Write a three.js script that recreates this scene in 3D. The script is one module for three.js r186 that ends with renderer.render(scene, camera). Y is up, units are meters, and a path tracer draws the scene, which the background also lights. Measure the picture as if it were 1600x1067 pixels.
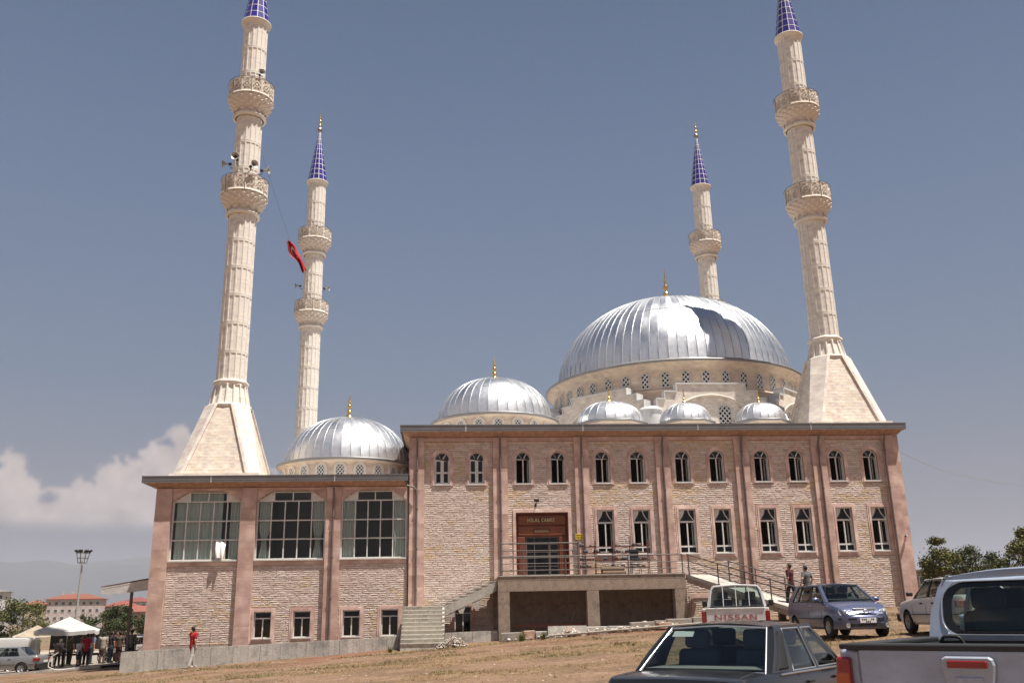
import * as THREE from 'three';
import { mergeGeometries, mergeVertices, toCreasedNormals } from 'three/addons/utils/BufferGeometryUtils.js';
import { RoundedBoxGeometry } from 'three/addons/geometries/RoundedBoxGeometry.js';
import { FontLoader } from 'three/addons/loaders/FontLoader.js';
import { TextGeometry } from 'three/addons/geometries/TextGeometry.js';
import { Brush, Evaluator, SUBTRACTION } from 'three-bvh-csg';

// ---------------------------------------------------------------- camera, sky, sun, exposure
const scene = new THREE.Scene();
const V = (x, y, z) => new THREE.Vector3(x, y, z);
const camera = new THREE.PerspectiveCamera(40.88, 1024 / 682, 0.1, 30000);
{
  const yaw = 0.073437, pitch = 0.288952, roll = -0.019434;
  const f = V(Math.sin(yaw) * Math.cos(pitch), Math.sin(pitch), -Math.cos(yaw) * Math.cos(pitch));
  const r = V(Math.cos(yaw), 0, Math.sin(yaw));
  const u = r.clone().cross(f);
  camera.up.copy(r.clone().multiplyScalar(-Math.sin(roll)).add(u.multiplyScalar(Math.cos(roll))));
  camera.position.set(0, 1.6, 48);
  camera.lookAt(camera.position.clone().add(f));
}
const EXPOSURE = 1.6;
const renderer = new THREE.WebGLRenderer({ antialias: true });
renderer.setSize(1024, 682);
renderer.toneMapping = THREE.LinearToneMapping;
renderer.toneMappingExposure = EXPOSURE;
renderer.shadowMap.enabled = true;
renderer.shadowMap.type = THREE.PCFSoftShadowMap;
const sun = new THREE.DirectionalLight(new THREE.Color(1, 0.945, 0.875), 4.9);
sun.position.set(1.45, 4.7, 1).multiplyScalar(30);
sun.castShadow = true;
sun.shadow.mapSize.set(4096, 4096);
Object.assign(sun.shadow.camera, { left: -60, right: 60, top: 60, bottom: -60, near: 1, far: 320 });
scene.add(sun, sun.target);

// ---------------------------------------------------------------- random numbers and noise
function rng(seed) {
  let s = seed >>> 0;
  return () => { s = (s + 0x6D2B79F5) >>> 0; let t = s; t = Math.imul(t ^ (t >>> 15), t | 1); t ^= t + Math.imul(t ^ (t >>> 7), t | 61); return ((t ^ (t >>> 14)) >>> 0) / 4294967296; };
}
const R0 = rng(11);
const rr = (a, b, r = R0) => a + (b - a) * r();
const clamp = (x, a = 0, b = 1) => Math.min(b, Math.max(a, x));
const smooth = (a, b, x) => { const t = clamp((x - a) / (b - a)); return t * t * (3 - 2 * t); };
const mix = (a, b, t) => a + (b - a) * t;
function hash2(x, y, s = 0) { let h = (Math.imul(x, 374761393) + Math.imul(y, 668265263) + Math.imul(s + 1, 1442695041)) | 0; h = Math.imul(h ^ (h >>> 13), 1274126177); h ^= h >>> 16; return (h >>> 0) / 4294967296; }
function vnoise(x, y, per = 0, s = 0) {   // value noise, periodic when per > 0
  const xi = Math.floor(x), yi = Math.floor(y), fx = x - xi, fy = y - yi;
  const w = (v) => per ? ((v % per) + per) % per : v & 1023;
  const u = fx * fx * (3 - 2 * fx), v = fy * fy * (3 - 2 * fy);
  const a = hash2(w(xi), w(yi), s), b = hash2(w(xi + 1), w(yi), s), c = hash2(w(xi), w(yi + 1), s), d = hash2(w(xi + 1), w(yi + 1), s);
  return (a + (b - a) * u) * (1 - v) + (c + (d - c) * u) * v;
}
function fbm(x, y, oct = 4, per = 0, s = 0) {
  let t = 0, a = 0.5, n = 0, p = per;
  for (let i = 0; i < oct; i++) { t += a * vnoise(x, y, p, s + i * 7); n += a; a *= 0.5; x *= 2; y *= 2; p *= 2; }
  return t / n;
}

// ---------------------------------------------------------------- sky: air and clouds, the same all round
const lin = (c) => { c /= 255; return c <= 0.04045 ? c / 12.92 : ((c + 0.055) / 1.055) ** 2.4; };
{
  const w = 2048, h = 1024, data = new Float32Array(w * h * 4);
  const stops = [[-90, 146, 139, 137], [0, 149, 142, 146], [3, 146, 141, 148], [8, 138, 141, 154], [14, 122, 136, 158], [26, 107, 124, 153], [37, 94, 111, 140], [60, 80, 96, 128], [90, 73, 89, 121]];
  const ramp = (el) => {
    let i = 1; while (i < stops.length - 1 && el > stops[i][0]) i++;
    const a = stops[i - 1], b = stops[i], t = clamp((el - a[0]) / (b[0] - a[0]));
    return [1, 2, 3].map((k) => lin(mix(a[k], b[k], t)));
  };
  for (let j = 0; j < h; j++) {
    const el = ((j + 0.5) / h - 0.5) * 180, base = ramp(el);
    for (let i = 0; i < w; i++) {
      const ph = ((i + 0.5) / w - 0.5) * 2 * Math.PI;
      const az = Math.atan2(Math.cos(ph), -Math.sin(ph)) * 180 / Math.PI;     // degrees from the view's north, to the right
      let c = base;
      if (el > 3 && el < 22) {
        const a = (az + 180) / 360;                                           // wraps round
        const big = fbm(a * 24, 3.1, 3, 24, 3), mid = fbm(a * 96, 7.7, 3, 96, 5);
        const bank = smooth(28, -14, az) * smooth(-175, -120, az);            // the bank lies to the left of the view and goes on behind it
        let top = 4.6 + bank * (1.2 + 6.4 * big + 2.6 * mid - 2.0);
        const tower = [[-32, 6.2], [-28, 7.4], [-25.6, 8.5], [-24.5, 8.6], [-23.8, 7.7], [-23.1, 6.6], [-22.2, 6.8], [-21, 7.5], [-19.6, 8.3], [-18.5, 8.7], [-17.7, 9.4], [-16.4, 10.2], [-15, 10.6], [-12, 9.0], [-8, 6.6], [-4, 4.6]];
        if (az > -32 && az < -4) { let q = 1; while (az > tower[q][0]) q++; const [x0, y0] = tower[q - 1], [x1, y1] = tower[q]; top = mix(top, mix(y0, y1, (az - x0) / (x1 - x0)) + 0.35, smooth(-32, -28, az)); }
        const bx = a * 720, by = el * 2.2;
        const billow = 1 - Math.abs(2 * fbm(bx * 0.55, by * 0.55, 4, 396, 9) - 1);
        const edge = top + (billow - 0.78) * 2.6 - el;
        const bottom = el - 4.75 - 0.6 * (fbm(a * 140, 1.3, 3, 140, 21) - 0.5);
        const m = smooth(-0.05, 0.32, edge) * smooth(-0.1, 0.9, bottom) * (0.86 + 0.14 * billow);
        if (m > 0) {
          const sh = fbm(bx * 0.4 + 4, by * 0.4, 4, 288, 13), s2 = fbm(bx * 1.3, by * 1.3, 3, 936, 17);
          const t = clamp(0.15 + 0.75 * sh + 0.35 * (s2 - 0.5) + 0.2 * smooth(0, 3, bottom));
          const cl = [mix(160, 214, t), mix(152, 200, t), mix(154, 195, t)].map(lin);
          c = base.map((b, k) => mix(b, cl[k], m));
        }
      }
      if (el > 4 && el < 58) {                                                // broken cumulus over the rest of the sky, beyond the edges of the picture
        const out = smooth(52, 88, Math.abs(az - 4)) * smooth(58, 40, el) * smooth(4, 8, el), a = (az + 180) / 360, pers = 1 / Math.tan((el + 6) * Math.PI / 180);
        const f = fbm(a * 60, pers * 5.5, 5, 60, 41), m = out * smooth(0.50, 0.62, f);
        if (m > 0) { const t = clamp(0.25 + 1.6 * (fbm(a * 150, pers * 14, 4, 150, 47) - 0.25)), cl = [mix(160, 214, t), mix(152, 200, t), mix(154, 195, t)].map(lin); c = c.map((b, k) => mix(b, cl[k], m)); }
      }
      const o = (j * w + i) * 4;
      for (let k = 0; k < 3; k++) data[o + k] = c[k] / EXPOSURE;
      data[o + 3] = 1;
    }
  }
  const sky = new THREE.DataTexture(data, w, h, THREE.RGBAFormat, THREE.FloatType);
  sky.mapping = THREE.EquirectangularReflectionMapping;
  sky.minFilter = sky.magFilter = THREE.LinearFilter; sky.wrapS = THREE.RepeatWrapping; sky.needsUpdate = true;
  scene.background = sky; scene.environment = sky;
}
scene.fog = new THREE.FogExp2(new THREE.Color().setRGB(0.80, 0.83, 0.92), 0.00008);

// ---------------------------------------------------------------- textures and materials
function dtex(n, fn, srgb = true) {
  const d = new Uint8Array(n * n * 4);
  for (let j = 0; j < n; j++) for (let i = 0; i < n; i++) {
    const c = fn(i / n, j / n), o = (j * n + i) * 4;
    for (let k = 0; k < 3; k++) d[o + k] = clamp(Array.isArray(c) ? c[k] : c) * 255;
    d[o + 3] = 255;
  }
  const t = new THREE.DataTexture(d, n, n, THREE.RGBAFormat);
  t.wrapS = t.wrapT = THREE.RepeatWrapping; t.magFilter = THREE.LinearFilter; t.minFilter = THREE.LinearMipmapLinearFilter; t.generateMipmaps = true;
  if (srgb) t.colorSpace = THREE.SRGBColorSpace;
  t.needsUpdate = true; return t;
}
const rep = (t, m) => { const c = t.clone(); c.repeat.set(1 / m, 1 / m); c.needsUpdate = true; return c; };   // m metres per tile
const N = 512;
const T = {
  mottle: dtex(N, (u, v) => { const a = fbm(u * 6, v * 6, 5, 6, 1), b = fbm(u * 40, v * 40, 3, 40, 2); return 0.80 + 0.22 * a + 0.10 * (b - 0.5); }),
  stone: dtex(N, (u, v) => { const a = fbm(u * 5, v * 9, 5, 0 || 5, 31), b = fbm(u * 12, v * 48, 4, 12, 33), s = vnoise(u * 200, v * 200, 200, 8); const k = 0.80 + 0.22 * a + 0.10 * (b - 0.5) - (s > 0.9 ? 0.08 : 0); return [k, k * (0.955 + 0.05 * a), k * (0.93 + 0.06 * b)]; }),
  travertine: dtex(N, (u, v) => { const a = fbm(u * 4, v * 4, 5, 4, 41), b = fbm(u * 7, v * 28, 4, 7, 43), s = vnoise(u * 160, v * 160, 160, 6); const k = 0.74 + 0.38 * a + 0.06 * (b - 0.5) - (s > 0.88 ? 0.10 : 0); return [k, k * (0.925 + 0.10 * a), k * (0.915 + 0.11 * a)]; }),
  concrete: dtex(N, (u, v) => { const a = fbm(u * 4, v * 4, 5, 4, 51), b = fbm(u * 22, v * 5, 4, 0 || 22, 53), s = fbm(u * 90, v * 90, 2, 90, 55), d = smooth(0.55, 0.75, fbm(u * 9, v * 9, 4, 9, 57)); const k = 0.76 + 0.22 * a + 0.12 * (b - 0.5) + 0.10 * (s - 0.5) - 0.10 * d; return [k, k * 0.985, k * 0.96]; }),
  soil: dtex(1024, (u, v) => { const a = fbm(u * 5, v * 5, 6, 5, 61), b = fbm(u * 60, v * 60, 3, 60, 63), s = vnoise(u * 300, v * 300, 300, 4), q = vnoise(u * 120 + 3, v * 120, 120, 14); let k = 0.62 + 0.34 * a + 0.26 * (b - 0.5) + 0.10 * (s - 0.5); if (q > 0.93) k += 0.22; if (q < 0.06) k -= 0.22; return [k, k * (0.95 + 0.04 * b), k * (0.89 + 0.08 * a)]; }),
  wood: dtex(N, (u, v) => { const a = fbm(u * 3, v * 30, 5, 3, 71), b = fbm(u * 60, v * 240, 2, 60, 73); const k = 0.62 + 0.42 * a + 0.12 * (b - 0.5); return [k, k * 0.93, k * 0.88]; }),
  metal: dtex(N, (u, v) => { const a = fbm(u * 4, v * 4, 5, 4, 81), b = fbm(u * 60, v * 60, 2, 60, 83); return 0.84 + 0.16 * a + 0.06 * (b - 0.5); }),
  dust: dtex(N, (u, v) => { const a = fbm(u * 6, v * 6, 6, 6, 91), s = vnoise(u * 220, v * 220, 220, 3); const k = 0.80 + 0.18 * a + 0.06 * (s - 0.5); return [k, k * 0.99, k * 0.97]; }),
  grain: dtex(N, (u, v) => fbm(u * 24, v * 24, 5, 24, 95), false),
  streak: dtex(N, (u, v) => 0.35 + 0.5 * fbm(u * 5, v * 5, 5, 5, 97), false),
};
function mat(c, rough = 0.85, o = {}) {
  const { tex, size = 2, bump, bumpSize = 1, rmap, rsize = 1.5, ...rest } = o;
  const P = rest.transmission !== undefined || rest.clearcoat !== undefined || rest.sheen !== undefined;
  const m = new (P ? THREE.MeshPhysicalMaterial : THREE.MeshStandardMaterial)({ roughness: rough, ...rest });
  m.color.setRGB(c[0], c[1], c[2]);
  if (tex) m.map = rep(tex, size);
  if (bump) { m.bumpMap = rep(T.grain, bumpSize); m.bumpScale = bump; }
  if (rmap) m.roughnessMap = rep(T.streak, rsize);
  return m;
}
const M = {
  stoneCut: mat([1, 1, 1], 0.92, { vertexColors: true, tex: T.mottle, size: 0.7, bump: 0.012, bumpSize: 0.35 }),
  wallBack: mat([0.48, 0.40, 0.34], 0.95, { tex: T.mottle, size: 2 }),
  pink: [[0.70, 0.51, 0.435], [0.66, 0.475, 0.40], [0.735, 0.55, 0.48], [0.695, 0.51, 0.42]].map((c, i) => mat(c, 0.7, { tex: T.travertine, size: 1.7 + 0.35 * i, bump: 0.002 })),
  moulding: [[0.80, 0.61, 0.535], [0.77, 0.58, 0.505], [0.82, 0.64, 0.57], [0.785, 0.60, 0.51]].map((c, i) => mat(c, 0.75, { tex: T.travertine, size: 1.3 + 0.3 * i, bump: 0.002 })),
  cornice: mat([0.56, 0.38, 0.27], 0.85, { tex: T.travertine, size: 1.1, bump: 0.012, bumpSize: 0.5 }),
  cream: [[0.86, 0.79, 0.715], [0.84, 0.765, 0.68], [0.88, 0.82, 0.75]].map((c, i) => mat(c, 0.75, { tex: T.stone, size: 1.6 + 0.4 * i, bump: 0.002 })),
  creamTiles: mat([1, 1, 1], 0.75, { vertexColors: true, tex: T.stone, size: 1.4, bump: 0.002 }),
  shaft: mat([0.90, 0.855, 0.80], 0.72, { tex: T.stone, size: 2.2 }),
  carve: mat([0.84, 0.765, 0.69], 0.8, { tex: T.stone, size: 1.2 }),
  drum: mat([0.79, 0.675, 0.56], 0.8, { tex: T.stone, size: 2.6 }),
  fascia: mat([0.30, 0.29, 0.285], 0.45, { metalness: 0.55, tex: T.metal, size: 3 }),
  zinc: [[0.86, 0.865, 0.87], [0.83, 0.84, 0.85], [0.885, 0.89, 0.89]].map((c, i) => mat(c, 0.64, { metalness: 1, tex: T.metal, size: 2.3 + i, rmap: true, rsize: 3 + i, bump: 0.003, bumpSize: 3 + i })),
  zincSeam: mat([0.62, 0.63, 0.64], 0.45, { metalness: 0.9 }),
  coping: mat([0.72, 0.71, 0.69], 0.5, { tex: T.metal, size: 2 }),
  gold: mat([0.72, 0.47, 0.17], 0.3, { metalness: 1 }),
  blueTile: [[0.032, 0.022, 0.21], [0.04, 0.028, 0.25], [0.026, 0.018, 0.175]].map((c) => mat(c, 0.22, { clearcoat: 0.6, clearcoatRoughness: 0.15 })),
  grout: mat([0.78, 0.76, 0.74], 0.7),
  white: mat([0.90, 0.90, 0.89], 0.4, { tex: T.dust, size: 0.8 }),
  whitePlain: mat([0.78, 0.77, 0.75], 0.6, { tex: T.dust, size: 1 }),
  glass: mat([0.80, 0.88, 0.86], 0.03, { transmission: 1, thickness: 0, ior: 1.5 }),
  glassDark: mat([0.42, 0.46, 0.45], 0.03, { transmission: 1, thickness: 0, ior: 1.5 }),
  carGlass: mat([0.62, 0.70, 0.68], 0.02, { transmission: 1, thickness: 0, ior: 1.5 }),
  tint: mat([0.16, 0.18, 0.18], 0.03, { transmission: 1, thickness: 0, ior: 1.5 }),
  room: mat([0.34, 0.31, 0.27], 0.95),
  roomFloor: mat([0.16, 0.10, 0.08], 0.95),
  curtain: mat([0.76, 0.77, 0.72], 0.95, { transmission: 0.35, thickness: 0, side: THREE.DoubleSide }),
  concrete: mat([0.46, 0.42, 0.375], 0.92, { tex: T.concrete, size: 2.4, bump: 0.008, bumpSize: 0.8 }),
  concretePale: mat([0.60, 0.575, 0.53], 0.92, { tex: T.concrete, size: 3.1, bump: 0.006, bumpSize: 0.9 }),
  render: mat([0.42, 0.335, 0.275], 0.95, { tex: T.concrete, size: 1.7, bump: 0.015, bumpSize: 0.5 }),
  step: [[0.72, 0.69, 0.62], [0.68, 0.645, 0.58], [0.76, 0.73, 0.67]].map((c, i) => mat(c, 0.85, { tex: T.concrete, size: 1.3 + 0.5 * i, bump: 0.003 })),
  rail: mat([0.15, 0.13, 0.12], 0.6, { metalness: 0.3, tex: T.metal, size: 1 }),
  rust: mat([0.20, 0.075, 0.05], 0.75, { tex: T.mottle, size: 0.6 }),
  pipe: mat([0.20, 0.165, 0.155], 0.5, { tex: T.dust, size: 1 }),
  door: mat([0.22, 0.065, 0.032], 0.5, { tex: T.wood, size: 1.4, bump: 0.002 }),
  doorPanel: mat([0.32, 0.12, 0.055], 0.5, { tex: T.wood, size: 1.1, bump: 0.002 }),
  black: mat([0.012, 0.012, 0.013], 0.6),
  blackMetal: mat([0.03, 0.03, 0.032], 0.5, { metalness: 0.4 }),
  hornGrey: mat([0.55, 0.54, 0.52], 0.45, { metalness: 0.3, tex: T.dust, size: 0.5 }),
  yellow: mat([0.72, 0.52, 0.03], 0.6),
  red: mat([0.55, 0.012, 0.012], 0.75),
  flagWhite: mat([0.75, 0.74, 0.72], 0.8),
};

// ---------------------------------------------------------------- building blocks
const NAMES = new Map();
function numbered(n) { const k = NAMES.get(n) || 0; NAMES.set(n, k + 1); return k ? `${n}_${String(k).padStart(3, '0')}` : n; }
function shade(o) { o.traverse((m) => { if (m.isMesh) { m.castShadow = true; m.receiveShadow = true; } }); return o; }
function thing(name, label, category, pos = [0, 0, 0], turn = 0, group) {
  const g = new THREE.Group(); g.name = numbered(name); g.position.set(...pos); g.rotation.y = turn;
  g.userData = { label, category }; if (group) g.userData.group = group;
  scene.add(g); return g;
}
function sub(name, parent) { const g = new THREE.Group(); g.name = name; parent.add(g); return g; }
function cleanGeo(g, color) {
  let q = g.index ? g.toNonIndexed() : g.clone();
  for (const k of Object.keys(q.attributes)) if (!['position', 'normal', 'uv', 'color'].includes(k)) q.deleteAttribute(k);
  if (!q.attributes.normal) q.computeVertexNormals();
  if (!q.attributes.uv) q.setAttribute('uv', new THREE.BufferAttribute(new Float32Array(q.attributes.position.count * 2), 2));
  if (color) { const n = q.attributes.position.count, a = new Float32Array(n * 3); for (let i = 0; i < n; i++) a.set(color, i * 3); q.setAttribute('color', new THREE.BufferAttribute(a, 3)); }
  q.morphAttributes = {}; return q;
}
function metricUV(g) {      // uv in metres, laid on by the way each face points
  const p = g.attributes.position, uv = new Float32Array(p.count * 2), a = V(), b = V(), c = V();
  for (let i = 0; i < p.count; i += 3) {
    a.fromBufferAttribute(p, i); b.fromBufferAttribute(p, i + 1); c.fromBufferAttribute(p, i + 2);
    const n = b.clone().sub(a).cross(c.clone().sub(a)); const x = Math.abs(n.x), y = Math.abs(n.y), z = Math.abs(n.z);
    [a, b, c].forEach((v, k) => { const o = (i + k) * 2; if (y >= x && y >= z) { uv[o] = v.x; uv[o + 1] = v.z; } else if (x >= z) { uv[o] = v.z; uv[o + 1] = v.y; } else { uv[o] = v.x; uv[o + 1] = v.y; } });
  }
  g.setAttribute('uv', new THREE.BufferAttribute(uv, 2)); return g;
}
function join(list) {
  const gs = list.flat(9).filter(Boolean).map((g) => cleanGeo(g));
  if (gs.some((g) => g.attributes.color)) gs.forEach((g) => { if (!g.attributes.color) { const a = new Float32Array(g.attributes.position.count * 3).fill(1); g.setAttribute('color', new THREE.BufferAttribute(a, 3)); } });
  return gs.length === 1 ? gs[0] : mergeGeometries(gs);
}
function mesh(name, geos, material, parent = scene, uv = true) {
  const g = join([geos]); if (uv) metricUV(g);
  const m = new THREE.Mesh(g, material); m.name = parent === scene ? numbered(name) : name;
  m.castShadow = m.receiveShadow = true; parent.add(m); return m;
}
function tag(o, label, category, group) { o.userData.label = label; o.userData.category = category; if (group) o.userData.group = group; return o; }
const stuff = (m) => { m.userData.kind = 'stuff'; return m; };
const structure = (m) => { m.userData.kind = 'structure'; return m; };
const bx = (x0, x1, y0, y1, z0, z1) => new THREE.BoxGeometry(Math.abs(x1 - x0), Math.abs(y1 - y0), Math.abs(z1 - z0)).translate((x0 + x1) / 2, (y0 + y1) / 2, (z0 + z1) / 2);
const rbx = (x0, x1, y0, y1, z0, z1, r = 0.02, s = 2) => new RoundedBoxGeometry(Math.abs(x1 - x0), Math.abs(y1 - y0), Math.abs(z1 - z0), s, r).translate((x0 + x1) / 2, (y0 + y1) / 2, (z0 + z1) / 2);
function rod(a, b, r, n = 8, r2 = r) {
  a = V(...a); b = V(...b); const d = b.clone().sub(a);
  const g = new THREE.CylinderGeometry(r2, r, d.length(), n, 1); g.translate(0, d.length() / 2, 0);
  g.applyQuaternion(new THREE.Quaternion().setFromUnitVectors(V(0, 1, 0), d.normalize())); return g.translate(a.x, a.y, a.z);
}
function bar(a, b, w, h) {           // a box from a to b
  a = V(...a); b = V(...b); const d = b.clone().sub(a), L = d.length(), g = new THREE.BoxGeometry(w, L, h); g.translate(0, L / 2, 0);
  g.applyQuaternion(new THREE.Quaternion().setFromUnitVectors(V(0, 1, 0), d.normalize())); return g.translate(a.x, a.y, a.z);
}
const tube = (pts, r, seg = 24, n = 6, closed = false) => new THREE.TubeGeometry(new THREE.CatmullRomCurve3(pts.map((p) => V(...p)), closed, 'catmullrom', 0.3), seg, r, n, closed);
const polyTube = (pts, r, n = 6) => pts.slice(1).map((p, i) => [rod(pts[i], p, r, n), new THREE.SphereGeometry(r, n, 4).translate(...p)]);
const lathe = (prof, n = 32) => new THREE.LatheGeometry(prof.map(([r, y]) => new THREE.Vector2(r, y)), n);
function prism(pts, z0, z1, holes = [], bevel = 0) {   // outline in x, y drawn out along z
  const s = new THREE.Shape(pts.map(([x, y]) => new THREE.Vector2(x, y)));
  for (const h of holes) s.holes.push(new THREE.Path(h.map(([x, y]) => new THREE.Vector2(x, y))));
  const g = new THREE.ExtrudeGeometry(s, { depth: z1 - z0 - 2 * bevel, bevelEnabled: bevel > 0, bevelSize: bevel, bevelThickness: bevel, bevelSegments: 1, bevelOffset: -bevel, steps: 1, curveSegments: 12 });
  return g.translate(0, 0, z0 + bevel);
}
const flat = (pts) => new THREE.ShapeGeometry(new THREE.Shape(pts.map(([x, y]) => new THREE.Vector2(x, y))));
function tris(list, colors) {          // flat-shaded geometry from a list of triangles [[p,p,p],...]
  const g = new THREE.BufferGeometry(); g.setAttribute('position', new THREE.BufferAttribute(new Float32Array(list.flat(2)), 3));
  if (colors) g.setAttribute('color', new THREE.BufferAttribute(new Float32Array(colors.flatMap((c) => [...c, ...c, ...c])), 3));
  g.computeVertexNormals(); return g;
}
const quad = (a, b, c, d) => [[a, b, c], [a, c, d]];
// a sheet between four corners, bulged outward, with thickness
function patch(p00, p10, p11, p01, { nu = 6, nv = 4, bu = 0, bv = 0, th = 0 } = {}) {
  const P = [p00, p10, p11, p01].map((p) => V(...p));
  const n = P[1].clone().sub(P[0]).cross(P[3].clone().sub(P[0])).normalize();
  const at = (u, v, off) => { const a = P[0].clone().lerp(P[1], u), b = P[3].clone().lerp(P[2], u); const q = a.lerp(b, v); return q.addScaledVector(n, bu * 4 * u * (1 - u) + bv * 4 * v * (1 - v) + off); };
  const pos = [], idx = [];
  const layer = (off) => { const s = pos.length / 3; for (let j = 0; j <= nv; j++) for (let i = 0; i <= nu; i++) pos.push(...at(i / nu, j / nv, off).toArray()); return s; };
  const id = (s, i, j) => s + j * (nu + 1) + i;
  const s0 = layer(0);
  for (let j = 0; j < nv; j++) for (let i = 0; i < nu; i++) idx.push(id(s0, i, j), id(s0, i + 1, j), id(s0, i + 1, j + 1), id(s0, i, j), id(s0, i + 1, j + 1), id(s0, i, j + 1));
  if (th) {
    const s1 = layer(-th);
    for (let j = 0; j < nv; j++) for (let i = 0; i < nu; i++) idx.push(id(s1, i, j), id(s1, i + 1, j + 1), id(s1, i + 1, j), id(s1, i, j), id(s1, i, j + 1), id(s1, i + 1, j + 1));
    const rim = []; for (let i = 0; i < nu; i++) rim.push([i, 0]); for (let j = 0; j < nv; j++) rim.push([nu, j]); for (let i = nu; i > 0; i--) rim.push([i, nv]); for (let j = nv; j > 0; j--) rim.push([0, j]);
    rim.forEach((a, k) => { const b = rim[(k + 1) % rim.length]; idx.push(id(s0, ...a), id(s1, ...a), id(s1, ...b), id(s0, ...a), id(s1, ...b), id(s0, ...b)); });
  }
  const g = new THREE.BufferGeometry(); g.setAttribute('position', new THREE.Float32BufferAttribute(pos, 3)); g.setIndex(idx);
  return toCreasedNormals(g, 0.7);
}
const moved = (g, f) => { const q = g.clone(); f(q); return q; };
const around = (n, fn) => Array.from({ length: n }, (_, i) => fn(i, i / n * Math.PI * 2));

// ---------------------------------------------------------------- the lie of the land: falls to the left, rises a little towards the mosque
function landBase(x, z) {
  const d = clamp(48 - z, 0, 75), xx = clamp(x, -34, 34);
  const y = 0.0055 * d + 0.058 * xx * clamp((48 - z) / 25, 0.2, 1);
  const far = smooth(80, 260, Math.hypot(x, z - 10));
  return mix(y, -1.5, far);
}
const land = (x, z) => landBase(x, z);
const relief = (x, z) => (fbm(x * 0.35 + 50, z * 0.35 + 50, 4, 0, 2) - 0.5) * 0.14 + (fbm(x * 2.1, z * 2.1, 3, 0, 6) - 0.5) * 0.05;

// ---------------------------------------------------------------- ground, paving, hills
{
  const lines = (parts) => { const o = []; for (const [a, b, s] of parts) for (let v = a; v < b - 1e-6; v += s) o.push(v); o.push(parts[parts.length - 1][1]); return o; };
  const xs = lines([[-9000, -2000, 1000], [-2000, -400, 200], [-400, -80, 32], [-80, -30, 2.5], [-30, 18, 0.24], [18, 40, 1], [40, 100, 6], [100, 400, 30], [400, 2000, 200], [2000, 9000, 1000]]);
  const zs = lines([[-12000, -3000, 1500], [-3000, -500, 250], [-500, -100, 40], [-100, -30, 5], [-30, 0, 0.8], [0, 30, 0.24], [30, 52, 1], [52, 100, 8], [100, 600, 50]]);
  const pos = [], col = [], uv = [], idx = [], nx = xs.length;
  for (const z of zs) for (const x of xs) {
    const near = smooth(120, 40, Math.hypot(x, z - 20));
    pos.push(x, landBase(x, z) + near * relief(x, z) - 0.02, z);
    uv.push(x, z);
    const a = fbm(x * 0.11 + 9, z * 0.3 + 4, 4, 0, 12), b = fbm(x * 0.5 + 30, z * 0.9, 4, 0, 15), c = fbm(x * 0.22, z * 0.22 + 70, 3, 0, 19);
    // soil: sandy, with straw-coloured growth, a little olive, and red earth dug up along the building
    let k = [0.315, 0.205, 0.13];
    const straw = smooth(0.44, 0.62, 0.55 * a + 0.45 * b) * smooth(31, 20, z + 5 * (c - 0.5) * 2) * 0.85;
    k = [0, 1, 2].map((i) => mix(k[i], [0.30, 0.20, 0.10][i], straw));
    k = [0, 1, 2].map((i) => mix(k[i], [0.22, 0.165, 0.07][i], smooth(0.56, 0.72, b) * 0.55 * smooth(30, 16, z)));
    k = [0, 1, 2].map((i) => mix(k[i], [0.30, 0.14, 0.085][i], smooth(0.52, 0.66, c) * smooth(13, 6, z + 4 * (b - 0.5)) * 0.8));
    const far = smooth(60, 160, Math.hypot(x, z));
    k = [0, 1, 2].map((i) => mix(k[i], [0.30, 0.235, 0.15][i], far));
    col.push(...k);
  }
  for (let j = 0; j < zs.length - 1; j++) for (let i = 0; i < nx - 1; i++) { const a = j * nx + i; idx.push(a, a + nx, a + 1, a + 1, a + nx, a + nx + 1); }
  const g = new THREE.BufferGeometry(); g.setAttribute('position', new THREE.Float32BufferAttribute(pos, 3)); g.setAttribute('color', new THREE.Float32BufferAttribute(col, 3)); g.setAttribute('uv', new THREE.Float32BufferAttribute(uv, 2)); g.setIndex(idx); g.computeVertexNormals();
  const m = new THREE.Mesh(g, mat([1, 1, 1], 0.97, { vertexColors: true, tex: T.soil, size: 5.3, bump: 0.05, bumpSize: 1.3 }));
  m.name = 'ground'; m.receiveShadow = true; structure(m); scene.add(m);
}
function drape(name, x0, x1, z0, z1, nx, nz, lift, material) {
  const g = new THREE.PlaneGeometry(1, 1, nx, nz), p = g.attributes.position, uv = g.attributes.uv;
  for (let i = 0; i < p.count; i++) { const x = mix(x0, x1, p.getX(i) + 0.5), z = mix(z1, z0, p.getY(i) + 0.5); p.setXYZ(i, x, landBase(x, z) + lift, z); uv.setXY(i, x, z); }
  g.computeVertexNormals();
  const m = new THREE.Mesh(g, material); m.name = name; m.receiveShadow = true; structure(m); scene.add(m); return m;
}
drape('parking_lot', -70, -17.2, -46, -6.2, 60, 50, 0.10, mat([0.40, 0.35, 0.30], 0.9, { tex: T.concrete, size: 6, bump: 0.006 }));
drape('far_road', -300, -18, -66, -52, 40, 6, 0.14, mat([0.52, 0.46, 0.38], 0.9, { tex: T.concrete, size: 9 }));
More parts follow.
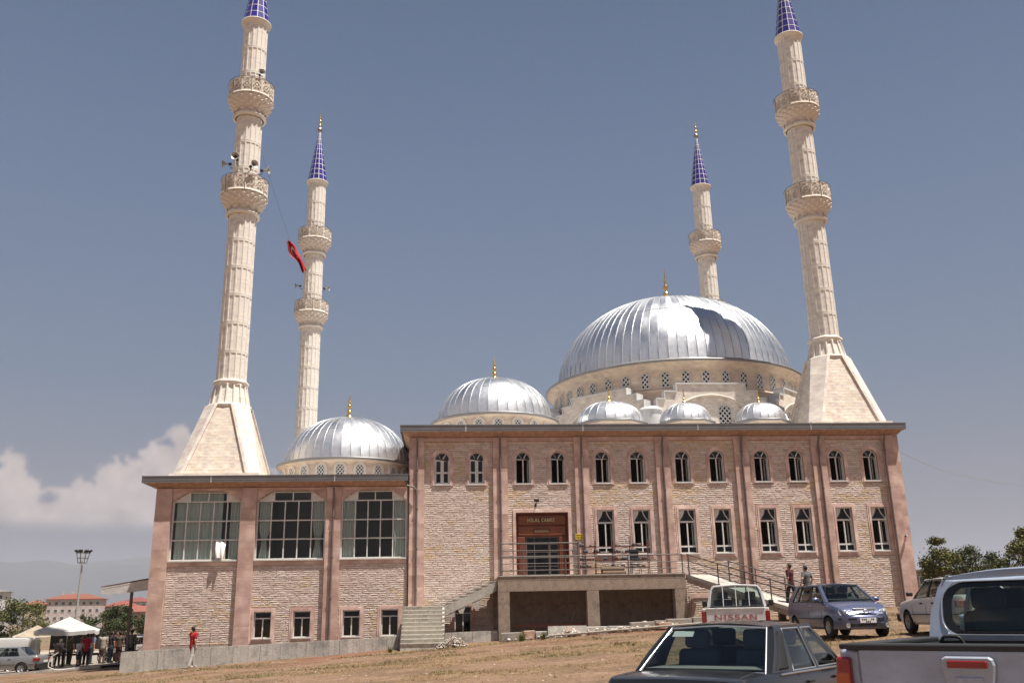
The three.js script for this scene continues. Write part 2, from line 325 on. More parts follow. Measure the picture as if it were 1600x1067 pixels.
{ // hills
  const hill = (name, az0, az1, dist, hgt, seed, c) => {
    const nu = 120, nv = 14, pos = [], uv = [], idx = [];
    for (let j = 0; j <= nv; j++) for (let i = 0; i <= nu; i++) {
      const az = mix(az0, az1, i / nu) * Math.PI / 180, v = j / nv, d = dist + 2600 * v;
      const ridge = 0.55 + 0.75 * fbm(i * 0.06 + seed, 2.2, 5, 0, seed), fall = smooth(0, 0.12, i / nu) * smooth(1, 0.88, i / nu);
      const h = hgt * Math.sin(Math.min(1, v * 1.05) * Math.PI / 2) ** 1.4 * ridge * fall * (0.8 + 0.4 * fbm(i * 0.14, j * 0.5, 4, 0, seed + 4));
      pos.push(Math.sin(az) * d, -4 + h, 48 - Math.cos(az) * d); uv.push(i * 60, j * 200);
    }
    for (let j = 0; j < nv; j++) for (let i = 0; i < nu; i++) { const a = j * (nu + 1) + i; idx.push(a, a + 1, a + nu + 1, a + 1, a + nu + 2, a + nu + 1); }
    const g = new THREE.BufferGeometry(); g.setAttribute('position', new THREE.Float32BufferAttribute(pos, 3)); g.setAttribute('uv', new THREE.Float32BufferAttribute(uv, 2)); g.setIndex(idx); g.computeVertexNormals();
    const m = new THREE.Mesh(g, mat(c, 0.95, { side: THREE.DoubleSide })); m.name = name; structure(m); scene.add(m);
  };
  hill('hills', -64, 14, 5200, 400, 8, [0.07, 0.072, 0.075]);
}

// ---------------------------------------------------------------- facade: openings, cut-stone facing, pilasters
const ARCH_X = [-0.27, 1.54, 3.99, 5.83, 8.21, 10.10, 12.53, 14.40, 16.85, 18.75, 21.0, 22.88];
const RECT_X = [8.24, 10.15, 12.58, 14.47, 16.92, 18.83, 21.06, 22.98];
const PIL_X = [-1.57, 2.77, 7.08, 11.44, 15.74, 20.0];
const arc = (cx, cy, r, a0, a1, n) => Array.from({ length: n + 1 }, (_, i) => { const a = mix(a0, a1, i / n); return [cx + r * Math.cos(a), cy + r * Math.sin(a)]; });
const archOut = (cx, w, y0, ys) => [[cx - w, y0], [cx + w, y0], ...arc(cx, ys, w, 0, Math.PI, 14)];
const rectOut = (x0, x1, y0, y1) => [[x0, y0], [x1, y0], [x1, y1], [x0, y1]];

// cut stones laid in courses over a panel; openings give the closed interval of x at a height, or null
function facing(x0, x1, y0, y1, openings, seed, z = 0.0) {
  const r = rng(seed), T3 = [], C3 = [];
  let y = y0;
  while (y < y1 - 0.02) {
    let h = rr(0.092, 0.116, r); if (y + h > y1 - 0.05) h = y1 - y;
    const ym = y + h / 2; let cuts = openings.map((o) => o(ym)).filter(Boolean).sort((a, b) => a[0] - b[0]);
    let spans = []; let s = x0; for (const [a, b] of cuts) { if (a > s) spans.push([s, Math.min(a, x1)]); s = Math.max(s, b); } if (s < x1) spans.push([s, x1]);
    for (const [a, b] of spans) {
      let x = a;
      while (x < b - 0.01) {
        let w = rr(0.22, 0.62, r); if (x + w > b - 0.1) w = b - x;
        const g = 0.006, X0 = x + g * r(), X1 = x + w - g, Y0 = y + 0.004 + 0.005 * r(), Y1 = y + h - 0.006 - 0.006 * r();
        const zz = () => z + rr(0.017, 0.026, r), c = [[X0, Y0], [X1, Y0], [X1, Y1], [X0, Y1]];
        const f = c.map(([p, q]) => [p + rr(-0.004, 0.004, r), q, zz()]);
        const m1 = [mix(X0, X1, rr(0.2, 0.42, r)), mix(Y0, Y1, rr(0.35, 0.7, r)), z + rr(0.024, 0.037, r)], m2 = [mix(X0, X1, rr(0.58, 0.8, r)), mix(Y0, Y1, rr(0.35, 0.7, r)), z + rr(0.024, 0.037, r)];
        const bk = c.map(([p, q]) => [p, q, z - 0.01]);
        const t = [[f[0], f[1], m2], [f[0], m2, m1], [f[1], f[2], m2], [f[2], f[3], m1], [f[2], m1, m2], [f[3], f[0], m1]];
        for (let k = 0; k < 4; k++) { const n = (k + 1) % 4; t.push(...quad(bk[k], bk[n], f[n], f[k])); }
        const patchy = fbm(x * 0.55 + 13, y * 0.9 + 7, 3, 0, 5), q = r();
        let col = [0.81, 0.665, 0.58];
        if (patchy > 0.57 && q < 0.6) col = [0.78, 0.60, 0.43]; else if (q < 0.08) col = [0.72, 0.56, 0.48]; else if (q < 0.24) col = [0.78, 0.62, 0.54]; else if (q < 0.27) col = [0.68, 0.55, 0.47]; else if (q > 0.84) col = [0.84, 0.71, 0.63];
        const k = rr(0.93, 1.05, r); col = col.map((v) => Math.min(0.88, v * k));
        T3.push(...t); for (let i = 0; i < t.length; i++) C3.push(col);
        x += w;
      }
    }
    y += h;
  }
  return tris(T3, C3);
}
const openRect = (a, b, y0, y1) => (y) => (y > y0 && y < y1 ? [a, b] : null);
const openArch = (cx, w, y0, ys) => (y) => { if (y < y0 || y > ys + w) return null; if (y <= ys) return [cx - w, cx + w]; const h = Math.sqrt(Math.max(0, w * w - (y - ys) ** 2)); return [cx - h, cx + h]; };

function pilaster(parent, x0, x1, y0, y1, proud, seed) {
  const r = rng(seed), g = sub('pilaster', parent);
  mesh('core', bx(x0 + 0.004, x1 - 0.004, y0, y1, -0.05, proud - 0.02), M.wallBack, g);
  let y = y0;
  while (y < y1 - 0.05) { let h = rr(0.55, 0.95, r); if (y + h > y1 - 0.35) h = y1 - y; mesh('slab', bx(x0, x1, y + 0.002, y + h - 0.002, -0.02, proud), M.pink[Math.floor(r() * 4)], g); y += h; }
  return g;
}
function downpipe(parent, x, y0, y1, proud, mt = M.pipe) {
  const z = proud + 0.075, g = [rod([x, y0, z], [x, y1, z], 0.05, 10), polyTube([[x, y1, z], [x, y1 + 0.22, z + 0.12], [x, y1 + 0.38, 0.5]], 0.05, 8)];
  for (let y = y0 + 0.8; y < y1; y += 2.0) g.push(bx(x - 0.065, x + 0.065, y, y + 0.035, proud - 0.01, z + 0.06));
  return mesh('downpipe', g, mt, parent);
}
function eave(parent, x0, x1, yTop, yBot, yWall, front, depth, xw0, xw1) {   // fascia and the sloping stone cornice under it
  const g = [bx(x0, x1, yBot, yTop, front - 0.10, front), bx(x0, x0 + 0.1, yBot, yTop, -depth, front - 0.101), bx(x1 - 0.1, x1, yBot, yTop, -depth, front - 0.101), bx(x0 - 0.02, x1 + 0.02, yTop + 0.002, yTop + 0.035, front - 0.14, front + 0.03), bx(x0 - 0.012, x1 + 0.012, yBot + 0.105, yBot + 0.12, front - 0.02, front + 0.012)];
  mesh('fascia', g, M.fascia, parent);
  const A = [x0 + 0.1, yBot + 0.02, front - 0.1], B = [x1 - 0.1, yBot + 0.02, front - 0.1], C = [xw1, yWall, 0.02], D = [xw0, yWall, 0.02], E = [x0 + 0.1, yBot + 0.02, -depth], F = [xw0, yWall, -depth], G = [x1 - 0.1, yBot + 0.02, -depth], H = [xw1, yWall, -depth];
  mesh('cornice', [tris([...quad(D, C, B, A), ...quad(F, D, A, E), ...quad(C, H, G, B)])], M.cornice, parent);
  // joints of the sheet-metal gutter
  for (let x = x0 + 3.4; x < x1 - 1; x += 6.2) mesh('gutter_joint', bx(x, x + 0.05, yBot - 0.01, yTop + 0.01, front - 0.01, front + 0.008), M.coping, parent);
}

// ---------------------------------------------------------------- windows
const casement = (w, h, open) => { const o = rectOut(0, w, 0, h), t = 0.05, i = rectOut(t, w - t, t, h - t).reverse(); return { f: prism(o, -0.02, 0.03, [i]), p: flat(rectOut(t, w - t, t, h - t)) }; };
function glazed(win, outer, holes, z0, z1, glassIn, frameMat = M.white) {
  mesh('frame', prism(outer, z0, z1, holes.map((h) => [...h].reverse())), frameMat, win);
  holes.forEach((h, i) => { if (glassIn[i]) mesh('pane', flat(h).translate(0, 0, (z0 + z1) / 2), glassIn[i], win, false); });
}
function openLeaf(win, xHinge, dir, y0, w, h, ang, z) {
  const { f, p } = casement(w, h); const q = (g) => { const c = g.clone(); if (dir < 0) c.scale(-1, 1, 1); c.rotateY(dir * ang); c.translate(xHinge, y0, z); if (dir < 0) { const i = c.index; if (i) for (let k = 0; k < i.count; k += 3) { const a = i.getX(k); i.setX(k, i.getX(k + 2)); i.setX(k + 2, a); } else { const a = c.attributes.position; for (let k = 0; k < a.count; k += 3) { const s = [a.getX(k), a.getY(k), a.getZ(k)]; a.setXYZ(k, a.getX(k + 2), a.getY(k + 2), a.getZ(k + 2)); a.setXYZ(k + 2, ...s); } } c.computeVertexNormals(); } return c; };
  mesh('open_casement', q(f), M.white, win); mesh('pane', q(p), M.glass, win, false);
}
function archWindow(parent, cx, closed, seed) {
  const r = rng(seed), win = sub('window', parent), W = 0.40, y0 = 8.13, ys = 9.42, t = 0.05;
  const outer = archOut(cx, W, y0, ys), ri = W - t, holes = [], glass = [];
  const bend = (s, k) => Array.from({ length: 7 }, (_, i) => { const v = i / 6; return [cx + s * ri * (0.14 + 0.42 * v ** 1.5) + s * k, ys + 0.03 + v * ri * 0.74]; });
  const L = bend(-1, -0.028), Rr = bend(1, 0.028), Lm = bend(-1, 0.028), Rm = bend(1, -0.028);
  const on = (a0, a1, n = 6) => arc(cx, ys, ri, a0, a1, n);
  const ang = (p) => Math.atan2(p[1] - ys, p[0] - cx);
  holes.push([[cx - ri, ys + 0.03], ...L, ...on(ang(L[6]), Math.PI - 0.08)]);
  holes.push([...Rm, ...on(ang(Rm[6]), ang(Lm[6])), ...[...Lm].reverse()]);
  holes.push([[cx + ri, ys + 0.03], ...on(0.08, ang(Rr[6])), ...[...Rr].reverse()]);
  glass.push(M.glassDark, M.glassDark, M.glassDark);
  if (closed) {
    for (const s of [-1, 1]) for (const [a, b] of [[y0 + 0.1, 8.70], [8.79, ys - 0.07]]) { const xa = cx + s * 0.085, xb = cx + s * (ri - 0.05); holes.push(rectOut(Math.min(xa, xb), Math.max(xa, xb), a, b)); glass.push(M.glassDark); }
  } else for (const s of [-1, 1]) { const xa = cx + s * 0.03, xb = cx + s * ri; holes.push(rectOut(Math.min(xa, xb), Math.max(xa, xb), y0 + 0.05, ys - 0.03)); glass.push(null); }
  glazed(win, outer, holes, -0.16, -0.09, glass);
  if (!closed) { openLeaf(win, cx + ri, -1, y0 + 0.06, ri - 0.05, ys - y0 - 0.1, 1.25 + 0.3 * r(), -0.17); if (r() < 0.75) openLeaf(win, cx - ri, 1, y0 + 0.06, ri - 0.05, ys - y0 - 0.1, 1.35 + 0.2 * r(), -0.17); }
  mesh('sill', rbx(cx - W - 0.06, cx + W + 0.06, y0 - 0.07, y0 - 0.002, -0.1, 0.09, 0.01, 1), M.whitePlain, win);
  const band = (a, b, z) => prism(archOut(cx, b, y0 - 0.10, ys), -0.02, z, [[...archOut(cx, a, y0 - 0.099 + 0.03, ys)].reverse()]);
  mesh('surround', [band(W + 0.002, W + 0.11, 0.065), prism(archOut(cx, W + 0.19, y0 - 0.10, ys), -0.02, 0.045, [[...archOut(cx, W + 0.112, y0 - 0.06, ys)].reverse()])], M.moulding[seed % 4], win);
  return win;
}
function rectWindow(parent, cx, seed) {
  const r = rng(seed), win = sub('window', parent), W = 0.45, y0 = 4.45, y1 = 6.71, yt = 6.06, yl = 4.80, ri = W - 0.05;
  const bend = (s, k) => Array.from({ length: 8 }, (_, i) => { const v = i / 7; return [cx + s * (0.09 + (ri - 0.10) * (1 - v) ** 1.7) + s * k, yt + 0.05 + v * (y1 - yt - 0.10)]; });
  const L = bend(-1, -0.026), Rr = bend(1, 0.026), Lm = bend(-1, 0.026), Rm = bend(1, -0.026), holes = [], glass = [];
  holes.push([[cx - ri - 0.0, yt + 0.09], ...L.slice(1), [cx - ri, y1 - 0.05]]);
  holes.push([...Rm, ...[...Lm].reverse()]);
  holes.push([[cx + ri, yt + 0.09], [cx + ri, y1 - 0.05], ...[...Rr.slice(1)].reverse()]);
  glass.push(M.glassDark, M.glassDark, M.glassDark);
  for (const s of [-1, 1]) { const xa = cx + s * 0.032, xb = cx + s * ri, a = Math.min(xa, xb), b = Math.max(xa, xb); holes.push(rectOut(a, b, yl + 0.04, yt - 0.04)); glass.push(null); holes.push(rectOut(a, b, y0 + 0.05, yl - 0.04)); glass.push(M.glassDark); }
  glazed(win, rectOut(cx - W, cx + W, y0, y1), holes, -0.16, -0.09, glass);
  openLeaf(win, cx + ri, -1, yl + 0.05, ri - 0.05, yt - yl - 0.1, 1.2 + 0.3 * r(), -0.17);
  if (r() < 0.6) openLeaf(win, cx - ri, 1, yl + 0.05, ri - 0.05, yt - yl - 0.1, 1.3 + 0.2 * r(), -0.17);
  mesh('sill', rbx(cx - W - 0.05, cx + W + 0.05, y0 - 0.07, y0 - 0.002, -0.1, 0.10, 0.01, 1), M.whitePlain, win);
  const o = (k, d) => rectOut(cx - W - k, cx + W + k, y0 - 0.07 - d, y1 + k);
  mesh('surround', [prism(o(0.10, 0.10), -0.02, 0.068, [[...o(0.002, 0)].reverse()]), prism(o(0.18, 0.18), -0.02, 0.046, [[...o(0.102, 0.102)].reverse()])], M.moulding[seed % 4], win);
  return win;
}
function cellarWindow(parent, cx, y0, seed, z = 0) {
  const win = sub('window', parent), W = 0.42, y1 = y0 + 1.25, yt = y0 + 0.93, holes = [rectOut(cx - W + 0.05, cx + W - 0.05, yt + 0.03, y1 - 0.05), rectOut(cx - W + 0.05, cx - 0.03, y0 + 0.05, yt - 0.03), rectOut(cx + 0.03, cx + W - 0.05, y0 + 0.05, yt - 0.03)];
  glazed(win, rectOut(cx - W, cx + W, y0, y1), holes, z - 0.15, z - 0.09, [M.glassDark, M.glassDark, M.glass]);
  mesh('sill', rbx(cx - W - 0.06, cx + W + 0.06, y0 - 0.06, y0 - 0.002, z - 0.1, z + 0.09, 0.01, 1), M.whitePlain, win);
  const o = (k) => rectOut(cx - W - k, cx + W + k, y0 - 0.06 - k, y1 + k);
  mesh('surround', [prism(o(0.10), z - 0.02, z + 0.066, [[...o(0.002)].reverse()]), prism(o(0.19), z - 0.02, z + 0.046, [[...o(0.102)].reverse()])], M.moulding[seed % 4], win);
  return win;
}

// ---------------------------------------------------------------- the main block
const ROOF = 11.13, WROOF = 8.58, X_L = -1.97, X_R = 24.5;
const hall = thing('mosque_building', 'two-storey pink and cream stone mosque block with arched windows and carved entrance', 'mosque');
{
  const holes = [...ARCH_X.map((x) => archOut(x, 0.40, 8.13, 9.42)), ...RECT_X.map((x) => rectOut(x - 0.45, x + 0.45, 4.45, 6.71)), rectOut(3.54, 6.28, 3.34, 6.63), rectOut(0.38, 1.22, 0.75, 2.0), rectOut(12.6, 13.4, 0.95, 2.2)];
  mesh('wall', [prism(rectOut(X_L, X_R, -0.8, 10.9), -0.35, 0, holes.map((h) => [...h].reverse())), bx(X_L, X_L + 0.3, -0.8, 10.9, -30, -0.351), bx(X_R - 0.3, X_R, -0.8, 10.9, -30, -0.351), bx(X_L, X_R, -0.8, 10.9, -30.3, -30.001)], M.wallBack, hall);
  mesh('room', [bx(X_L + 0.31, X_R - 0.31, 3.10, 3.34, -29.9, -0.352), bx(X_L + 0.31, X_R - 0.31, 7.3, 7.5, -9, -0.352), bx(X_L + 0.31, X_R - 0.31, 3.35, 10.85, -9.2, -9.0), bx(2.6, 2.75, 3.35, 7.29, -8.9, -0.4), bx(7.1, 7.25, 3.35, 7.29, -8.9, -0.4)], M.room, hall);
  mesh('roof', bx(X_L - 0.38, X_R + 0.25, 10.86, ROOF - 0.01, -30.2, 0.49), M.coping, hall);
  eave(hall, -2.46, 24.86, ROOF, 10.82, 10.54, 0.60, 30.2, X_L, X_R);
  const bays = [...PIL_X, 23.95];
  for (let i = 0; i < 6; i++) {
    const a = bays[i] + 0.38, b = i < 5 ? bays[i + 1] - 0.38 : 23.62, ops = [];
    ARCH_X.slice(2 * i, 2 * i + 2).forEach((x) => ops.push(openArch(x, 0.59, 8.03, 9.42)));
    RECT_X.filter((x) => x > a && x < b).forEach((x) => ops.push(openRect(x - 0.63, x + 0.63, 4.20, 6.89)));
    if (i === 1) ops.push(openRect(3.40, 6.42, 3.2, 6.77));
    if (i === 0) ops.push(openRect(0.19, 1.41, 0.5, 2.19));
    const y0 = i === 0 ? 0.1 : i === 1 || i === 2 ? 2.9 : 0.3;
    stuff(mesh('stone_facing', facing(a, b, y0, 10.36, ops, 100 + i, 0.0), M.stoneCut, hall));
    mesh('frieze_band', bx(a, b, 10.37, 10.56, -0.02, 0.14), M.pink[i % 4], hall);
    mesh('wall_trim', bx(a, b, y0 - 0.25, y0 - 0.002, -0.02, 0.05), M.pink[(i + 1) % 4], hall);
  }
  PIL_X.forEach((x, i) => { pilaster(hall, x - 0.38, x + 0.38, i === 0 ? 0.1 : 0.2, 10.56, 0.19, 40 + i); downpipe(hall, x, i === 0 ? 2.05 : 0.9, 10.15, 0.19); });
  pilaster(hall, 23.62, 24.20, 0.3, 10.56, 0.19, 47); pilaster(hall, 24.203, X_R + 0.06, 0.3, 10.56, 0.07, 48); downpipe(hall, 23.66, 0.9, 10.15, 0.19);
  mesh('side_facing', [bx(X_L - 0.03, X_L - 0.001, WROOF, 10.56, -30, 0), bx(X_R + 0.061, X_R + 0.08, -0.5, 10.56, -30, -0.1)], M.pink[1], hall);
  ARCH_X.forEach((x, i) => archWindow(hall, x, i < 2, 200 + i));
  RECT_X.forEach((x, i) => rectWindow(hall, x, 300 + i));
  cellarWindow(hall, 0.8, 0.75, 321); cellarWindow(hall, 13.0, 0.95, 322);
  // the entrance: a deep timber portal with two inscribed boards over a glazed door
  const e = sub('entrance', hall);
  mesh('surround', [prism(rectOut(3.40, 6.42, 3.34, 6.77), -0.02, 0.07, [rectOut(3.542, 6.278, 3.345, 6.628).reverse()])], M.moulding[2], e);
  mesh('portal', [prism(rectOut(3.545, 6.275, 3.345, 6.625), -0.34, -0.24, [rectOut(4.07, 5.76, 3.36, 5.40).reverse()]), bx(3.545, 3.60, 3.345, 6.625, -0.239, -0.02), bx(6.22, 6.275, 3.345, 6.625, -0.239, -0.02), bx(3.601, 6.219, 6.57, 6.625, -0.239, -0.02)], M.door, e);
  const board = (y0, y1, k) => mesh('board', [rbx(3.66, 6.16, y0, y1, -0.239, -0.17, 0.02, 1), prism(rectOut(3.70, 6.12, y0 + 0.05, y1 - 0.05), -0.171, -0.15, [rectOut(3.76, 6.06, y0 + 0.10, y1 - 0.10).reverse()]), ...[0, 1].map((s) => bx(s ? 5.5 : 3.9, s ? 5.92 : 4.32, y0 + 0.18, y1 - 0.18, -0.171, -0.155))], M.doorPanel, e);
  board(6.02, 6.48); board(5.46, 5.94);
  mesh('name_plate', bx(4.22, 5.52, 6.10, 6.40, -0.171, -0.14), mat([0.10, 0.03, 0.02], 0.6), e);
  mesh('inscription', bx(4.46, 5.33, 5.58, 5.82, -0.171, -0.14), mat([0.10, 0.032, 0.02], 0.6), e);
  for (const x of [3.64, 5.80]) { mesh('door_jamb', [rbx(x, x + 0.38, 3.36, 5.40, -0.239, -0.16, 0.02, 1), bx(x + 0.09, x + 0.29, 3.6, 5.2, -0.161, -0.145)], M.door, e); }
  mesh('door_frame', [prism(rectOut(4.072, 5.758, 3.36, 5.398), -0.32, -0.25, [[4.12, 4.49], [4.53, 5.30], [5.34, 5.71]].flatMap(([a, b]) => [[3.4, 3.9], [3.94, 4.62], [4.66, 5.02], [5.06, 5.35]].map(([c, d]) => rectOut(a, b, c, d).reverse())))], M.rail, e);
  mesh('door_pane', flat(rectOut(4.08, 5.75, 3.37, 5.39)).translate(0, 0, -0.28), M.glassDark, e, false);
  mesh('threshold', bx(3.30, 6.52, 3.32, 3.46, 0.0, 0.75), M.step[2], e);
}

// ---------------------------------------------------------------- the lower side wing
const WX = [[-13.92, -10.46], [-9.70, -6.18], [-5.42, -2.06]];
const wing = thing('mosque_wing', 'lower side wing of the mosque with three large white-framed grid windows', 'building');
{
  const cells = [-9.10, -7.18, -4.75, -2.85];
  const bigHoles = WX.map(([a, b]) => rectOut(a, b - 0.02, 4.45, 7.86));
  mesh('wall', [prism(rectOut(-14.7, X_L - 0.035, -1.4, 8.3), -0.35, -0.0, [...bigHoles, ...cells.map((x) => rectOut(x - 0.42, x + 0.42, 0.68, 1.93))].map((h) => [...h].reverse())), bx(-14.7, -14.4, -1.4, 8.3, -28, -0.351), bx(-14.7, X_L - 0.035, -1.4, 8.3, -28.3, -28.001)], M.wallBack, wing);
  mesh('room', [bx(-14.39, X_L - 0.04, 3.2, 3.45, -27.9, -0.352), bx(-14.39, X_L - 0.04, 3.46, 8.25, -8.2, -8.0), bx(-10.2, -10.05, 3.46, 8.25, -7.9, -0.36)], M.room, wing);
  mesh('roof', bx(-15.3, X_L - 0.04, 8.32, WROOF - 0.01, -28.2, 0.49), M.coping, wing);
  eave(wing, -15.38, X_L - 0.04, WROOF, 8.28, 8.02, 0.60, 28.2, -14.7, X_L - 0.04);
  mesh('side_facing', bx(-14.73, -14.701, -1.4, 8.05, -28, 0), M.pink[1], wing);
  [[-14.72, -13.93], [-10.455, -9.705], [-6.175, -5.425]].forEach(([a, b], i) => pilaster(wing, a, b, -1.0, 8.03, 0.19, 60 + i));
  downpipe(wing, -5.8, -0.3, 7.65, 0.19);
  { const z = 0.27; mesh('downpipe', [polyTube([[-2.10, 8.25, 0.5], [-2.10, 8.05, 0.42], [-1.72, 7.95, 0.40], [-1.60, 7.80, 0.40], [-1.60, 7.60, 0.36]], 0.05, 8)], M.pipe, wing); }
  WX.forEach(([a, b0], i) => {
    const b = b0 - 0.02, w = b - a, win = sub('window', wing), col = (k) => a + 0.05 + (w - 0.1) * k / 5, rows = [[4.51, 5.42], [5.48, 6.36], [6.42, 7.34]], holes = [], glass = [];
    for (const [y0, y1] of rows) for (let k = 0; k < 5; k++) { holes.push(rectOut(col(k) + 0.028, col(k + 1) - 0.028, y0, y1)); glass.push(i === 0 && k === 3 && y0 < 5 ? null : M.glass); }
    const c1 = a + w * 0.24, c2 = a + w * 0.51, c3 = a + w * 0.78;
    holes.push(rectOut(c1 + 0.03, c2 - 0.03, 7.40, 7.80), rectOut(c2 + 0.03, c3 - 0.03, 7.40, 7.80)); glass.push(M.glass, M.glass);
    glazed(win, [[a, 4.46], [b, 4.46], [b, 7.38], [c3 + 0.05, 7.85], [c1 - 0.05, 7.85], [a, 7.38]], holes, -0.18, -0.10, glass);
    mesh('sill', rbx(a + 0.01, b, 4.37, 4.448, -0.1, 0.13, 0.01, 1), M.whitePlain, win);
    // cusped stone corners over the frame
    const cusp = (s, x) => { const e = (p, q) => [x + s * p, q]; let pts = [e(0, 7.90), e(0.95, 7.90), e(0.83, 7.84), e(0.70, 7.83), e(0.60, 7.74), e(0.46, 7.71), e(0.37, 7.60), e(0.22, 7.55), e(0.10, 7.40), e(0, 7.36)]; if (s > 0) pts = pts.reverse(); return prism(pts, -0.09, 0.10); };
    mesh('spandrel', [cusp(1, a - 0.004)], M.pink[i], win); mesh('spandrel', [cusp(-1, b + 0.004)], M.pink[i], win);
    mesh('lintel', bx(a - 0.003, b + 0.003, 7.902, 8.03, -0.02, 0.13), M.pink[(i + 1) % 4], wing);
    mesh('sill_band', bx(a - 0.003, b + 0.003, 4.17, 4.365, -0.02, 0.06), M.pink[(i + 2) % 4], wing);
    const ops = cells.filter((x) => x > a && x < b).map((x) => openRect(x - 0.61, x + 0.61, 0.43, 2.12));
    const y0 = i === 0 ? 0.42 : 0.30;
    stuff(mesh('stone_facing', facing(a - 0.003, b + 0.003, y0, 4.168, ops, 120 + i), M.stoneCut, wing));
    mesh('wall_trim', bx(a, b, y0 - 0.5, y0 - 0.01, -0.02, 0.03), M.wallBack, wing);
  });
  cells.forEach((x, i) => cellarWindow(wing, x, 0.68, 340 + i));
}
// curtains behind the big panes
function curtain(x0, x1, y0, y1, z, waves, label, pinch = 0, m = M.curtain) {
  const nx = waves * 8, ny = 14, g = new THREE.PlaneGeometry(1, 1, nx, ny), p = g.attributes.position, mid = (x0 + x1) / 2;
  for (let i = 0; i < p.count; i++) { const u = p.getX(i) + 0.5, v = p.getY(i) + 0.5; const k = 1 - pinch * Math.exp(-(((v - 0.28) / 0.16) ** 2)) - pinch * 0.4 * (1 - v); p.setXYZ(i, mid + (mix(x0, x1, u) - mid) * k, mix(y0, y1, v), z + 0.05 * Math.sin(u * waves * Math.PI * 2) + 0.02 * Math.sin(u * 11 + v * 3)); }
  g.computeVertexNormals(); const c = mesh('curtain', g, m, scene, false); tag(c, label, 'curtain'); return c;
}
curtain(-13.75, -11.45, 4.5, 7.8, -0.27, 9, 'wide pale grey-green curtain drawn across the leftmost large window');
curtain(-11.05, -10.5, 4.5, 7.8, -0.27, 3, 'narrow pale curtain at the right edge of the leftmost large window');
curtain(-9.6, -9.0, 4.5, 7.4, -0.28, 4, 'tied-back curtain on the left side of the middle large window', 0.45);
curtain(-6.9, -6.3, 4.5, 7.4, -0.28, 4, 'tied-back curtain on the right side of the middle large window', 0.45);
curtain(-5.35, -4.68, 4.5, 7.4, -0.28, 4, 'straight curtain on the left side of the large window nearest the main block', 0.05);
curtain(-2.75, -2.1, 4.5, 7.4, -0.28, 4, 'straight curtain on the right side of the large window nearest the main block', 0.05);
{ // cloth blown out of the opened pane
  const g = new THREE.PlaneGeometry(1, 1, 10, 10), p = g.attributes.position;
  for (let i = 0; i < p.count; i++) { const u = p.getX(i) + 0.5, v = p.getY(i) + 0.5, w = mix(0.20, 0.27, v); p.setXYZ(i, -11.38 + (u - 0.5) * 2 * w * 0.9 + 0.05 * (1 - v), mix(4.50, 5.36, v) + 0.05 * Math.sin(u * 5), 0.30 - 0.36 * v * v + 0.05 * Math.sin(u * 9 + v * 2)); }
  g.computeVertexNormals(); tag(mesh('hanging_cloth', g, mat([0.80, 0.77, 0.72], 0.95, { side: THREE.DoubleSide, transmission: 0.2, thickness: 0 }), scene, false), 'white cloth hanging out of the opened pane of the leftmost large window', 'cloth');
}

// ---------------------------------------------------------------- domes
function finial(parent, h, r, y) {      // stacked gilded balls with a spike
  h *= 1.3; r *= 1.2;
  const p = [[r * 1.25, 0], [r * 1.2, h * 0.06], [r * 0.75, h * 0.13], [r * 0.22, h * 0.17], [r * 0.3, h * 0.19], [r * 0.85, h * 0.24], [r * 0.85, h * 0.28], [r * 0.25, h * 0.33], [r * 0.28, h * 0.36], [r * 0.72, h * 0.42], [r * 0.55, h * 0.49], [r * 0.2, h * 0.54], [r * 0.45, h * 0.60], [r * 0.4, h * 0.64], [r * 0.15, h * 0.69], [r * 0.28, h * 0.73], [r * 0.25, h * 0.76], [r * 0.12, h * 0.80], [0.001, h]];
  return mesh('finial', lathe(p, 14).translate(0, y, 0), M.gold, parent);
}
const latticeCache = new Map();
function latticeGeo(w, h, nx) {          // round-headed grille of crossing bars, in the xy plane, centred at the foot
  const key = [w, h, nx].join(); if (latticeCache.has(key)) return latticeCache.get(key);
  const r = w / 2, ys = h - r, out = archOut(0, r, 0, ys), inn = archOut(0, r * 0.86, r * 0.12, ys), gs = [prism(out, -0.05, 0.05, [[...inn].reverse()])];
  const step = w / nx, inside = (x, y) => y > r * 0.1 && (y < ys ? Math.abs(x) < r * 0.88 : Math.hypot(x, y - ys) < r * 0.88);
  for (const s of [-1, 1]) for (let k = -12; k < 24; k++) {
    let a = null, b = null;
    for (let t = 0; t <= 60; t++) { const y = h * t / 60, x = s * (y * 0.86 - k * step - step / 2); if (inside(x, y)) { if (!a) a = [x, y]; b = [x, y]; } }
    if (a && b && Math.hypot(a[0] - b[0], a[1] - b[1]) > step * 0.3) gs.push(bar([...a, 0.012 * s], [...b, 0.012 * s], step * 0.24, 0.03));
  }
  const g = join(gs); latticeCache.set(key, g); return g;
}
const darkGlass = mat([0.012, 0.012, 0.013], 0.3);
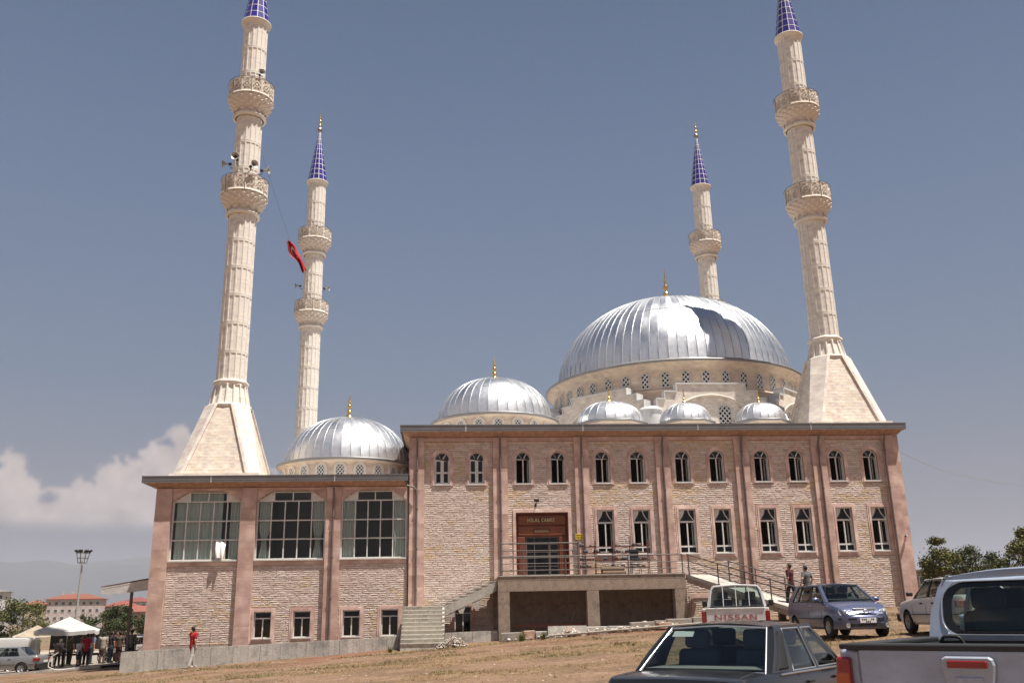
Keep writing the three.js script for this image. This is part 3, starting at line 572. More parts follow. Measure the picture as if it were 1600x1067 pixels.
function domeThing(name, label, cat, x, z, o) {
  // o: r rim radius, h rise, y eave height, er eave radius, dh depth of drum under the eave, n gores, nw windows, wh window size
  const d = thing(name, label, cat, [x, o.y, z], 0);
  const seg = 10, prof = (t) => { const a = t * Math.PI / 2; return [o.r * Math.cos(a) ** 0.96, o.rim + o.h * Math.sin(a)]; };
  const da = Math.PI * 2 / o.n, R = rng(o.n * 7 + 3);
  // one gore of sheet metal; four pressings, so that neighbours do not mirror quite the same
  const gores = [0, 1, 2, 3].map(() => {
    const L = [], j = Array.from({ length: seg + 1 }, () => rr(-0.003, 0.003, R) * o.r / 3);
    const pos = [], uv = [], idx = [];
    for (let i = 0; i <= seg; i++) { const [q, y] = prof(i / seg * 0.985); for (const s of [-1, 0, 1]) { const a = s * da / 2 * 0.985; pos.push(q * Math.cos(a) * 1 + (s === 0 ? j[i] : 0), y, q * Math.sin(a)); uv.push(s * q * da / 2, y); } }
    for (let i = 0; i < seg; i++) for (let s = 0; s < 2; s++) { const a = i * 3 + s; idx.push(a, a + 3, a + 1, a + 1, a + 3, a + 4); }
    const g = new THREE.BufferGeometry(); g.setAttribute('position', new THREE.Float32BufferAttribute(pos, 3)); g.setAttribute('uv', new THREE.Float32BufferAttribute(uv, 2)); g.setIndex(idx); g.computeVertexNormals(); return g;
  });
  for (let i = 0; i < o.n; i++) { const m = new THREE.Mesh(gores[Math.floor(R() * 4)], M.zinc[Math.floor(R() * 3)]); m.name = 'roof_panel'; m.rotation.set(rr(-0.003, 0.003, R), -i * da + rr(-0.002, 0.002, R), rr(-0.003, 0.003, R)); d.add(m); }
  const sg = [], one = []; for (let i = 0; i <= 14; i++) { const [q, y] = prof(i / 14 * 0.985); one.push([q, y + 0.0, 0]); }
  const sr = o.seam || 0.016; const strip = tube(one.map(([q, y]) => [q + sr * 0.4, y + sr * 0.4, 0]), sr, 16, 4);
  for (let i = 0; i < o.n; i++) sg.push(strip.clone().rotateY((i + 0.5) * da));
  for (const t of o.rings || [0.42]) { const [q, y] = prof(t); sg.push(new THREE.TorusGeometry(q + 0.004, sr * 0.6, 4, o.n).rotateX(Math.PI / 2).translate(0, y, 0)); }
  stuff(mesh('standing_seams', sg, M.zincSeam, d));
  mesh('crown_cap', lathe([[o.r * 0.075, 0], [o.r * 0.06, o.r * 0.02], [0.001, o.r * 0.03]], 16).translate(0, o.rim + o.h * 0.995, 0), M.zinc[0], d);
  finial(d, o.fin, o.finR, o.rim + o.h);
  const ns = o.sides || 64, e = o.er;
  const flash = lathe([[o.r * 0.985, o.rim + 0.02], [o.r + 0.03, o.rim + 0.0], [e, 0.02], [e + 0.01, -0.03], [e, -0.10], [e - 0.08, -0.12]], ns);
  mesh('eave_flashing', o.sides ? flash.rotateY(Math.PI / ns) : flash, M.fascia, d);
  const dr = o.dr, cv = []; for (let i = 0; i <= 8; i++) { const a = i / 8 * Math.PI / 2; cv.push([e - 0.06 - (e - 0.06 - dr) * Math.sin(a), -0.11 - (o.cav || 0.5) * (1 - Math.cos(a))]); }
  const drum = [...cv, [dr, -o.dh]]; if (o.ledge) drum.push([dr + 0.16, -o.dh], [dr + 0.16, -o.dh - 0.12], [dr + 0.02, -o.dh - 0.16], [dr + 0.02, -o.dh - 1.6]);
  const dg = lathe(drum.reverse(), ns); mesh('drum', o.sides ? dg.rotateY(Math.PI / ns) : dg, M.drum, d);
  if (o.nw) {
    const [w, h] = o.win, lg = latticeGeo(w, h, o.nx || 3);
    for (let i = 0; i < o.nw; i++) {
      const a = i / o.nw * Math.PI * 2 + (o.w0 || 0), wn = sub('drum_window', d); wn.rotation.y = a; wn.position.set(Math.sin(a) * dr, o.wy, Math.cos(a) * dr);
      const f = new THREE.Mesh(lg, M.white); f.name = 'grille'; f.position.z = 0.03; wn.add(f);
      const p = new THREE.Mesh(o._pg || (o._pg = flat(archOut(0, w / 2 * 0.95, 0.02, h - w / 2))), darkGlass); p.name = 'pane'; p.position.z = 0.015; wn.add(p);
      if (o.hood) { const hd = new THREE.Mesh(o._hd || (o._hd = prism(archOut(0, w / 2 + 0.11, -0.02, h - w / 2), -0.05, 0.06, [[...archOut(0, w / 2 + 0.005, -0.01, h - w / 2)].reverse()])), M.cream[2]); hd.name = 'surround'; wn.add(hd); }
    }
  }
  return shade(d);
}
const bigDome = domeThing('main_dome', 'largest silver sheet-metal dome on a round drum pierced by grille windows', 'dome', 15.7, -13.3, { r: 7.98, h: 6.15, rim: 0.32, y: 16.22, er: 8.87, dr: 8.24, dh: 1.72, cav: 0.62, n: 84, nw: 42, win: [0.52, 0.98], nx: 2, wy: -1.62, fin: 2.2, finR: 0.2, ledge: true, seam: 0.018 });
domeThing('side_dome', 'medium silver dome rising behind the left end of the main roof', 'dome', 2.78, -4.5, { r: 3.33, h: 2.62, rim: 0.10, y: 12.17, er: 3.75, dr: 3.42, dh: 1.2, cav: 0.22, n: 38, nw: 20, win: [0.44, 0.55], nx: 2.5, wy: -0.86, fin: 1.15, finR: 0.145, hood: true });
domeThing('wing_dome', 'silver dome rising behind the roof edge of the lower wing', 'dome', -5.72, -5.0, { r: 3.52, h: 2.78, rim: 0.10, y: 9.80, er: 3.98, dr: 3.62, dh: 1.3, cav: 0.26, n: 42, nw: 22, win: [0.46, 0.62], nx: 2.5, wy: -0.95, fin: 1.25, finR: 0.16, hood: true });
const SD = { h: 1.32, rim: 0.06, dh: 0.95, cav: 0.12, n: 22, fin: 0.82, finR: 0.085, sides: 8 };
domeThing('small_dome', 'small silver dome nearest the medium dome, leftmost of the row of three', 'dome', 9.28, -2.95, { ...SD, r: 1.92, h: 1.30, y: 11.78, er: 2.16, dr: 2.0 }).userData.group = 'small domes along the front roof edge';
domeThing('small_dome', 'small silver dome in the middle of the row of three', 'dome', 13.66, -2.95, { ...SD, r: 1.46, h: 1.14, y: 11.86, er: 1.70, dr: 1.52 }).userData.group = 'small domes along the front roof edge';
domeThing('small_dome', 'small silver dome beside the right minaret, rightmost of the row of three', 'dome', 18.06, -2.95, { ...SD, r: 1.46, h: 1.14, y: 11.86, er: 1.70, dr: 1.52 }).userData.group = 'small domes along the front roof edge';

// ---------------------------------------------------------------- stepped gables round the foot of the main drum
{
  const b = thing('dome_base', 'eight-sided stone base with stepped gables carrying the largest dome', 'dome base', [15.7, ROOF, -13.3]);
  const AP = 8.95, H0 = 0;   // distance of the gables from the axis
  const steps = [[2.06, 3.42], [2.78, 2.95], [3.28, 2.50], [3.74, 2.03], [4.12, 1.55]];
  const outline = (() => { const p = []; for (let i = steps.length - 1; i >= 0; i--) { const [w, h] = steps[i]; if (i === steps.length - 1) p.push([w, H0], [w, h]); else p.push([w, steps[i + 1][1]], [w, h]); } const l = [...p].reverse().map(([x, y]) => [-x, y]); return [...p, ...l]; })();
  const archR = 3.35, ac = -0.62, wins = [[-0.85, 0.15, 0.86, 2.1], [0.85, 0.15, 0.86, 2.1]];
  const archHole = [[-archR * 0.985, 0.02], [archR * 0.985, 0.02], ...arc(0, ac, archR, Math.asin((0.02 - ac) / archR), Math.PI - Math.asin((0.02 - ac) / archR), 26)];
  const wallG = join([prism(outline, -0.55, 0, [[...archHole].reverse()]), prism(archHole, -0.5, -0.22, wins.map(([x, y, w, h]) => archOut(x, w / 2 + 0.01, y, y + h - w / 2).reverse()))]);
  metricUV(wallG);
  const cop = join([[...steps].flatMap(([w, h], i) => { const inner = i === 0 ? 0 : steps[i - 1][0]; const o = []; for (const s of i === 0 ? [0] : [-1, 1]) { if (s === 0) o.push(bx(-w - 0.07, w + 0.07, h, h + 0.08, -0.62, 0.10)); else o.push(bx(s * (inner - 0.0), s * (w + 0.07), h, h + 0.08, -0.62, 0.10)); for (const q of s === 0 ? [-1, 1] : [s]) o.push(bx(q * (w + 0.002), q * (w + 0.07), (steps[i + 1]?.[1] ?? 0.3) + 0.081, h - 0.001, -0.60, 0.09)); } return o; })]);
  const archMould = join([tube(arc(0, ac, archR + 0.04, 0.25, Math.PI - 0.25, 24).map(([x, y]) => [x, y, 0.0]), 0.05, 40, 5)]);
  for (let k = 0; k < 8; k++) {
    const g = sub('stepped_gable', b), a = k * Math.PI / 4; g.rotation.y = a; g.position.set(Math.sin(a) * AP, 0, Math.cos(a) * AP);
    const w = new THREE.Mesh(wallG, M.cream[k % 3]); w.name = 'gable_wall'; g.add(w);
    const c = new THREE.Mesh(cop, M.coping); c.name = 'coping'; g.add(c); const am = new THREE.Mesh(archMould, M.cream[0]); am.name = 'arch_moulding'; g.add(am);
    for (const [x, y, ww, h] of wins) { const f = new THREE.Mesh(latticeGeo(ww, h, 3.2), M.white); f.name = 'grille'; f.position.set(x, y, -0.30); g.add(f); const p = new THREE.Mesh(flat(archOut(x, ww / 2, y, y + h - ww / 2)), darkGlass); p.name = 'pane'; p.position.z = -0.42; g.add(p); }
  }
  mesh('core', lathe([[8.55, 0], [8.55, 2.2], [8.1, 3.0]], 8).rotateY(Math.PI / 8 * 0), M.cream[1], b);
  // metal-covered slopes between the gables
  for (let k = 0; k < 8; k++) { const a = (k + 0.5) * Math.PI / 4, p = (r, t, y) => [r * Math.sin(a + t), y, r * Math.cos(a + t)]; mesh('metal_slope', [tris([...quad(p(10.0, -0.16, 0.5), p(10.0, 0.16, 0.5), p(9.35, 0.17, 1.5), p(9.35, -0.17, 1.5)), ...quad(p(9.35, -0.17, 1.5), p(9.35, 0.17, 1.5), p(8.35, 0.26, 3.0), p(8.35, -0.26, 3.0))])], M.zinc[k % 3], b); mesh('turret', [lathe([[0.62, 0], [0.62, 1.7], [0.70, 1.75], [0.70, 1.85], [0.5, 2.0], [0.001, 2.05]], 8).translate(...p(9.72, 0, 0))], M.coping, b); }
  shade(b);
}

// ---------------------------------------------------------------- minarets
const FL = 16;
function fluted(rb, rt, h, depth = 0.032, n = FL) {       // one drum of the shaft: flutes between plain bands
  const cols = []; for (let i = 0; i < n; i++) for (const [f, in_] of [[0.0, 0], [0.20, 0], [0.27, 1], [0.93, 1], [1.0, 0]].slice(0, 5)) cols.push([(i + f) / n * Math.PI * 2, in_]);
  const rows = [[0, 0], [0.07, 0], [0.07, 1], [h - 0.16, 1], [h - 0.10, 0.0], [h, 0]], L = [];
  const pt = (c, q) => { const y = q[0], r = mix(rb, rt, y / h) - depth * c[1] * q[1]; return [r * Math.sin(c[0]), y, r * Math.cos(c[0])]; };
  for (let j = 0; j < rows.length - 1; j++) for (let i = 0; i < cols.length; i++) { const a = cols[i], b0 = cols[(i + 1) % cols.length], b = i === cols.length - 1 ? [Math.PI * 2, b0[1]] : b0; if (Math.abs(a[0] - b[0]) < 1e-6 && a[1] === b[1]) continue; L.push(...quad(pt(a, rows[j]), pt(b, rows[j]), pt(b, rows[j + 1]), pt(a, rows[j + 1]))); }
  return tris(L);
}
const MUQ = (() => {          // stalactite corbel: rows of faceted diamonds widening upward
  const n = 32, rows = 6, L = [], y = (j) => 0.22 + j / (rows - 1) * 0.75, rad = (j) => 0.97 + 0.45 * Math.sin(j / (rows - 1) * Math.PI / 2) ** 0.85;
  const p = (i, j) => { const a = i / n * Math.PI * 2, o = ((i + j) % 2 ? 1 : -1) * (j === 0 || j === rows - 1 ? 0.02 : 0.075); return [(rad(j) + o) * Math.sin(a), y(j) + ((i + j) % 2 ? 0.025 : -0.025), (rad(j) + o) * Math.cos(a)]; };
  for (let j = 0; j < rows - 1; j++) for (let i = 0; i < n; i++) { if ((i + j) % 2) L.push([p(i, j), p(i + 1, j), p(i, j + 1)], [p(i + 1, j), p(i + 1, j + 1), p(i, j + 1)]); else L.push([p(i, j), p(i + 1, j), p(i + 1, j + 1)], [p(i, j), p(i + 1, j + 1), p(i, j + 1)]); }
  // pointed scallops hanging under the diamonds
  for (let i = 0; i < 12; i++) { const a = (t) => (i + t) / 12 * Math.PI * 2, q = (t, r, yy) => [r * Math.sin(a(t)), yy, r * Math.cos(a(t))]; L.push([q(0.5, 1.03, 0.02), q(1, 1.02, 0.23), q(0.5, 1.06, 0.25)], [q(0.5, 1.03, 0.02), q(0.5, 1.06, 0.25), q(0, 1.02, 0.23)]); }
  return tris(L);
})();
const MUQ_CORE = lathe([[0.93, 0], [0.94, 0.23], [1.20, 0.62], [1.34, 0.96], [1.36, 1.0]], 40);
const BALC = { panel: (() => { const w = 2 * 1.42 * Math.sin(Math.PI / 14), h = 0.92, gs = [prism(rectOut(-w / 2, w / 2, 0, h), -0.03, 0.03, [rectOut(-w / 2 + 0.06, w / 2 - 0.06, 0.08, h - 0.08).reverse()])]; gs.push(new THREE.TorusGeometry(0.22, 0.028, 5, 18).translate(0, h / 2, 0)); const c = [0, h / 2]; const dm = [[0.21, 0], [0, 0.21], [-0.21, 0], [0, -0.21]]; dm.forEach((p, i) => { const q = dm[(i + 1) % 4]; gs.push(bar([p[0], c[1] + p[1], 0.005], [q[0], c[1] + q[1], 0.005], 0.035, 0.05)); gs.push(bar([p[0] * 1.02, c[1] + p[1] * 1.02, 0], [p[0] * 1.75, c[1] + p[1] * (p[0] ? 1.7 : 1.75), 0], 0.04, 0.04)); }); gs.push(new THREE.CylinderGeometry(0.07, 0.07, 0.05, 8).rotateX(Math.PI / 2).translate(0, h / 2, 0)); for (const sx of [-1, 1]) for (const sy of [-1, 1]) gs.push(bar([sx * 0.16, h / 2 + sy * 0.18, 0], [sx * (w / 2 - 0.04), h / 2 + sy * (h / 2 - 0.06), 0], 0.05, 0.04)); return metricUV(join(gs)); })(), back: lathe([[1.30, 0], [1.36, 0.0], [1.36, 0.90], [1.30, 0.90], [1.30, 0.0]], 14), n: 14 };
function balcony(parent, y) {
  const b = sub('balcony', parent); b.scale.set(0.93, 1, 0.93);
  mesh('neck_ring', lathe([[0.90, -0.24], [1.04, -0.20], [1.07, -0.12], [1.04, -0.05], [0.96, 0.0], [0.93, 0.05]], 36).translate(0, y, 0), M.shaft, b);
  const m = new THREE.Mesh(MUQ, M.carve); m.name = 'corbel'; m.position.y = y; b.add(m);
  mesh('corbel_core', MUQ_CORE.clone().translate(0, y, 0), M.carve, b);
  mesh('floor_ring', [lathe([[1.30, 0], [1.46, 0.01], [1.48, 0.05], [1.46, 0.10], [0.8, 0.11]], 42).translate(0, y + 1.0, 0)], M.cream[2], b);
  mesh('parapet', BALC.back.clone().translate(0, y + 1.11, 0), M.cream[0], b);
  for (let i = 0; i < BALC.n; i++) { const a = i / BALC.n * Math.PI * 2, p = new THREE.Mesh(BALC.panel, M.cream[i % 3]); p.name = 'parapet_panel'; p.rotation.y = a; p.position.set(1.395 * Math.sin(a), y + 1.11, 1.395 * Math.cos(a)); b.add(p); }
  const rg = [new THREE.TorusGeometry(1.47, 0.017, 5, 56).rotateX(Math.PI / 2).translate(0, y + 2.06, 0), ...around(7, (i, a) => rod([1.47 * Math.sin(a + 0.22), y + 1.00, 1.47 * Math.cos(a + 0.22)], [1.47 * Math.sin(a + 0.22), y + 2.06, 1.47 * Math.cos(a + 0.22)], 0.018, 5))];
  mesh('railing', rg, M.rail, b);
  return b;
}
function tiled(A, B, C, D, rows, tw, seed, th = 0.012) {   // thin stone tiles in broken courses over a four-cornered face
  const r = rng(seed), P = [A, B, C, D].map((p) => V(...p)), n = P[1].clone().sub(P[0]).cross(P[3].clone().sub(P[0])).normalize(), L = [], K = [];
  const at = (u, v, o) => P[0].clone().lerp(P[1], u).lerp(P[3].clone().lerp(P[2], u), v).addScaledVector(n, o).toArray();
  for (let j = 0; j < rows; j++) {
    const v0 = j / rows, v1 = (j + 1) / rows - 0.0015, wd = mix(P[0].distanceTo(P[1]), P[3].distanceTo(P[2]), (v0 + v1) / 2), cnt = Math.max(1, Math.round(wd / tw)); let u = 0; const off = j % 2 ? 0.5 / cnt : 0; const edges = [0]; for (let k = 0; k < cnt; k++) { const e = (k + 1) / cnt - off + (off ? 0 : 0); if (e > 0.02 && e < 0.98) edges.push(e); } edges.push(1);
    for (let k = 0; k < edges.length - 1; k++) { const u0 = edges[k] + 0.0015, u1 = edges[k + 1] - 0.0015, o = th + rr(0, 0.004, r); const f = [at(u0, v0, o), at(u1, v0, o), at(u1, v1, o), at(u0, v1, o)], g = [at(u0, v0, 0), at(u1, v0, 0), at(u1, v1, 0), at(u0, v1, 0)]; const t = quad(...f); for (let q = 0; q < 4; q++) { const w = (q + 1) % 4; t.push(...quad(g[q], g[w], f[w], f[q])); } const c = r(); let col = c < 0.18 ? [0.80, 0.695, 0.585] : c < 0.45 ? [0.84, 0.75, 0.655] : c < 0.6 ? [0.86, 0.78, 0.695] : [0.83, 0.75, 0.66]; const kk = rr(0.95, 1.03, r); col = col.map((q) => q * kk); L.push(...t); t.forEach(() => K.push(col)); }
  }
  return tris(L, K);
}
const CONE = { y0: 0, h: 4.95, r0: 0.83, n: 12, rows: 9 };
function minaret(name, label, x, z, yBase, yFrustum, yRing, seed) {
  const m = thing(name, label, 'minaret', [x, 0, z], 0, 'minarets of the mosque');
  // square foot turning into an eight-sided collar
  if (yBase !== null) {
    const foot = sub('pedestal', m), B = 2.12, c = 0.46, A = 1.06, q = A * 0.4142;
    mesh('plinth', [bx(-B - 0.16, B + 0.16, yBase - 0.6, yBase + 0.22, -B - 0.16, B + 0.16)], M.cream[1], foot);
    const y0 = yBase + 0.22, y1 = yFrustum;
    const rot = (p, k) => { const a = k * Math.PI / 2; return [p[0] * Math.cos(a) + p[2] * Math.sin(a), p[1], -p[0] * Math.sin(a) + p[2] * Math.cos(a)]; };
    const core = [], bands = [];
    for (let k = 0; k < 4; k++) {
      const Q = [[-(B - c), y0, B], [B - c, y0, B], [q, y1, A], [-q, y1, A]].map((p) => rot(p, k));
      stuff(mesh('stone_tiles', tiled(Q[0], Q[1], Q[2], Q[3], 22, 0.62, seed * 10 + k), M.creamTiles, foot));
      core.push(...quad(...Q));
      const N1 = [[B - c, y0, B], [B, y0, B - c], [A, y1, q], [q, y1, A]].map((p) => rot(p, k)); core.push(...quad(...N1));
      // corner band, proud of the faces beside it
      const o = 0.13, e = 0.10, nb = [[B - c - e, y0, B + o], [B - c + 0.07, y0, B + o], [B + o, y0, B - c + 0.07], [B + o, y0, B - c - e]], nt = [[q - e, y1, A + o], [q + 0.05, y1, A + o], [A + o, y1, q + 0.05], [A + o, y1, q - e]], ib = [[B - c - e, y0, B - 0.05], [B - 0.05, y0, B - c - e]], it = [[q - e, y1, A - 0.05], [A - 0.05, y1, q - e]];
      const t = []; for (let i = 0; i < 3; i++) t.push(...quad(nb[i], nb[i + 1], nt[i + 1], nt[i])); t.push(...quad(ib[0], nb[0], nt[0], it[0]), ...quad(nb[3], ib[1], it[1], nt[3]), ...quad(nt[0], nt[1], nt[2], nt[3]).reverse());
      bands.push(t.map((tr) => tr.map((p) => rot(p, k))));
      const top = [[-q - 0.02, y1 - 0.16, A + 0.05], [q + 0.02, y1 - 0.16, A + 0.05], [q + 0.02, y1, A + 0.12], [-q - 0.02, y1, A + 0.12], [-q - 0.02, y1 - 0.16, A], [q + 0.02, y1 - 0.16, A]];
      bands.push([...quad(top[0], top[1], top[2], top[3]), ...quad(top[4], top[5], top[1], top[0])].map((tr) => tr.map((p) => rot(p, k))));
      if (k !== 0) mesh('slit_recess', [moved(prism([[-0.09, y0 + 0.1], [0.09, y0 + 0.1], [0.09, y0 + 1.9], [-0.09, y0 + 1.9]], 0, 0.03), (g) => { g.translate(0, -y0, 0); g.rotateX(-Math.atan2(B - A, y1 - y0)); g.translate(0.9, y0, B - 0.0); g.rotateY(k * Math.PI / 2); })], M.carve, foot);
    }
    mesh('pedestal_core', tris(core), M.cream[1], foot); mesh('corner_band', bands.map((b) => tris(b)), M.cream[2], foot);
    mesh('fluted_collar', [fluted(1.13, 0.88, yRing - yFrustum - 0.02, 0.09, 16).translate(0, yFrustum + 0.01, 0), lathe([[1.2, -0.02], [1.2, 0.03], [0.9, 0.04]], 32).translate(0, yFrustum, 0)], M.shaft, foot);
    mesh('base_ring', lathe([[0.87, -0.1], [0.98, -0.02], [1.0, 0.06], [0.96, 0.14], [0.83, 0.2]], 8).rotateY(Math.PI / 8).translate(0, yRing, 0), M.cream[2], foot);
  }
  const drums = (ya, yb, rb, rt) => { const n = Math.max(1, Math.round((yb - ya) / 1.66)), h = (yb - ya) / n; for (let i = 0; i < n; i++) { const a = mix(rb, rt, i / n), b = mix(rb, rt, (i + 1) / n); mesh('shaft_drum', [fluted(a, b, h - 0.012).translate(0, ya + i * h, 0)], M.shaft, m); } };
  drums(yRing + 0.1, 24.2, 0.83, 0.80); balcony(m, 24.35);
  drums(25.4, 30.55, 0.785, 0.765); balcony(m, 30.75);
  drums(31.8, 37.08, 0.755, 0.735);
  mesh('shaft_core', lathe([[0.74, yRing - 0.1], [0.73, 24.4], [0.70, 30.6], [0.68, 37.2], [0.001, 37.2]], 24), M.shaft, m);
  mesh('cap_ring', lathe([[0.73, -0.16], [0.83, -0.08], [0.91, 0.04], [0.91, 0.10], [0.82, 0.14]], 36).translate(0, 37.20, 0), M.cream[2], m);
  const spire = sub('spire', m), R = rng(seed);
  mesh('spire_core', lathe([[CONE.r0, 0], [0.06, CONE.h], [0.001, CONE.h + 0.02]], CONE.n).rotateY(Math.PI / CONE.n).translate(0, 37.33, 0), M.grout, spire);
  for (let j = 0; j < CONE.rows; j++) {
    const key = 't' + j; if (!CONE[key]) { const ya = j / CONE.rows * CONE.h * 0.93 + 0.03, yb = (j + 1) / CONE.rows * CONE.h * 0.93 - 0.035, rad = (y) => (CONE.r0 + (0.06 - CONE.r0) * y / CONE.h) + 0.012, hw = Math.PI / CONE.n, p = (s, y, d) => { const w = rad(y) * Math.sin(hw) - 0.026, ap = rad(y) * Math.cos(hw) + d; return [s * Math.max(0.004, w), y, ap]; }; const f = [p(-1, ya, 0), p(1, ya, 0), p(1, yb, 0), p(-1, yb, 0)], b = [p(-1, ya, -0.02), p(1, ya, -0.02), p(1, yb, -0.02), p(-1, yb, -0.02)]; const t = quad(...f); for (let q = 0; q < 4; q++) { const w = (q + 1) % 4; t.push(...quad(b[q], b[w], f[w], f[q])); } CONE[key] = tris(t); }
    for (let i = 0; i < CONE.n; i++) { const t = new THREE.Mesh(CONE[key], M.blueTile[Math.floor(R() * 3)]); t.name = 'tile'; t.rotation.y = i / CONE.n * Math.PI * 2; t.position.y = 37.33; spire.add(t); }
  }
  mesh('spire_tip', lathe([[0.13, 0], [0.085, 0.42], [0.06, 0.5], [0.001, 0.52]], 12).translate(0, 37.33 + CONE.h - 0.42, 0), M.coping, spire);
  finial(spire, 1.5, 0.13, 37.33 + CONE.h + 0.05);
  return shade(m);
}
minaret('minaret', 'tall near minaret standing on the roof of the lower wing, with four horn loudspeakers', -12.0, -2.35, 8.62, 12.75, 14.05, 1);
minaret('minaret', 'tall near minaret standing on the right end of the main roof', 22.22, -2.35, 11.18, 15.48, 16.6, 2);
minaret('minaret', 'far minaret behind the lower wing dome, beside the red flag', -11.15, -24.3, 8.62, 12.75, 14.05, 3);
minaret('minaret', 'far minaret whose foot is hidden by the largest dome', 22.25, -24.2, 11.18, 15.48, 16.6, 4);

// ---------------------------------------------------------------- horn loudspeakers, flag, wires
function horn(x, y, z, az, s, label) {
  const h = thing('horn_loudspeaker', label, 'loudspeaker', [x, y, z], az, 'horn loudspeakers on the minarets');
  mesh('horn', [lathe([[0.04, 0], [0.05, 0.12], [0.08, 0.22], [0.15, 0.31], [0.23, 0.36], [0.245, 0.365], [0.235, 0.355], [0.14, 0.28], [0.05, 0.16], [0.03, 0.05]], 20).scale(s, s, s).rotateX(Math.PI / 2)], M.hornGrey, h);
  mesh('driver', [new THREE.CylinderGeometry(0.075, 0.085, 0.16, 12).scale(s, s, s).rotateX(Math.PI / 2).translate(0, 0, -0.07 * s)], M.blackMetal, h); mesh('phase_plug', [new THREE.CylinderGeometry(0.05, 0.02, 0.16, 10).rotateX(Math.PI / 2).scale(s, s, s).translate(0, 0, 0.22 * s)], M.blackMetal, h);
  mesh('bracket', [bar([0, -0.02, 0.02], [0, -0.26, -0.12], 0.05, 0.02), bar([0, -0.26, -0.12], [0, -0.26, -0.42], 0.04, 0.03)], M.rail, h);
  return h;
}
horn(-12.30, 27.35, -1.15, -0.05, 1.05, 'horn loudspeaker facing the camera, in the middle of the near left minaret');
horn(-11.45, 26.95, -1.25, 0.7, 1.05, 'horn loudspeaker aimed to the front right, beside the middle one');
horn(-13.0, 27.55, -2.2, -1.5, 1.0, 'horn loudspeaker pointing left off the near left minaret');
horn(-10.95, 27.1, -2.1, 1.45, 1.0, 'horn loudspeaker pointing right off the near left minaret');
horn(-12.25, 27.95, -24.4, -1.45, 1.0, 'horn loudspeaker pointing left off the far left minaret');
horn(-10.15, 27.75, -24.4, 1.4, 1.0, 'horn loudspeaker pointing right off the far left minaret');
horn(-11.35, 33.2, -1.45, 0.5, 0.9, 'small dark horn loudspeaker above the upper balcony of the near left minaret');
tag(mesh('flag_cable', [tube([[-11.25, 28.6, -2.9], [-11.1, 27.2, -11.5], [-11.0, 26.9, -17], [-11.0, 27.4, -24.0]], 0.007, 24, 4)], M.rail), 'thin cable strung between the two left minarets', 'cable');
{ // red flag with crescent and star, hanging folded from the cable
  const f = thing('flag', 'red flag with white crescent and star hanging between the two left minarets', 'flag', [-11.12, 26.75, -12.0]);
  const nx = 24, ny = 8, g = new THREE.PlaneGeometry(1, 1, nx, ny), p = g.attributes.position;
  const F = (u, v) => { const w = mix(0.20, 0.62, smooth(0, 0.25, u)) * (1 - 0.45 * smooth(0.35, 0.75, u)) , s = v - 0.5; return [u * 1.28 + s * w * 0.75 + 0.04 * Math.sin(u * 11), -u * 2.22 + s * w * 0.55 - 0.03 * Math.sin(u * 7), 0.16 * Math.sin(v * 9 + u * 3) + 0.05 * Math.sin(u * 12)]; };
  for (let i = 0; i < p.count; i++) p.setXYZ(i, ...F(p.getX(i) + 0.5, p.getY(i) + 0.5));
  g.computeVertexNormals(); mesh('cloth', g, mat([0.40, 0.007, 0.009], 0.8, { side: THREE.DoubleSide }), f, false);
  const onF = (gg) => { const q = gg.attributes.position; for (let i = 0; i < q.count; i++) { const c = F(q.getX(i), q.getY(i)); q.setXYZ(i, c[0], c[1], c[2] + 0.012); } gg.computeVertexNormals(); return gg; };
  const cres = new THREE.Shape(); cres.absarc(0.36, 0.5, 0.20, 0.75, Math.PI * 2 - 0.75, false); cres.absarc(0.41, 0.5, 0.155, Math.PI * 2 - 0.95, 0.95, true);
  mesh('emblem', [onF(new THREE.ShapeGeometry(new THREE.Shape(cres.getPoints(14)), 3)), onF(flat(around(10, (i, a) => { const r = i % 2 ? 0.045 : 0.11; return [0.56 + 0.5 * r * Math.cos(a), 0.5 + r * Math.sin(a)]; })))], M.flagWhite, f, false);
}
tag(mesh('overhead_wire', [tube([[24.9, 10.35, -2.0], [32, 9.6, -8], [44, 9.0, -14], [60, 9.4, -20]], 0.012, 30, 4)], M.hornGrey), 'thin overhead wire leaving the right corner of the mosque', 'wire');

// ---------------------------------------------------------------- entrance terrace, stairs, ramp
const FLOOR = 3.30;
{
  const t = thing('entrance_terrace', 'raw concrete entrance terrace with two dark open bays beneath it', 'terrace');
  mesh('deck', bx(2.42, 11.50, 3.12, FLOOR, 0.06, 3.0), M.render, t);
  mesh('front_beam', bx(2.42, 11.50, 2.62, 3.118, 2.55, 2.995), M.render, t);
  for (const [a, b] of [[2.42, 2.96], [6.67, 7.25], [10.94, 11.50]]) mesh('column', bx(a, b, 0.2, 2.618, 2.45, 2.99), M.render, t);
  for (const x of [2.5, 6.75, 10.98]) mesh('cross_beam', bx(x, x + 0.4, 2.66, 3.118, 0.25, 2.548), M.render, t);
  mesh('back_wall', bx(2.30, 12.2, 0.0, 3.117, 0.20, 0.24), M.render, t);
  mesh('deck_edge', bx(2.40, 11.52, FLOOR + 0.002, FLOOR + 0.05, 2.85, 3.03), M.concretePale, t);
}
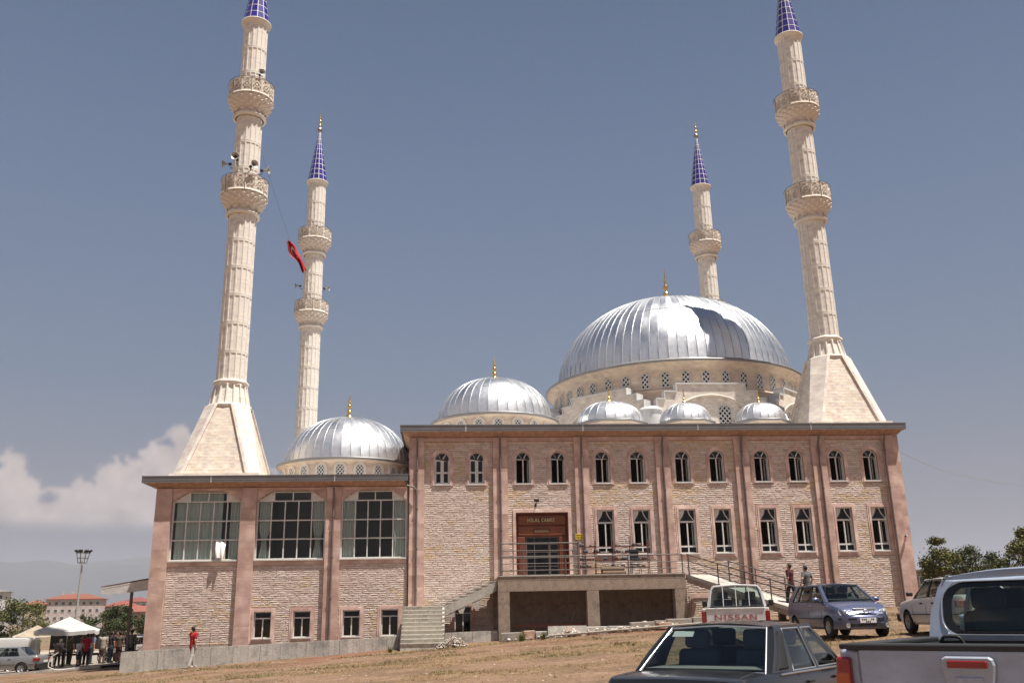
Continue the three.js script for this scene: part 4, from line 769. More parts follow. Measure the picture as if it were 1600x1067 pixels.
{ // stairs: ten steps up to a landing, then a flight along the wall to the terrace
  const s = thing('stone_stairs', 'concrete stairs turning from a front flight to a side flight up to the terrace', 'stairs');
  const n = 10, y0 = 0.26, y1 = 2.04, x0 = -2.08, x1 = -0.12, rise = (y1 - y0) / n;
  for (let i = 0; i < n; i++) {
    const z = 5.0 - i * 0.3;
    mesh('step', [bx(x0, x1, (i ? y0 + i * rise - 0.2 : -0.3), y0 + (i + 1) * rise - 0.045, i === n - 1 ? 0.25 : z - 0.62, z)], M.step[(i * 7) % 2], s);
    mesh('tread', [bx(x0, x1, y0 + (i + 1) * rise - 0.043, y0 + (i + 1) * rise, (i === n - 1 ? 0.22 : z - 0.34), z + 0.035)], M.step[2], s);
  }
  mesh('stringer', prism([[0, 0], [0, 0.2], [2.75, 2.0], [4.8, 2.0], [4.8, 1.7], [2.9, 1.7]].map(([a, b]) => [a, b]), 0, 0.1).rotateY(Math.PI / 2).translate(x1 - 0.105, 0.02, 5.0), M.concretePale, s);
  const m = 7, X0 = -0.1, X1 = 2.40, ry = (FLOOR - y1) / (m + 1), rx = (X1 - X0) / m;
  for (let i = 0; i < m; i++) { const x = X0 + i * rx, y = y1 + (i + 1) * ry; mesh('step', bx(x, x + rx + 0.03, y - ry - 0.02, y - 0.04, 0.3, 1.985), M.step[i % 2], s); mesh('tread', bx(x - 0.03, x + rx + 0.02, y - 0.039, y, 0.28, 2.005), M.step[2], s); }
  mesh('flight_slab', prism([[X0 - 0.5, y1 - 0.42], [X0 + 0.1, y1 - 0.42], [X1, FLOOR - 0.62], [X1, FLOOR - 0.2], [X0, y1 - 0.03], [X0 - 0.5, y1 - 0.06]], 0.35, 2.0), M.concretePale, s);
  for (const [x, y] of [[0.15, 1.55], [0.62, 1.72], [1.35, 1.92]]) mesh('broken_render', prism([[x - 0.18, y + 0.42], [x - 0.1, y + 0.1], [x, y - 0.06], [x + 0.16, y - 0.05], [x + 0.24, y + 0.2], [x + 0.5, y + 0.72]], 1.80, 1.985), M.concretePale, s);
}
function railing(name, label, path, heights, h, posts, group, m = M.rail) {
  // path: list of [x,y,z] at foot; rails follow it at the given heights; posts at fractions of each leg
  const g = thing(name, label, 'railing', [0, 0, 0], 0, group);
  for (const k of heights) mesh('handrail', polyTube(path.map((p) => [p[0], p[1] + k, p[2]]), k === h ? 0.03 : 0.02, 8), m, g);
  for (const [leg, f] of posts) { const a = path[leg], b = path[leg + 1], p = [0, 1, 2].map((i) => mix(a[i], b[i], f)); mesh('post', [rod(p, [p[0], p[1] + h + 0.03, p[2]], 0.03, 8), new THREE.CylinderGeometry(0.07, 0.07, 0.02, 10).translate(p[0], p[1] + 0.012, p[2])], m, g); }
  return g;
}
const RS = [11.60, 3.27, 2.95], RE = [15.35, 1.45, 7.75], RN = [0.788, 0, -0.616];       // near edge of the ramp, and the way across it
const rampAt = (t, w, up = 0) => [mix(RS[0], RE[0], t) + RN[0] * w, mix(RS[1], RE[1], t) + up, mix(RS[2], RE[2], t) + RN[2] * w];
{
  const t = thing('access_ramp', 'sloping concrete access ramp descending from the terrace towards the parked cars', 'ramp');
  const slab = (t0, t1, w0, w1, up, th) => { const a = rampAt(t0, w0, up), b = rampAt(t1, w0, up), c = rampAt(t1, w1, up), d = rampAt(t0, w1, up), l = (p) => [p[0], p[1] - th, p[2]]; return tris([...quad(a, b, c, d), ...quad(l(d), l(c), l(b), l(a)), ...quad(l(a), l(b), b, a), ...quad(l(b), l(c), c, b), ...quad(l(c), l(d), d, c), ...quad(l(d), l(a), a, d)]); };
  mesh('deck', slab(0, 1.22, 0.0, 1.9, 0, 0.16), M.concretePale, t);
  mesh('edge_beam', [slab(0, 1.22, -0.02, 0.22, -0.162, 0.22)], M.render, t); mesh('edge_beam', [slab(0, 1.22, 1.68, 1.92, -0.162, 0.22)], M.render, t);
  mesh('landing', prism([[11.502, -2.98], [12.3, -2.45], [13.12, -1.76], [13.12, -0.3], [11.502, -0.3]].map(([x, z]) => [x, z]), 0, 0.17).rotateX(-Math.PI / 2).translate(0, 3.10, 0), M.concretePale, t);
  for (const [f, w] of [[0.25, 0.3], [0.25, 1.6], [0.66, 0.3], [0.66, 1.6], [0.92, 0.3], [0.92, 1.6]]) { const p = rampAt(f, w); mesh('column', bx(p[0] - 0.14, p[0] + 0.14, 0.3, p[1] - 0.385, p[2] - 0.14, p[2] + 0.14), M.concrete, t); }
  railing('ramp_railing', 'grey steel railing along the near edge of the ramp', [rampAt(0, 0.08), rampAt(1.2, 0.08)], [0.36, 0.66, 0.96], 0.96, [[0, 0.01], [0, 0.24], [0, 0.44], [0, 0.62], [0, 0.81], [0, 0.99]], 'ramp railings');
  railing('ramp_railing', 'grey steel railing along the far edge of the ramp, against the wall', [rampAt(0.18, 1.82), rampAt(1.2, 1.82)], [0.36, 0.66, 0.96], 0.96, [[0, 0.01], [0, 0.25], [0, 0.5], [0, 0.75], [0, 0.99]], 'ramp railings');
}
railing('terrace_railing', 'low steel railing along the front edge of the terrace, below the windows', [[2.55, FLOOR + 0.05, 2.9], [11.42, FLOOR + 0.05, 2.9]], [0.24, 0.55, 0.88], 0.88, [[0, 0], [0, 0.355], [0, 0.7], [0, 1]], 'terrace railings');
railing('terrace_railing', 'taller thin steel railing before the entrance door', [[2.62, FLOOR + 0.01, 2.1], [6.45, FLOOR + 0.01, 2.1]], [0.3, 0.9, 1.25, 1.6], 1.6, [[0, 0], [0, 0.28], [0, 0.62], [0, 1]], 'terrace railings', M.rail);
// shoe rack of red steel with rows of shoes
{
  const rk = thing('shoe_rack', 'long dark red steel shoe rack on the terrace beside the entrance', 'shoe rack');
  const X = [6.62, 7.45, 8.35, 9.25, 10.15], Y = [0.42, 0.78, 1.14, 1.45], z0 = 0.95, z1 = 1.3;
  X.forEach((x, i) => { for (const z of [z0, z1]) mesh('upright', bx(x - 0.018, x + 0.018, FLOOR, FLOOR + (z === z0 && i % 2 === 1 ? 2.0 : 1.75), z - 0.018, z + 0.018), M.rust, rk); });
  Y.forEach((y) => { mesh('shelf', [bx(X[0], X[4], FLOOR + y, FLOOR + y + 0.025, z0 + 0.026, z1 - 0.026)], M.rust, rk); });
  const cols = [[0.03, 0.028, 0.03], [0.09, 0.05, 0.03], [0.16, 0.10, 0.06], [0.30, 0.29, 0.28], [0.04, 0.05, 0.08], [0.45, 0.44, 0.42]].map((c) => mat(c, 0.6));
  const words = ['black', 'dark brown', 'tan', 'grey', 'navy', 'white'], R = rng(77);
  const shoeG = [prism([[0, 0], [0.28, 0], [0.285, 0.03], [0.25, 0.06], [0.16, 0.085], [0.10, 0.12], [0.02, 0.125], [-0.01, 0.06]], -0.05, 0.05, [], 0.012), prism([[0, 0], [0.27, 0], [0.27, 0.04], [0.2, 0.075], [0.13, 0.07], [0.08, 0.04], [0.0, 0.03]], -0.045, 0.045, [], 0.01)];
  const rows = ['lowest', 'second', 'third', 'top']; let count = 0; const ord = [], nth = (n) => n + (n % 10 === 1 && n !== 11 ? 'st' : n % 10 === 2 && n !== 12 ? 'nd' : n % 10 === 3 && n !== 13 ? 'rd' : 'th');
  Y.forEach((y, j) => { for (let x = X[0] + 0.1; x < X[4] - 0.2 && count < 78; x += rr(0.15, 0.36, R)) { if (R() < (j === 3 ? 0.5 : 0.12)) continue; const k = [0, 0, 1, 0, 4, 2, 1, 3, 0, 5][Math.floor(R() * 10)]; for (const s of [0, 0.11]) { ord[j] = (ord[j] || 0) + 1; const m = new THREE.Mesh(shoeG[k % 2], cols[k]); m.name = numbered('shoe'); m.position.set(x + s, FLOOR + y + 0.038, z1 - 0.04); m.rotation.y = Math.PI / 2 + rr(-0.3, 0.3, R); m.castShadow = m.receiveShadow = true; tag(m, `${words[k]} shoe, ${nth(ord[j])} from the door end on the ${rows[j]} shelf of the red rack`, 'shoe', `shoes on the ${rows[j]} shelf of the rack`); scene.add(m); } count++; } });
  // things standing by the rack
  const st = thing('stacked_chairs', 'dark stack of chairs on the terrace in front of the shoe rack', 'chairs', [9.35, FLOOR, 1.75]);
  for (let i = 0; i < 4; i++) { mesh('seat', rbx(-0.24, 0.24, 0.40 + i * 0.12, 0.45 + i * 0.12, -0.22, 0.22, 0.02, 1), M.black, st); mesh('backrest', rbx(-0.23, 0.23, 0.75 + i * 0.12, 0.93 + i * 0.12, -0.27, -0.235, 0.015, 1), M.black, st); }
  for (const [a, b] of [[-0.21, -0.2], [0.21, -0.2], [-0.21, 0.2], [0.21, 0.2]]) mesh('leg', rod([a * 1.1, 0.0, b * 1.1], [a, 0.42, b], 0.014, 6), M.blackMetal, st);
  const cb = thing('rug_bundle', 'rolled brown rugs piled under the shoe rack', 'rugs', [8.2, FLOOR, 1.7]);
  for (const [x, y, z, r] of [[0, 0.13, 0, 0.13], [0.02, 0.13, 0.27, 0.12], [-0.03, 0.34, 0.13, 0.12]]) mesh('roll', [new THREE.CylinderGeometry(r, r, 1.15, 14).rotateZ(Math.PI / 2).translate(x, y, z)], mat([0.20, 0.13, 0.085], 0.95, { tex: T.mottle, size: 0.3 }), cb);
}
// signs and fittings on the facade
{
  const font = await new FontLoader().loadAsync('fonts/droid/droid_sans_bold.typeface.json');
  globalThis.__font = font;
  const text = (s, size, depth) => { const g = new TextGeometry(s, { font, size, depth, curveSegments: 3, bevelEnabled: false }); g.computeBoundingBox(); const b = g.boundingBox; return g.translate(-(b.min.x + b.max.x) / 2, -(b.min.y + b.max.y) / 2, 0); };
  globalThis.__text = text;
  const thinFont = await new FontLoader().loadAsync('fonts/droid/droid_sans_regular.typeface.json');
  globalThis.__textThin = (s, size, depth) => { const g = new TextGeometry(s, { font: thinFont, size, depth, curveSegments: 3, bevelEnabled: false }); g.computeBoundingBox(); const b = g.boundingBox; return g.translate(-(b.min.x + b.max.x) / 2, -(b.min.y + b.max.y) / 2, 0); };
  const e = hall.children.find((c) => c.name === 'entrance');
  mesh('lettering', text('HILAL CAMII', 0.17, 0.02).scale(1.0, 1.15, 1).translate(4.87, 6.25, -0.141), mat([0.55, 0.40, 0.22], 0.5), e);
  mesh('lettering', [0, 1].map((r) => Array.from({ length: 9 }, (_, i) => bx(4.54 + i * 0.082, 4.54 + i * 0.082 + 0.05, 5.64 + r * 0.08, 5.68 + r * 0.08, -0.141, -0.13))), mat([0.40, 0.26, 0.14], 0.5), e);
  const s = thing('yellow_notice', 'small yellow notice with two black lines on the pilaster right of the door', 'sign', [6.80, 5.36, 0.195]);
  mesh('board', bx(-0.19, 0.19, -0.14, 0.14, 0, 0.015), M.yellow, s);
  mesh('lettering', [[0.06, -0.055].map((y) => [-0.13, -0.075, -0.02, 0.04, 0.1].map((x) => bx(x - 0.02, x + 0.02, y - 0.03, y + 0.03, 0.0152, 0.018)))], M.black, s);
  const l = thing('wall_lamp', 'small black floodlight on an arm above the entrance', 'lamp', [4.60, 7.12, 0.05]);
  mesh('arm', [rod([0, -0.12, 0], [0, 0.05, 0.5], 0.018, 6), bx(-0.05, 0.05, -0.2, -0.05, -0.03, 0.0)], M.blackMetal, l);
  mesh('lamp_head', [moved(rbx(-0.13, 0.13, -0.07, 0.07, -0.05, 0.1, 0.02, 1), (g) => g.rotateX(0.5).translate(0, 0.07, 0.56))], M.blackMetal, l);
  const c = thing('security_camera', 'white security camera on the right corner pilaster', 'camera', [24.22, 5.16, 0.19]);
  mesh('mount', bx(-0.05, 0.05, -0.06, 0.06, 0, 0.05), M.white, c); mesh('housing', [moved(new THREE.CylinderGeometry(0.06, 0.065, 0.24, 12), (g) => g.rotateX(Math.PI / 2).rotateY(-0.6).translate(-0.08, -0.02, 0.16))], M.white, c);
  mesh('lens', [moved(new THREE.CylinderGeometry(0.045, 0.045, 0.02, 12), (g) => g.rotateX(Math.PI / 2).translate(0, 0, 0.125).rotateY(-0.6).translate(-0.08, -0.02, 0.16))], M.black, c);
}
// ---------------------------------------------------------------- retaining walls: boarded concrete, cast in strips
function retaining(name, label, x0, x1, z, yt0, yt1, yb0, yb1, seed) {
  const r = rng(seed), w = thing(name, label, 'wall'); let x = x0;
  const mats = [0, 1, 2].map((i) => mat([[0.68, 0.665, 0.63], [0.64, 0.625, 0.59], [0.71, 0.69, 0.655]][i], 0.92, { tex: T.concrete, size: 2.6 + i * 0.7, bump: 0.006 }));
  while (x < x1 - 0.01) {
    let d = rr(0.22, 0.42, r); if (x + d > x1 - 0.12) d = x1 - x;
    const f = (v) => [mix(yb0, yb1, (v - x0) / (x1 - x0)), mix(yt0, yt1, (v - x0) / (x1 - x0))], [b0, t0] = f(x), [b1, t1] = f(x + d), o = rr(-0.014, 0.008, r);
    mesh('cast_strip', prism([[x + 0.005, b0 - 0.5], [x + d - 0.005, b1 - 0.5], [x + d - 0.005, t1], [x + 0.005, t0]], z - 0.2, z + o), mats[Math.floor(r() * 3)], w); x += d;
  }
  mesh('wall_core', prism([[x0 + 0.01, yb0 - 0.4], [x1 - 0.01, yb1 - 0.4], [x1 - 0.01, yt1 - 0.01], [x0 + 0.01, yt0 - 0.01]], z - 0.19, z - 0.02), mats[0], w);
  return w;
}
retaining('retaining_wall', 'long low board-marked concrete wall in front of the lower wing', -14.95, -2.12, 2.5, 0.25, 0.68, -0.6, 0.05, 5);
retaining('retaining_wall', 'short concrete wall between the stairs and the terrace', -0.10, 2.38, 2.75, 0.80, 0.86, 0.2, 0.3, 6);
for (const [x, y] of [[-11.0, 0.36], [-8.6, 0.45]]) tag(mesh('rebar_stub', rod([x, y - 0.2, 2.42], [x, y + 0.62, 2.42], 0.014, 5), M.rust), x < -10 ? 'thin rusty rebar standing on the low wall near the man in red' : 'thin rusty rebar standing on the low wall below the middle large window', 'rebar');
// pinned terrace of rubble, old kerb stones, pipe and timber at the foot of the terrace
{
  const k = thing('stone_kerb', 'low broken kerb of stone blocks along the foot of the terrace', 'kerb'); let x = 2.5; const r = rng(31);
  while (x < 13.5) { const d = rr(0.5, 1.3, r), y = landBase(x, 4) - 0.1; mesh('block', [moved(rbx(0, d - 0.03, 0, rr(0.28, 0.42, r), 0, 0.45, 0.03, 1), (g) => g.rotateZ(rr(-0.03, 0.03, r)).rotateY(rr(-0.05, 0.05, r)).translate(x, y + 0.08, 3.35 + rr(0, 0.12, r)))], [M.step[1], M.concrete, M.cornice, M.concretePale][Math.floor(r() * 4)], k); x += d; }
  const chunk = (cx, cz, sx, sz, n, s0, s1, seed, dy = 0) => { const q = rng(seed), gs = []; for (let i = 0; i < n; i++) { const s = rr(s0, s1, q), a = q() * 7, g = new THREE.IcosahedronGeometry(s, 0); const p = g.attributes.position; for (let v = 0; v < p.count; v++) { const h = 0.7 + 0.5 * hash2(Math.round(p.getX(v) * 999), Math.round(p.getY(v) * 999 + p.getZ(v) * 555), i); p.setXYZ(v, p.getX(v) * h, p.getY(v) * h * 0.7, p.getZ(v) * h); } g.rotateY(a); const u = (q() + q()) / 2 - 0.5, v = (q() + q()) / 2 - 0.5, x = cx + u * sx * 2, z = cz + v * sz * 2; g.translate(x, landBase(x, z) + dy * Math.max(0, 1 - 4 * (u * u + v * v)) * q() + s * 0.25, z); g.computeVertexNormals(); const c = [[0.58, 0.52, 0.45], [0.50, 0.43, 0.36], [0.66, 0.60, 0.53], [0.42, 0.30, 0.23]][Math.floor(q() * 4)]; gs.push(cleanGeo(g, c)); } return gs; };
  const rm = mat([1, 1, 1], 0.95, { vertexColors: true, tex: T.mottle, size: 0.4 });
  tag(stuff(mesh('rubble', [chunk(7.5, 3.9, 5.2, 0.55, 300, 0.03, 0.11, 3, 0.2), chunk(5.6, 4.2, 0.6, 0.4, 90, 0.04, 0.16, 4, 0.3), chunk(9.5, 3.6, 1.4, 0.4, 70, 0.04, 0.13, 5, 0.3)], rm)), 'pale rubble strewn along the foot of the terrace', 'rubble');
  tag(stuff(mesh('gravel_heap', [chunk(0.25, 5.1, 0.75, 0.5, 420, 0.02, 0.06, 8, 0.42)], rm)), 'small heap of pale gravel beside the stairs', 'gravel');
  tag(mesh('drain_pipe', [rod([4.6, landBase(4.6, 5) + 0.12, 5.0], [13.2, landBase(13, 4.8) + 0.14, 4.9], 0.05, 10)], M.concrete), 'long grey pipe lying on the ground before the terrace', 'pipe');
  tag(mesh('red_beam', [bar([3.2, 1.02, 2.2], [6.6, 1.05, 2.3], 0.14, 0.1)], M.rust), 'red-brown beam lying in the left bay under the terrace', 'beam');
  tag(mesh('leaning_stick', [rod([5.9, 0.95, 2.2], [6.25, 1.75, 1.6], 0.02, 6)], M.hornGrey), 'pale stick leaning in the left bay under the terrace', 'stick');
  tag(mesh('brown_block', [moved(rbx(-0.33, 0.33, 0, 0.28, -0.2, 0.2, 0.03, 1), (g) => g.rotateY(0.2).translate(9.95, landBase(9.9, 4.5), 4.5))], M.cornice), 'brown stone block lying among the rubble right of centre', 'block');
  tag(mesh('concrete_slab', [moved(bx(-0.9, 0.9, 0, 0.5, -0.08, 0.08), (g) => g.rotateX(-0.18).translate(5.55, landBase(5.5, 4.1) - 0.04, 3.95))], M.concretePale), 'tilted pale concrete slab left of centre at the terrace foot', 'slab');
}

// ---------------------------------------------------------------- vehicles
function curve(pts) {          // smooth curve through control points
  return (x) => { if (x <= pts[0][0]) return pts[0][1]; const n = pts.length; if (x >= pts[n - 1][0]) return pts[n - 1][1]; let i = 0; while (x > pts[i + 1][0]) i++; const [x0, y0] = pts[i], [x1, y1] = pts[i + 1], h = x1 - x0, t = (x - x0) / h; const s = (y1 - y0) / h; const sl = (k) => { if (k <= 0 || k >= n - 1) return k <= 0 ? (pts[1][1] - pts[0][1]) / (pts[1][0] - pts[0][0]) : (pts[n - 1][1] - pts[n - 2][1]) / (pts[n - 1][0] - pts[n - 2][0]); const a = (pts[k][1] - pts[k - 1][1]) / (pts[k][0] - pts[k - 1][0]), b = (pts[k + 1][1] - pts[k][1]) / (pts[k + 1][0] - pts[k][0]); return a * b <= 0 ? 0 : 2 * a * b / (a + b); }; const m0 = sl(i), m1 = sl(i + 1); const t2 = t * t, t3 = t2 * t; return (2 * t3 - 3 * t2 + 1) * y0 + (t3 - 2 * t2 + t) * h * m0 + (-2 * t3 + 3 * t2) * y1 + (t3 - t2) * h * m1; };
}
const SHAPE = curve([[0, 0.90], [0.10, 0.955], [0.42, 1.0], [0.62, 1.0], [0.85, 0.975], [1, 0.93]]);
function hull(s) {             // lower body: side profile, plan and section curves lofted along x
  const nx = 54, ts = [0, 0.03, 0.1, 0.2, 0.32, 0.44, 0.56, 0.68, 0.8, 0.9, 0.96, 1], top = [0.985, 0.95, 0.75, 0.4, 0];
  const xs = Array.from({ length: nx + 1 }, (_, i) => { const u = i / nx; return mix(s.x0, s.x1, 0.5 - 0.5 * Math.cos(Math.PI * mix(u, u, 0)) * 1); });
  const ring = (x) => { const yb = s.bot(x), yt = s.top(x), W = s.wid(x), p = [[0, yb], [W * 0.8, yb]]; for (const t of ts) p.push([W * SHAPE(t), yb + (yt - yb) * t * (t > 0.94 ? 1 : 1) - (t === 1 ? 0.012 : 0)]); const we = W * SHAPE(1); for (const k of top) p.push([we * k, yt + s.crown * (1 - k * k) * 1]); const m = [...p].slice(1, -1).reverse().map(([z, y]) => [-z, y]); return [...p, ...m]; };
  const pos = [], idx = [], R = xs.map(ring), n = R[0].length;
  R.forEach((r, i) => r.forEach(([z, y]) => pos.push(xs[i], y, z)));
  for (let i = 0; i < nx; i++) for (let k = 0; k < n; k++) { const a = i * n + k, b = i * n + (k + 1) % n, c = a + n, d = b + n; idx.push(a, b, d, a, d, c); }
  for (const [i, fl] of [[0, true], [nx, false]]) { const c = pos.length / 3; let cy = 0; R[i].forEach(([z, y]) => { cy += y; }); pos.push(xs[i], cy / n, 0); for (let k = 0; k < n; k++) { const a = i * n + k, b = i * n + (k + 1) % n; if (fl) idx.push(c, b, a); else idx.push(c, a, b); } }
  const g = new THREE.BufferGeometry(); g.setAttribute('position', new THREE.Float32BufferAttribute(pos, 3)); g.setIndex(idx);
  let q = toCreasedNormals(g, 0.6);
  q.setAttribute('uv', new THREE.BufferAttribute(new Float32Array(q.attributes.position.count * 2), 2));
  const ev = new Evaluator(); ev.attributes = ['position', 'normal', 'uv']; ev.useGroups = false;
  let br = new Brush(q); br.updateMatrixWorld();
  for (const c of s.cuts || []) { const k = new Brush(cleanGeo(c)); k.updateMatrixWorld(); br = ev.evaluate(br, k, SUBTRACTION); }
  return br.geometry;
}
const arches = (xs, r, w, y) => xs.flatMap((x) => [-1, 1].map((s) => new THREE.CylinderGeometry(r, r, 0.6, 28).rotateX(Math.PI / 2).translate(x, y, s * (w - 0.02))));
const MT = { tyre: mat([0.022, 0.021, 0.02], 0.85, { tex: T.dust, size: 0.4 }), rim: mat([0.42, 0.42, 0.42], 0.4, { metalness: 0.7 }), rimDark: mat([0.10, 0.10, 0.10], 0.5, { metalness: 0.5 }), chrome: mat([0.70, 0.70, 0.70], 0.34, { metalness: 1 }), trim: mat([0.02, 0.02, 0.021], 0.55), rubber: mat([0.016, 0.016, 0.017], 0.7), seat: mat([0.035, 0.037, 0.042], 0.9), seatBlue: mat([0.045, 0.06, 0.085], 0.9), dash: mat([0.05, 0.048, 0.045], 0.85), red: mat([0.24, 0.006, 0.006], 0.25, { clearcoat: 0.8 }), orange: mat([0.42, 0.07, 0.008], 0.25, { clearcoat: 0.8 }), lens: mat([0.72, 0.73, 0.70], 0.12, { transmission: 0.6, thickness: 0 }), plate: mat([0.72, 0.72, 0.70], 0.5) };
const paint = (c, rough = 0.35, metal = 0.35, dusty = 1) => mat(c, rough, { metalness: metal, clearcoat: 0.6, clearcoatRoughness: 0.18, tex: T.dust, size: 1.1 * dusty });
function wheel(parent, x, z, r, w = 0.2, side = 1, spokes = 5) {
  const g = sub('wheel', parent); g.position.set(x, r, z); g.rotation.y = side > 0 ? 0 : Math.PI;
  const prof = [[r * 0.62, -w / 2], [r * 0.9, -w / 2], [r * 0.985, -w * 0.36], [r, -w * 0.15], [r, w * 0.15], [r * 0.985, w * 0.36], [r * 0.9, w / 2], [r * 0.62, w / 2], [r * 0.60, w * 0.3]];
  mesh('tyre', lathe(prof, 30).rotateX(Math.PI / 2), MT.tyre, g);
  mesh('rim', [lathe([[0.001, w * 0.18], [r * 0.16, w * 0.24], [r * 0.2, w * 0.12], [r * 0.5, w * 0.10], [r * 0.58, w * 0.44], [r * 0.635, w * 0.46], [r * 0.63, w * 0.2]], 28).rotateX(Math.PI / 2), ...around(spokes * 2, (i, a) => i % 2 ? null : bar([Math.cos(a) * r * 0.14, Math.sin(a) * r * 0.14, w * 0.24], [Math.cos(a) * r * 0.58, Math.sin(a) * r * 0.58, w * 0.36], r * 0.2, 0.03)).filter(Boolean)], MT.rim, g);
  return g;
}
function carThing(name, label, cat, x, z, az, dy = 0, s = 1) { const g = thing(name, label, cat, [x, land(x, z) + dy, z], Math.PI / 2 - az); g.scale.setScalar(s); return g; }
const mirrorZ = (P) => P.map(([x, y, z]) => [x, y, -z]);
const two = (fn) => [1, -1].forEach(fn);
// a quad given for the car's right side (z > 0), anticlockwise seen from outside; on the left it is mirrored and re-wound
const sidePatch = (s, a, b, c, d, o) => s > 0 ? patch(a, b, c, d, o) : (() => { const [A, B, C, D] = mirrorZ([a, b, c, d]); return patch(B, A, D, C, o); })();
function greenhouse(car, g, body, o) {
  // g: fb, ft, rt, rb (x of screen foot/top, rear glass top/foot), yb(x), yr, wb, wt, pillars [[xb, xt, width]...] from front to rear, cB/cT rear limit of side glass
  const { fb, ft, rt, rb, yr, wb, wt } = g, yf = g.yf, yk = g.yk;
  const glass = o.glass || M.carGlass;
  mesh('roof', [patch([rt, yr, wt], [ft, yr, wt], [ft, yr, -wt], [rt, yr, -wt], { nu: 10, nv: 10, bu: 0.02, bv: o.crown || 0.05, th: 0.035 })], body, car, false);
  const ins = 0.06;
  mesh('windscreen', [patch([fb, yf, wb - ins], [fb, yf, -wb + ins], [ft + 0.02, yr - 0.01, -wt + ins], [ft + 0.02, yr - 0.01, wt - ins], { nu: 8, nv: 6, bu: 0.05, bv: 0.02 })], glass, car, false);
  mesh('rear_window', [patch([rb, yk, -wb + ins], [rb, yk, wb - ins], [rt - 0.02, yr - 0.01, wt - ins], [rt - 0.02, yr - 0.01, -wt + ins], { nu: 8, nv: 6, bu: 0.04, bv: 0.015 })], o.rearGlass || glass, car, false);
  two((s) => {
    const A = [fb, yf, wb], At = [ft, yr, wt], Cb = [g.cB, g.yc, wb], Ct = [g.cT, yr, wt], K = [rb, yk, wb], Kt = [rt, yr, wt], z = (p, k) => [p[0], p[1], p[2] + k];
    mesh('front_pillar', [sidePatch(s, [fb - 0.055, yf, wb], [fb + 0.03, yf, wb - 0.03], [ft + 0.03, yr, wt - 0.02], [ft - 0.045, yr, wt], { nu: 1, nv: 5, bv: 0.01, th: 0.04 }), (s > 0 ? patch([fb + 0.03, yf, wb - 0.03], [fb + 0.045, yf + 0.01, wb - ins - 0.02], [ft + 0.035, yr, wt - ins - 0.02], [ft + 0.03, yr, wt - 0.02], { nu: 1, nv: 5, th: 0.03 }) : (() => { const q = mirrorZ([[fb + 0.03, yf, wb - 0.03], [fb + 0.045, yf + 0.01, wb - ins - 0.02], [ft + 0.035, yr, wt - ins - 0.02], [ft + 0.03, yr, wt - 0.02]]); return patch(q[1], q[0], q[3], q[2], { nu: 1, nv: 5, th: 0.03 }); })())], body, car, false);
    mesh('rear_pillar', [sidePatch(s, K, Cb, Ct, Kt, { nu: 4, nv: 5, bv: 0.015, th: 0.04 }), sidePatch(s, [rb - 0.01, yk, wb - ins - 0.02], K, Kt, [rt - 0.01, yr, wt - ins - 0.02], { nu: 1, nv: 5, th: 0.03 })], body, car, false);
    let prevB = fb - 0.055, prevT = ft - 0.045; const ends = [...g.pillars, [g.cB, g.cT, 0]], yAt = (x) => mix(yf, g.yc, (fb - x) / (fb - g.cB));
    ends.forEach(([xb, xt, w]) => {
      const b = xb + w / 2, t = xt + w / 2;
      mesh('side_window', [sidePatch(s, [b, yAt(b), wb - 0.012], [prevB, yAt(prevB), wb - 0.012], [prevT, yr - 0.02, wt - 0.008], [t, yr - 0.02, wt - 0.008], { nu: 5, nv: 5, bv: 0.012 })], glass, car, false);
      const corner = [[b, yAt(b), wb], [prevB, yAt(prevB), wb], [prevT, yr - 0.018, wt + 0.004], [t, yr - 0.018, wt + 0.004]].map(([x, y, q]) => [x, y, s * q]);
      mesh('window_seal', polyTube([...corner, corner[0]], o.seal || 0.014, 5), o.sealMat || MT.rubber, car);
      if (w) mesh('centre_pillar', [sidePatch(s, [xb - w / 2, yAt(xb), wb], [xb + w / 2, yAt(xb), wb], [xt + w / 2, yr, wt], [xt - w / 2, yr, wt], { nu: 1, nv: 5, bv: 0.012, th: 0.04 })], o.pillarMat || MT.trim, car, false);
      prevB = xb - w / 2; prevT = xt - w / 2;
    });
    mesh('roof_rail', [sidePatch(s, [rt - 0.02, yr - 0.03, wt + 0.012], [ft + 0.02, yr - 0.03, wt + 0.012], [ft + 0.02, yr + 0.02, wt - 0.02], [rt - 0.02, yr + 0.02, wt - 0.02], { nu: 8, nv: 2, bv: 0.008, th: 0.03 })], body, car, false);
  });
  // frames of the two screens
  const scr = [[fb + 0.02, yf, wb - ins], [fb + 0.05, yf, 0], [fb + 0.02, yf, -wb + ins], [ft + 0.03, yr, -wt + ins], [ft + 0.05, yr, 0], [ft + 0.03, yr, wt - ins], [fb + 0.02, yf, wb - ins]];
  mesh('windscreen_seal', polyTube(scr, 0.014, 5), MT.rubber, car);
  const rs = [[rb - 0.012, yk, wb - ins], [rb - 0.05, yk + 0.004, 0], [rb - 0.012, yk, -wb + ins], [rt - 0.03, yr - 0.005, -wt + ins], [rt - 0.05, yr + 0.02, 0], [rt - 0.03, yr - 0.005, wt - ins], [rb - 0.012, yk, wb - ins]];
  mesh('rear_window_seal', polyTube(rs, o.chrome ? 0.010 : 0.014, 6), o.chrome ? MT.chrome : MT.rubber, car);
}
function seats(car, rows, yb, m = MT.seat, hr = 0.12) {
  rows.forEach(([x, zs, lean]) => zs.forEach((z) => { mesh('seat_back', [moved(rbx(-0.07, 0.07, -0.25, hr + 0.02, -0.24, 0.24, 0.06, 3), (g) => g.rotateZ(lean).translate(x, yb + 0.06, z))], m, car); mesh('headrest', [moved(rbx(-0.05, 0.05, 0, 0.19, -0.14, 0.14, 0.045, 3), (g) => g.rotateZ(lean).translate(x - 0.05, yb + hr + 0.09, z))], m, car); }));
}
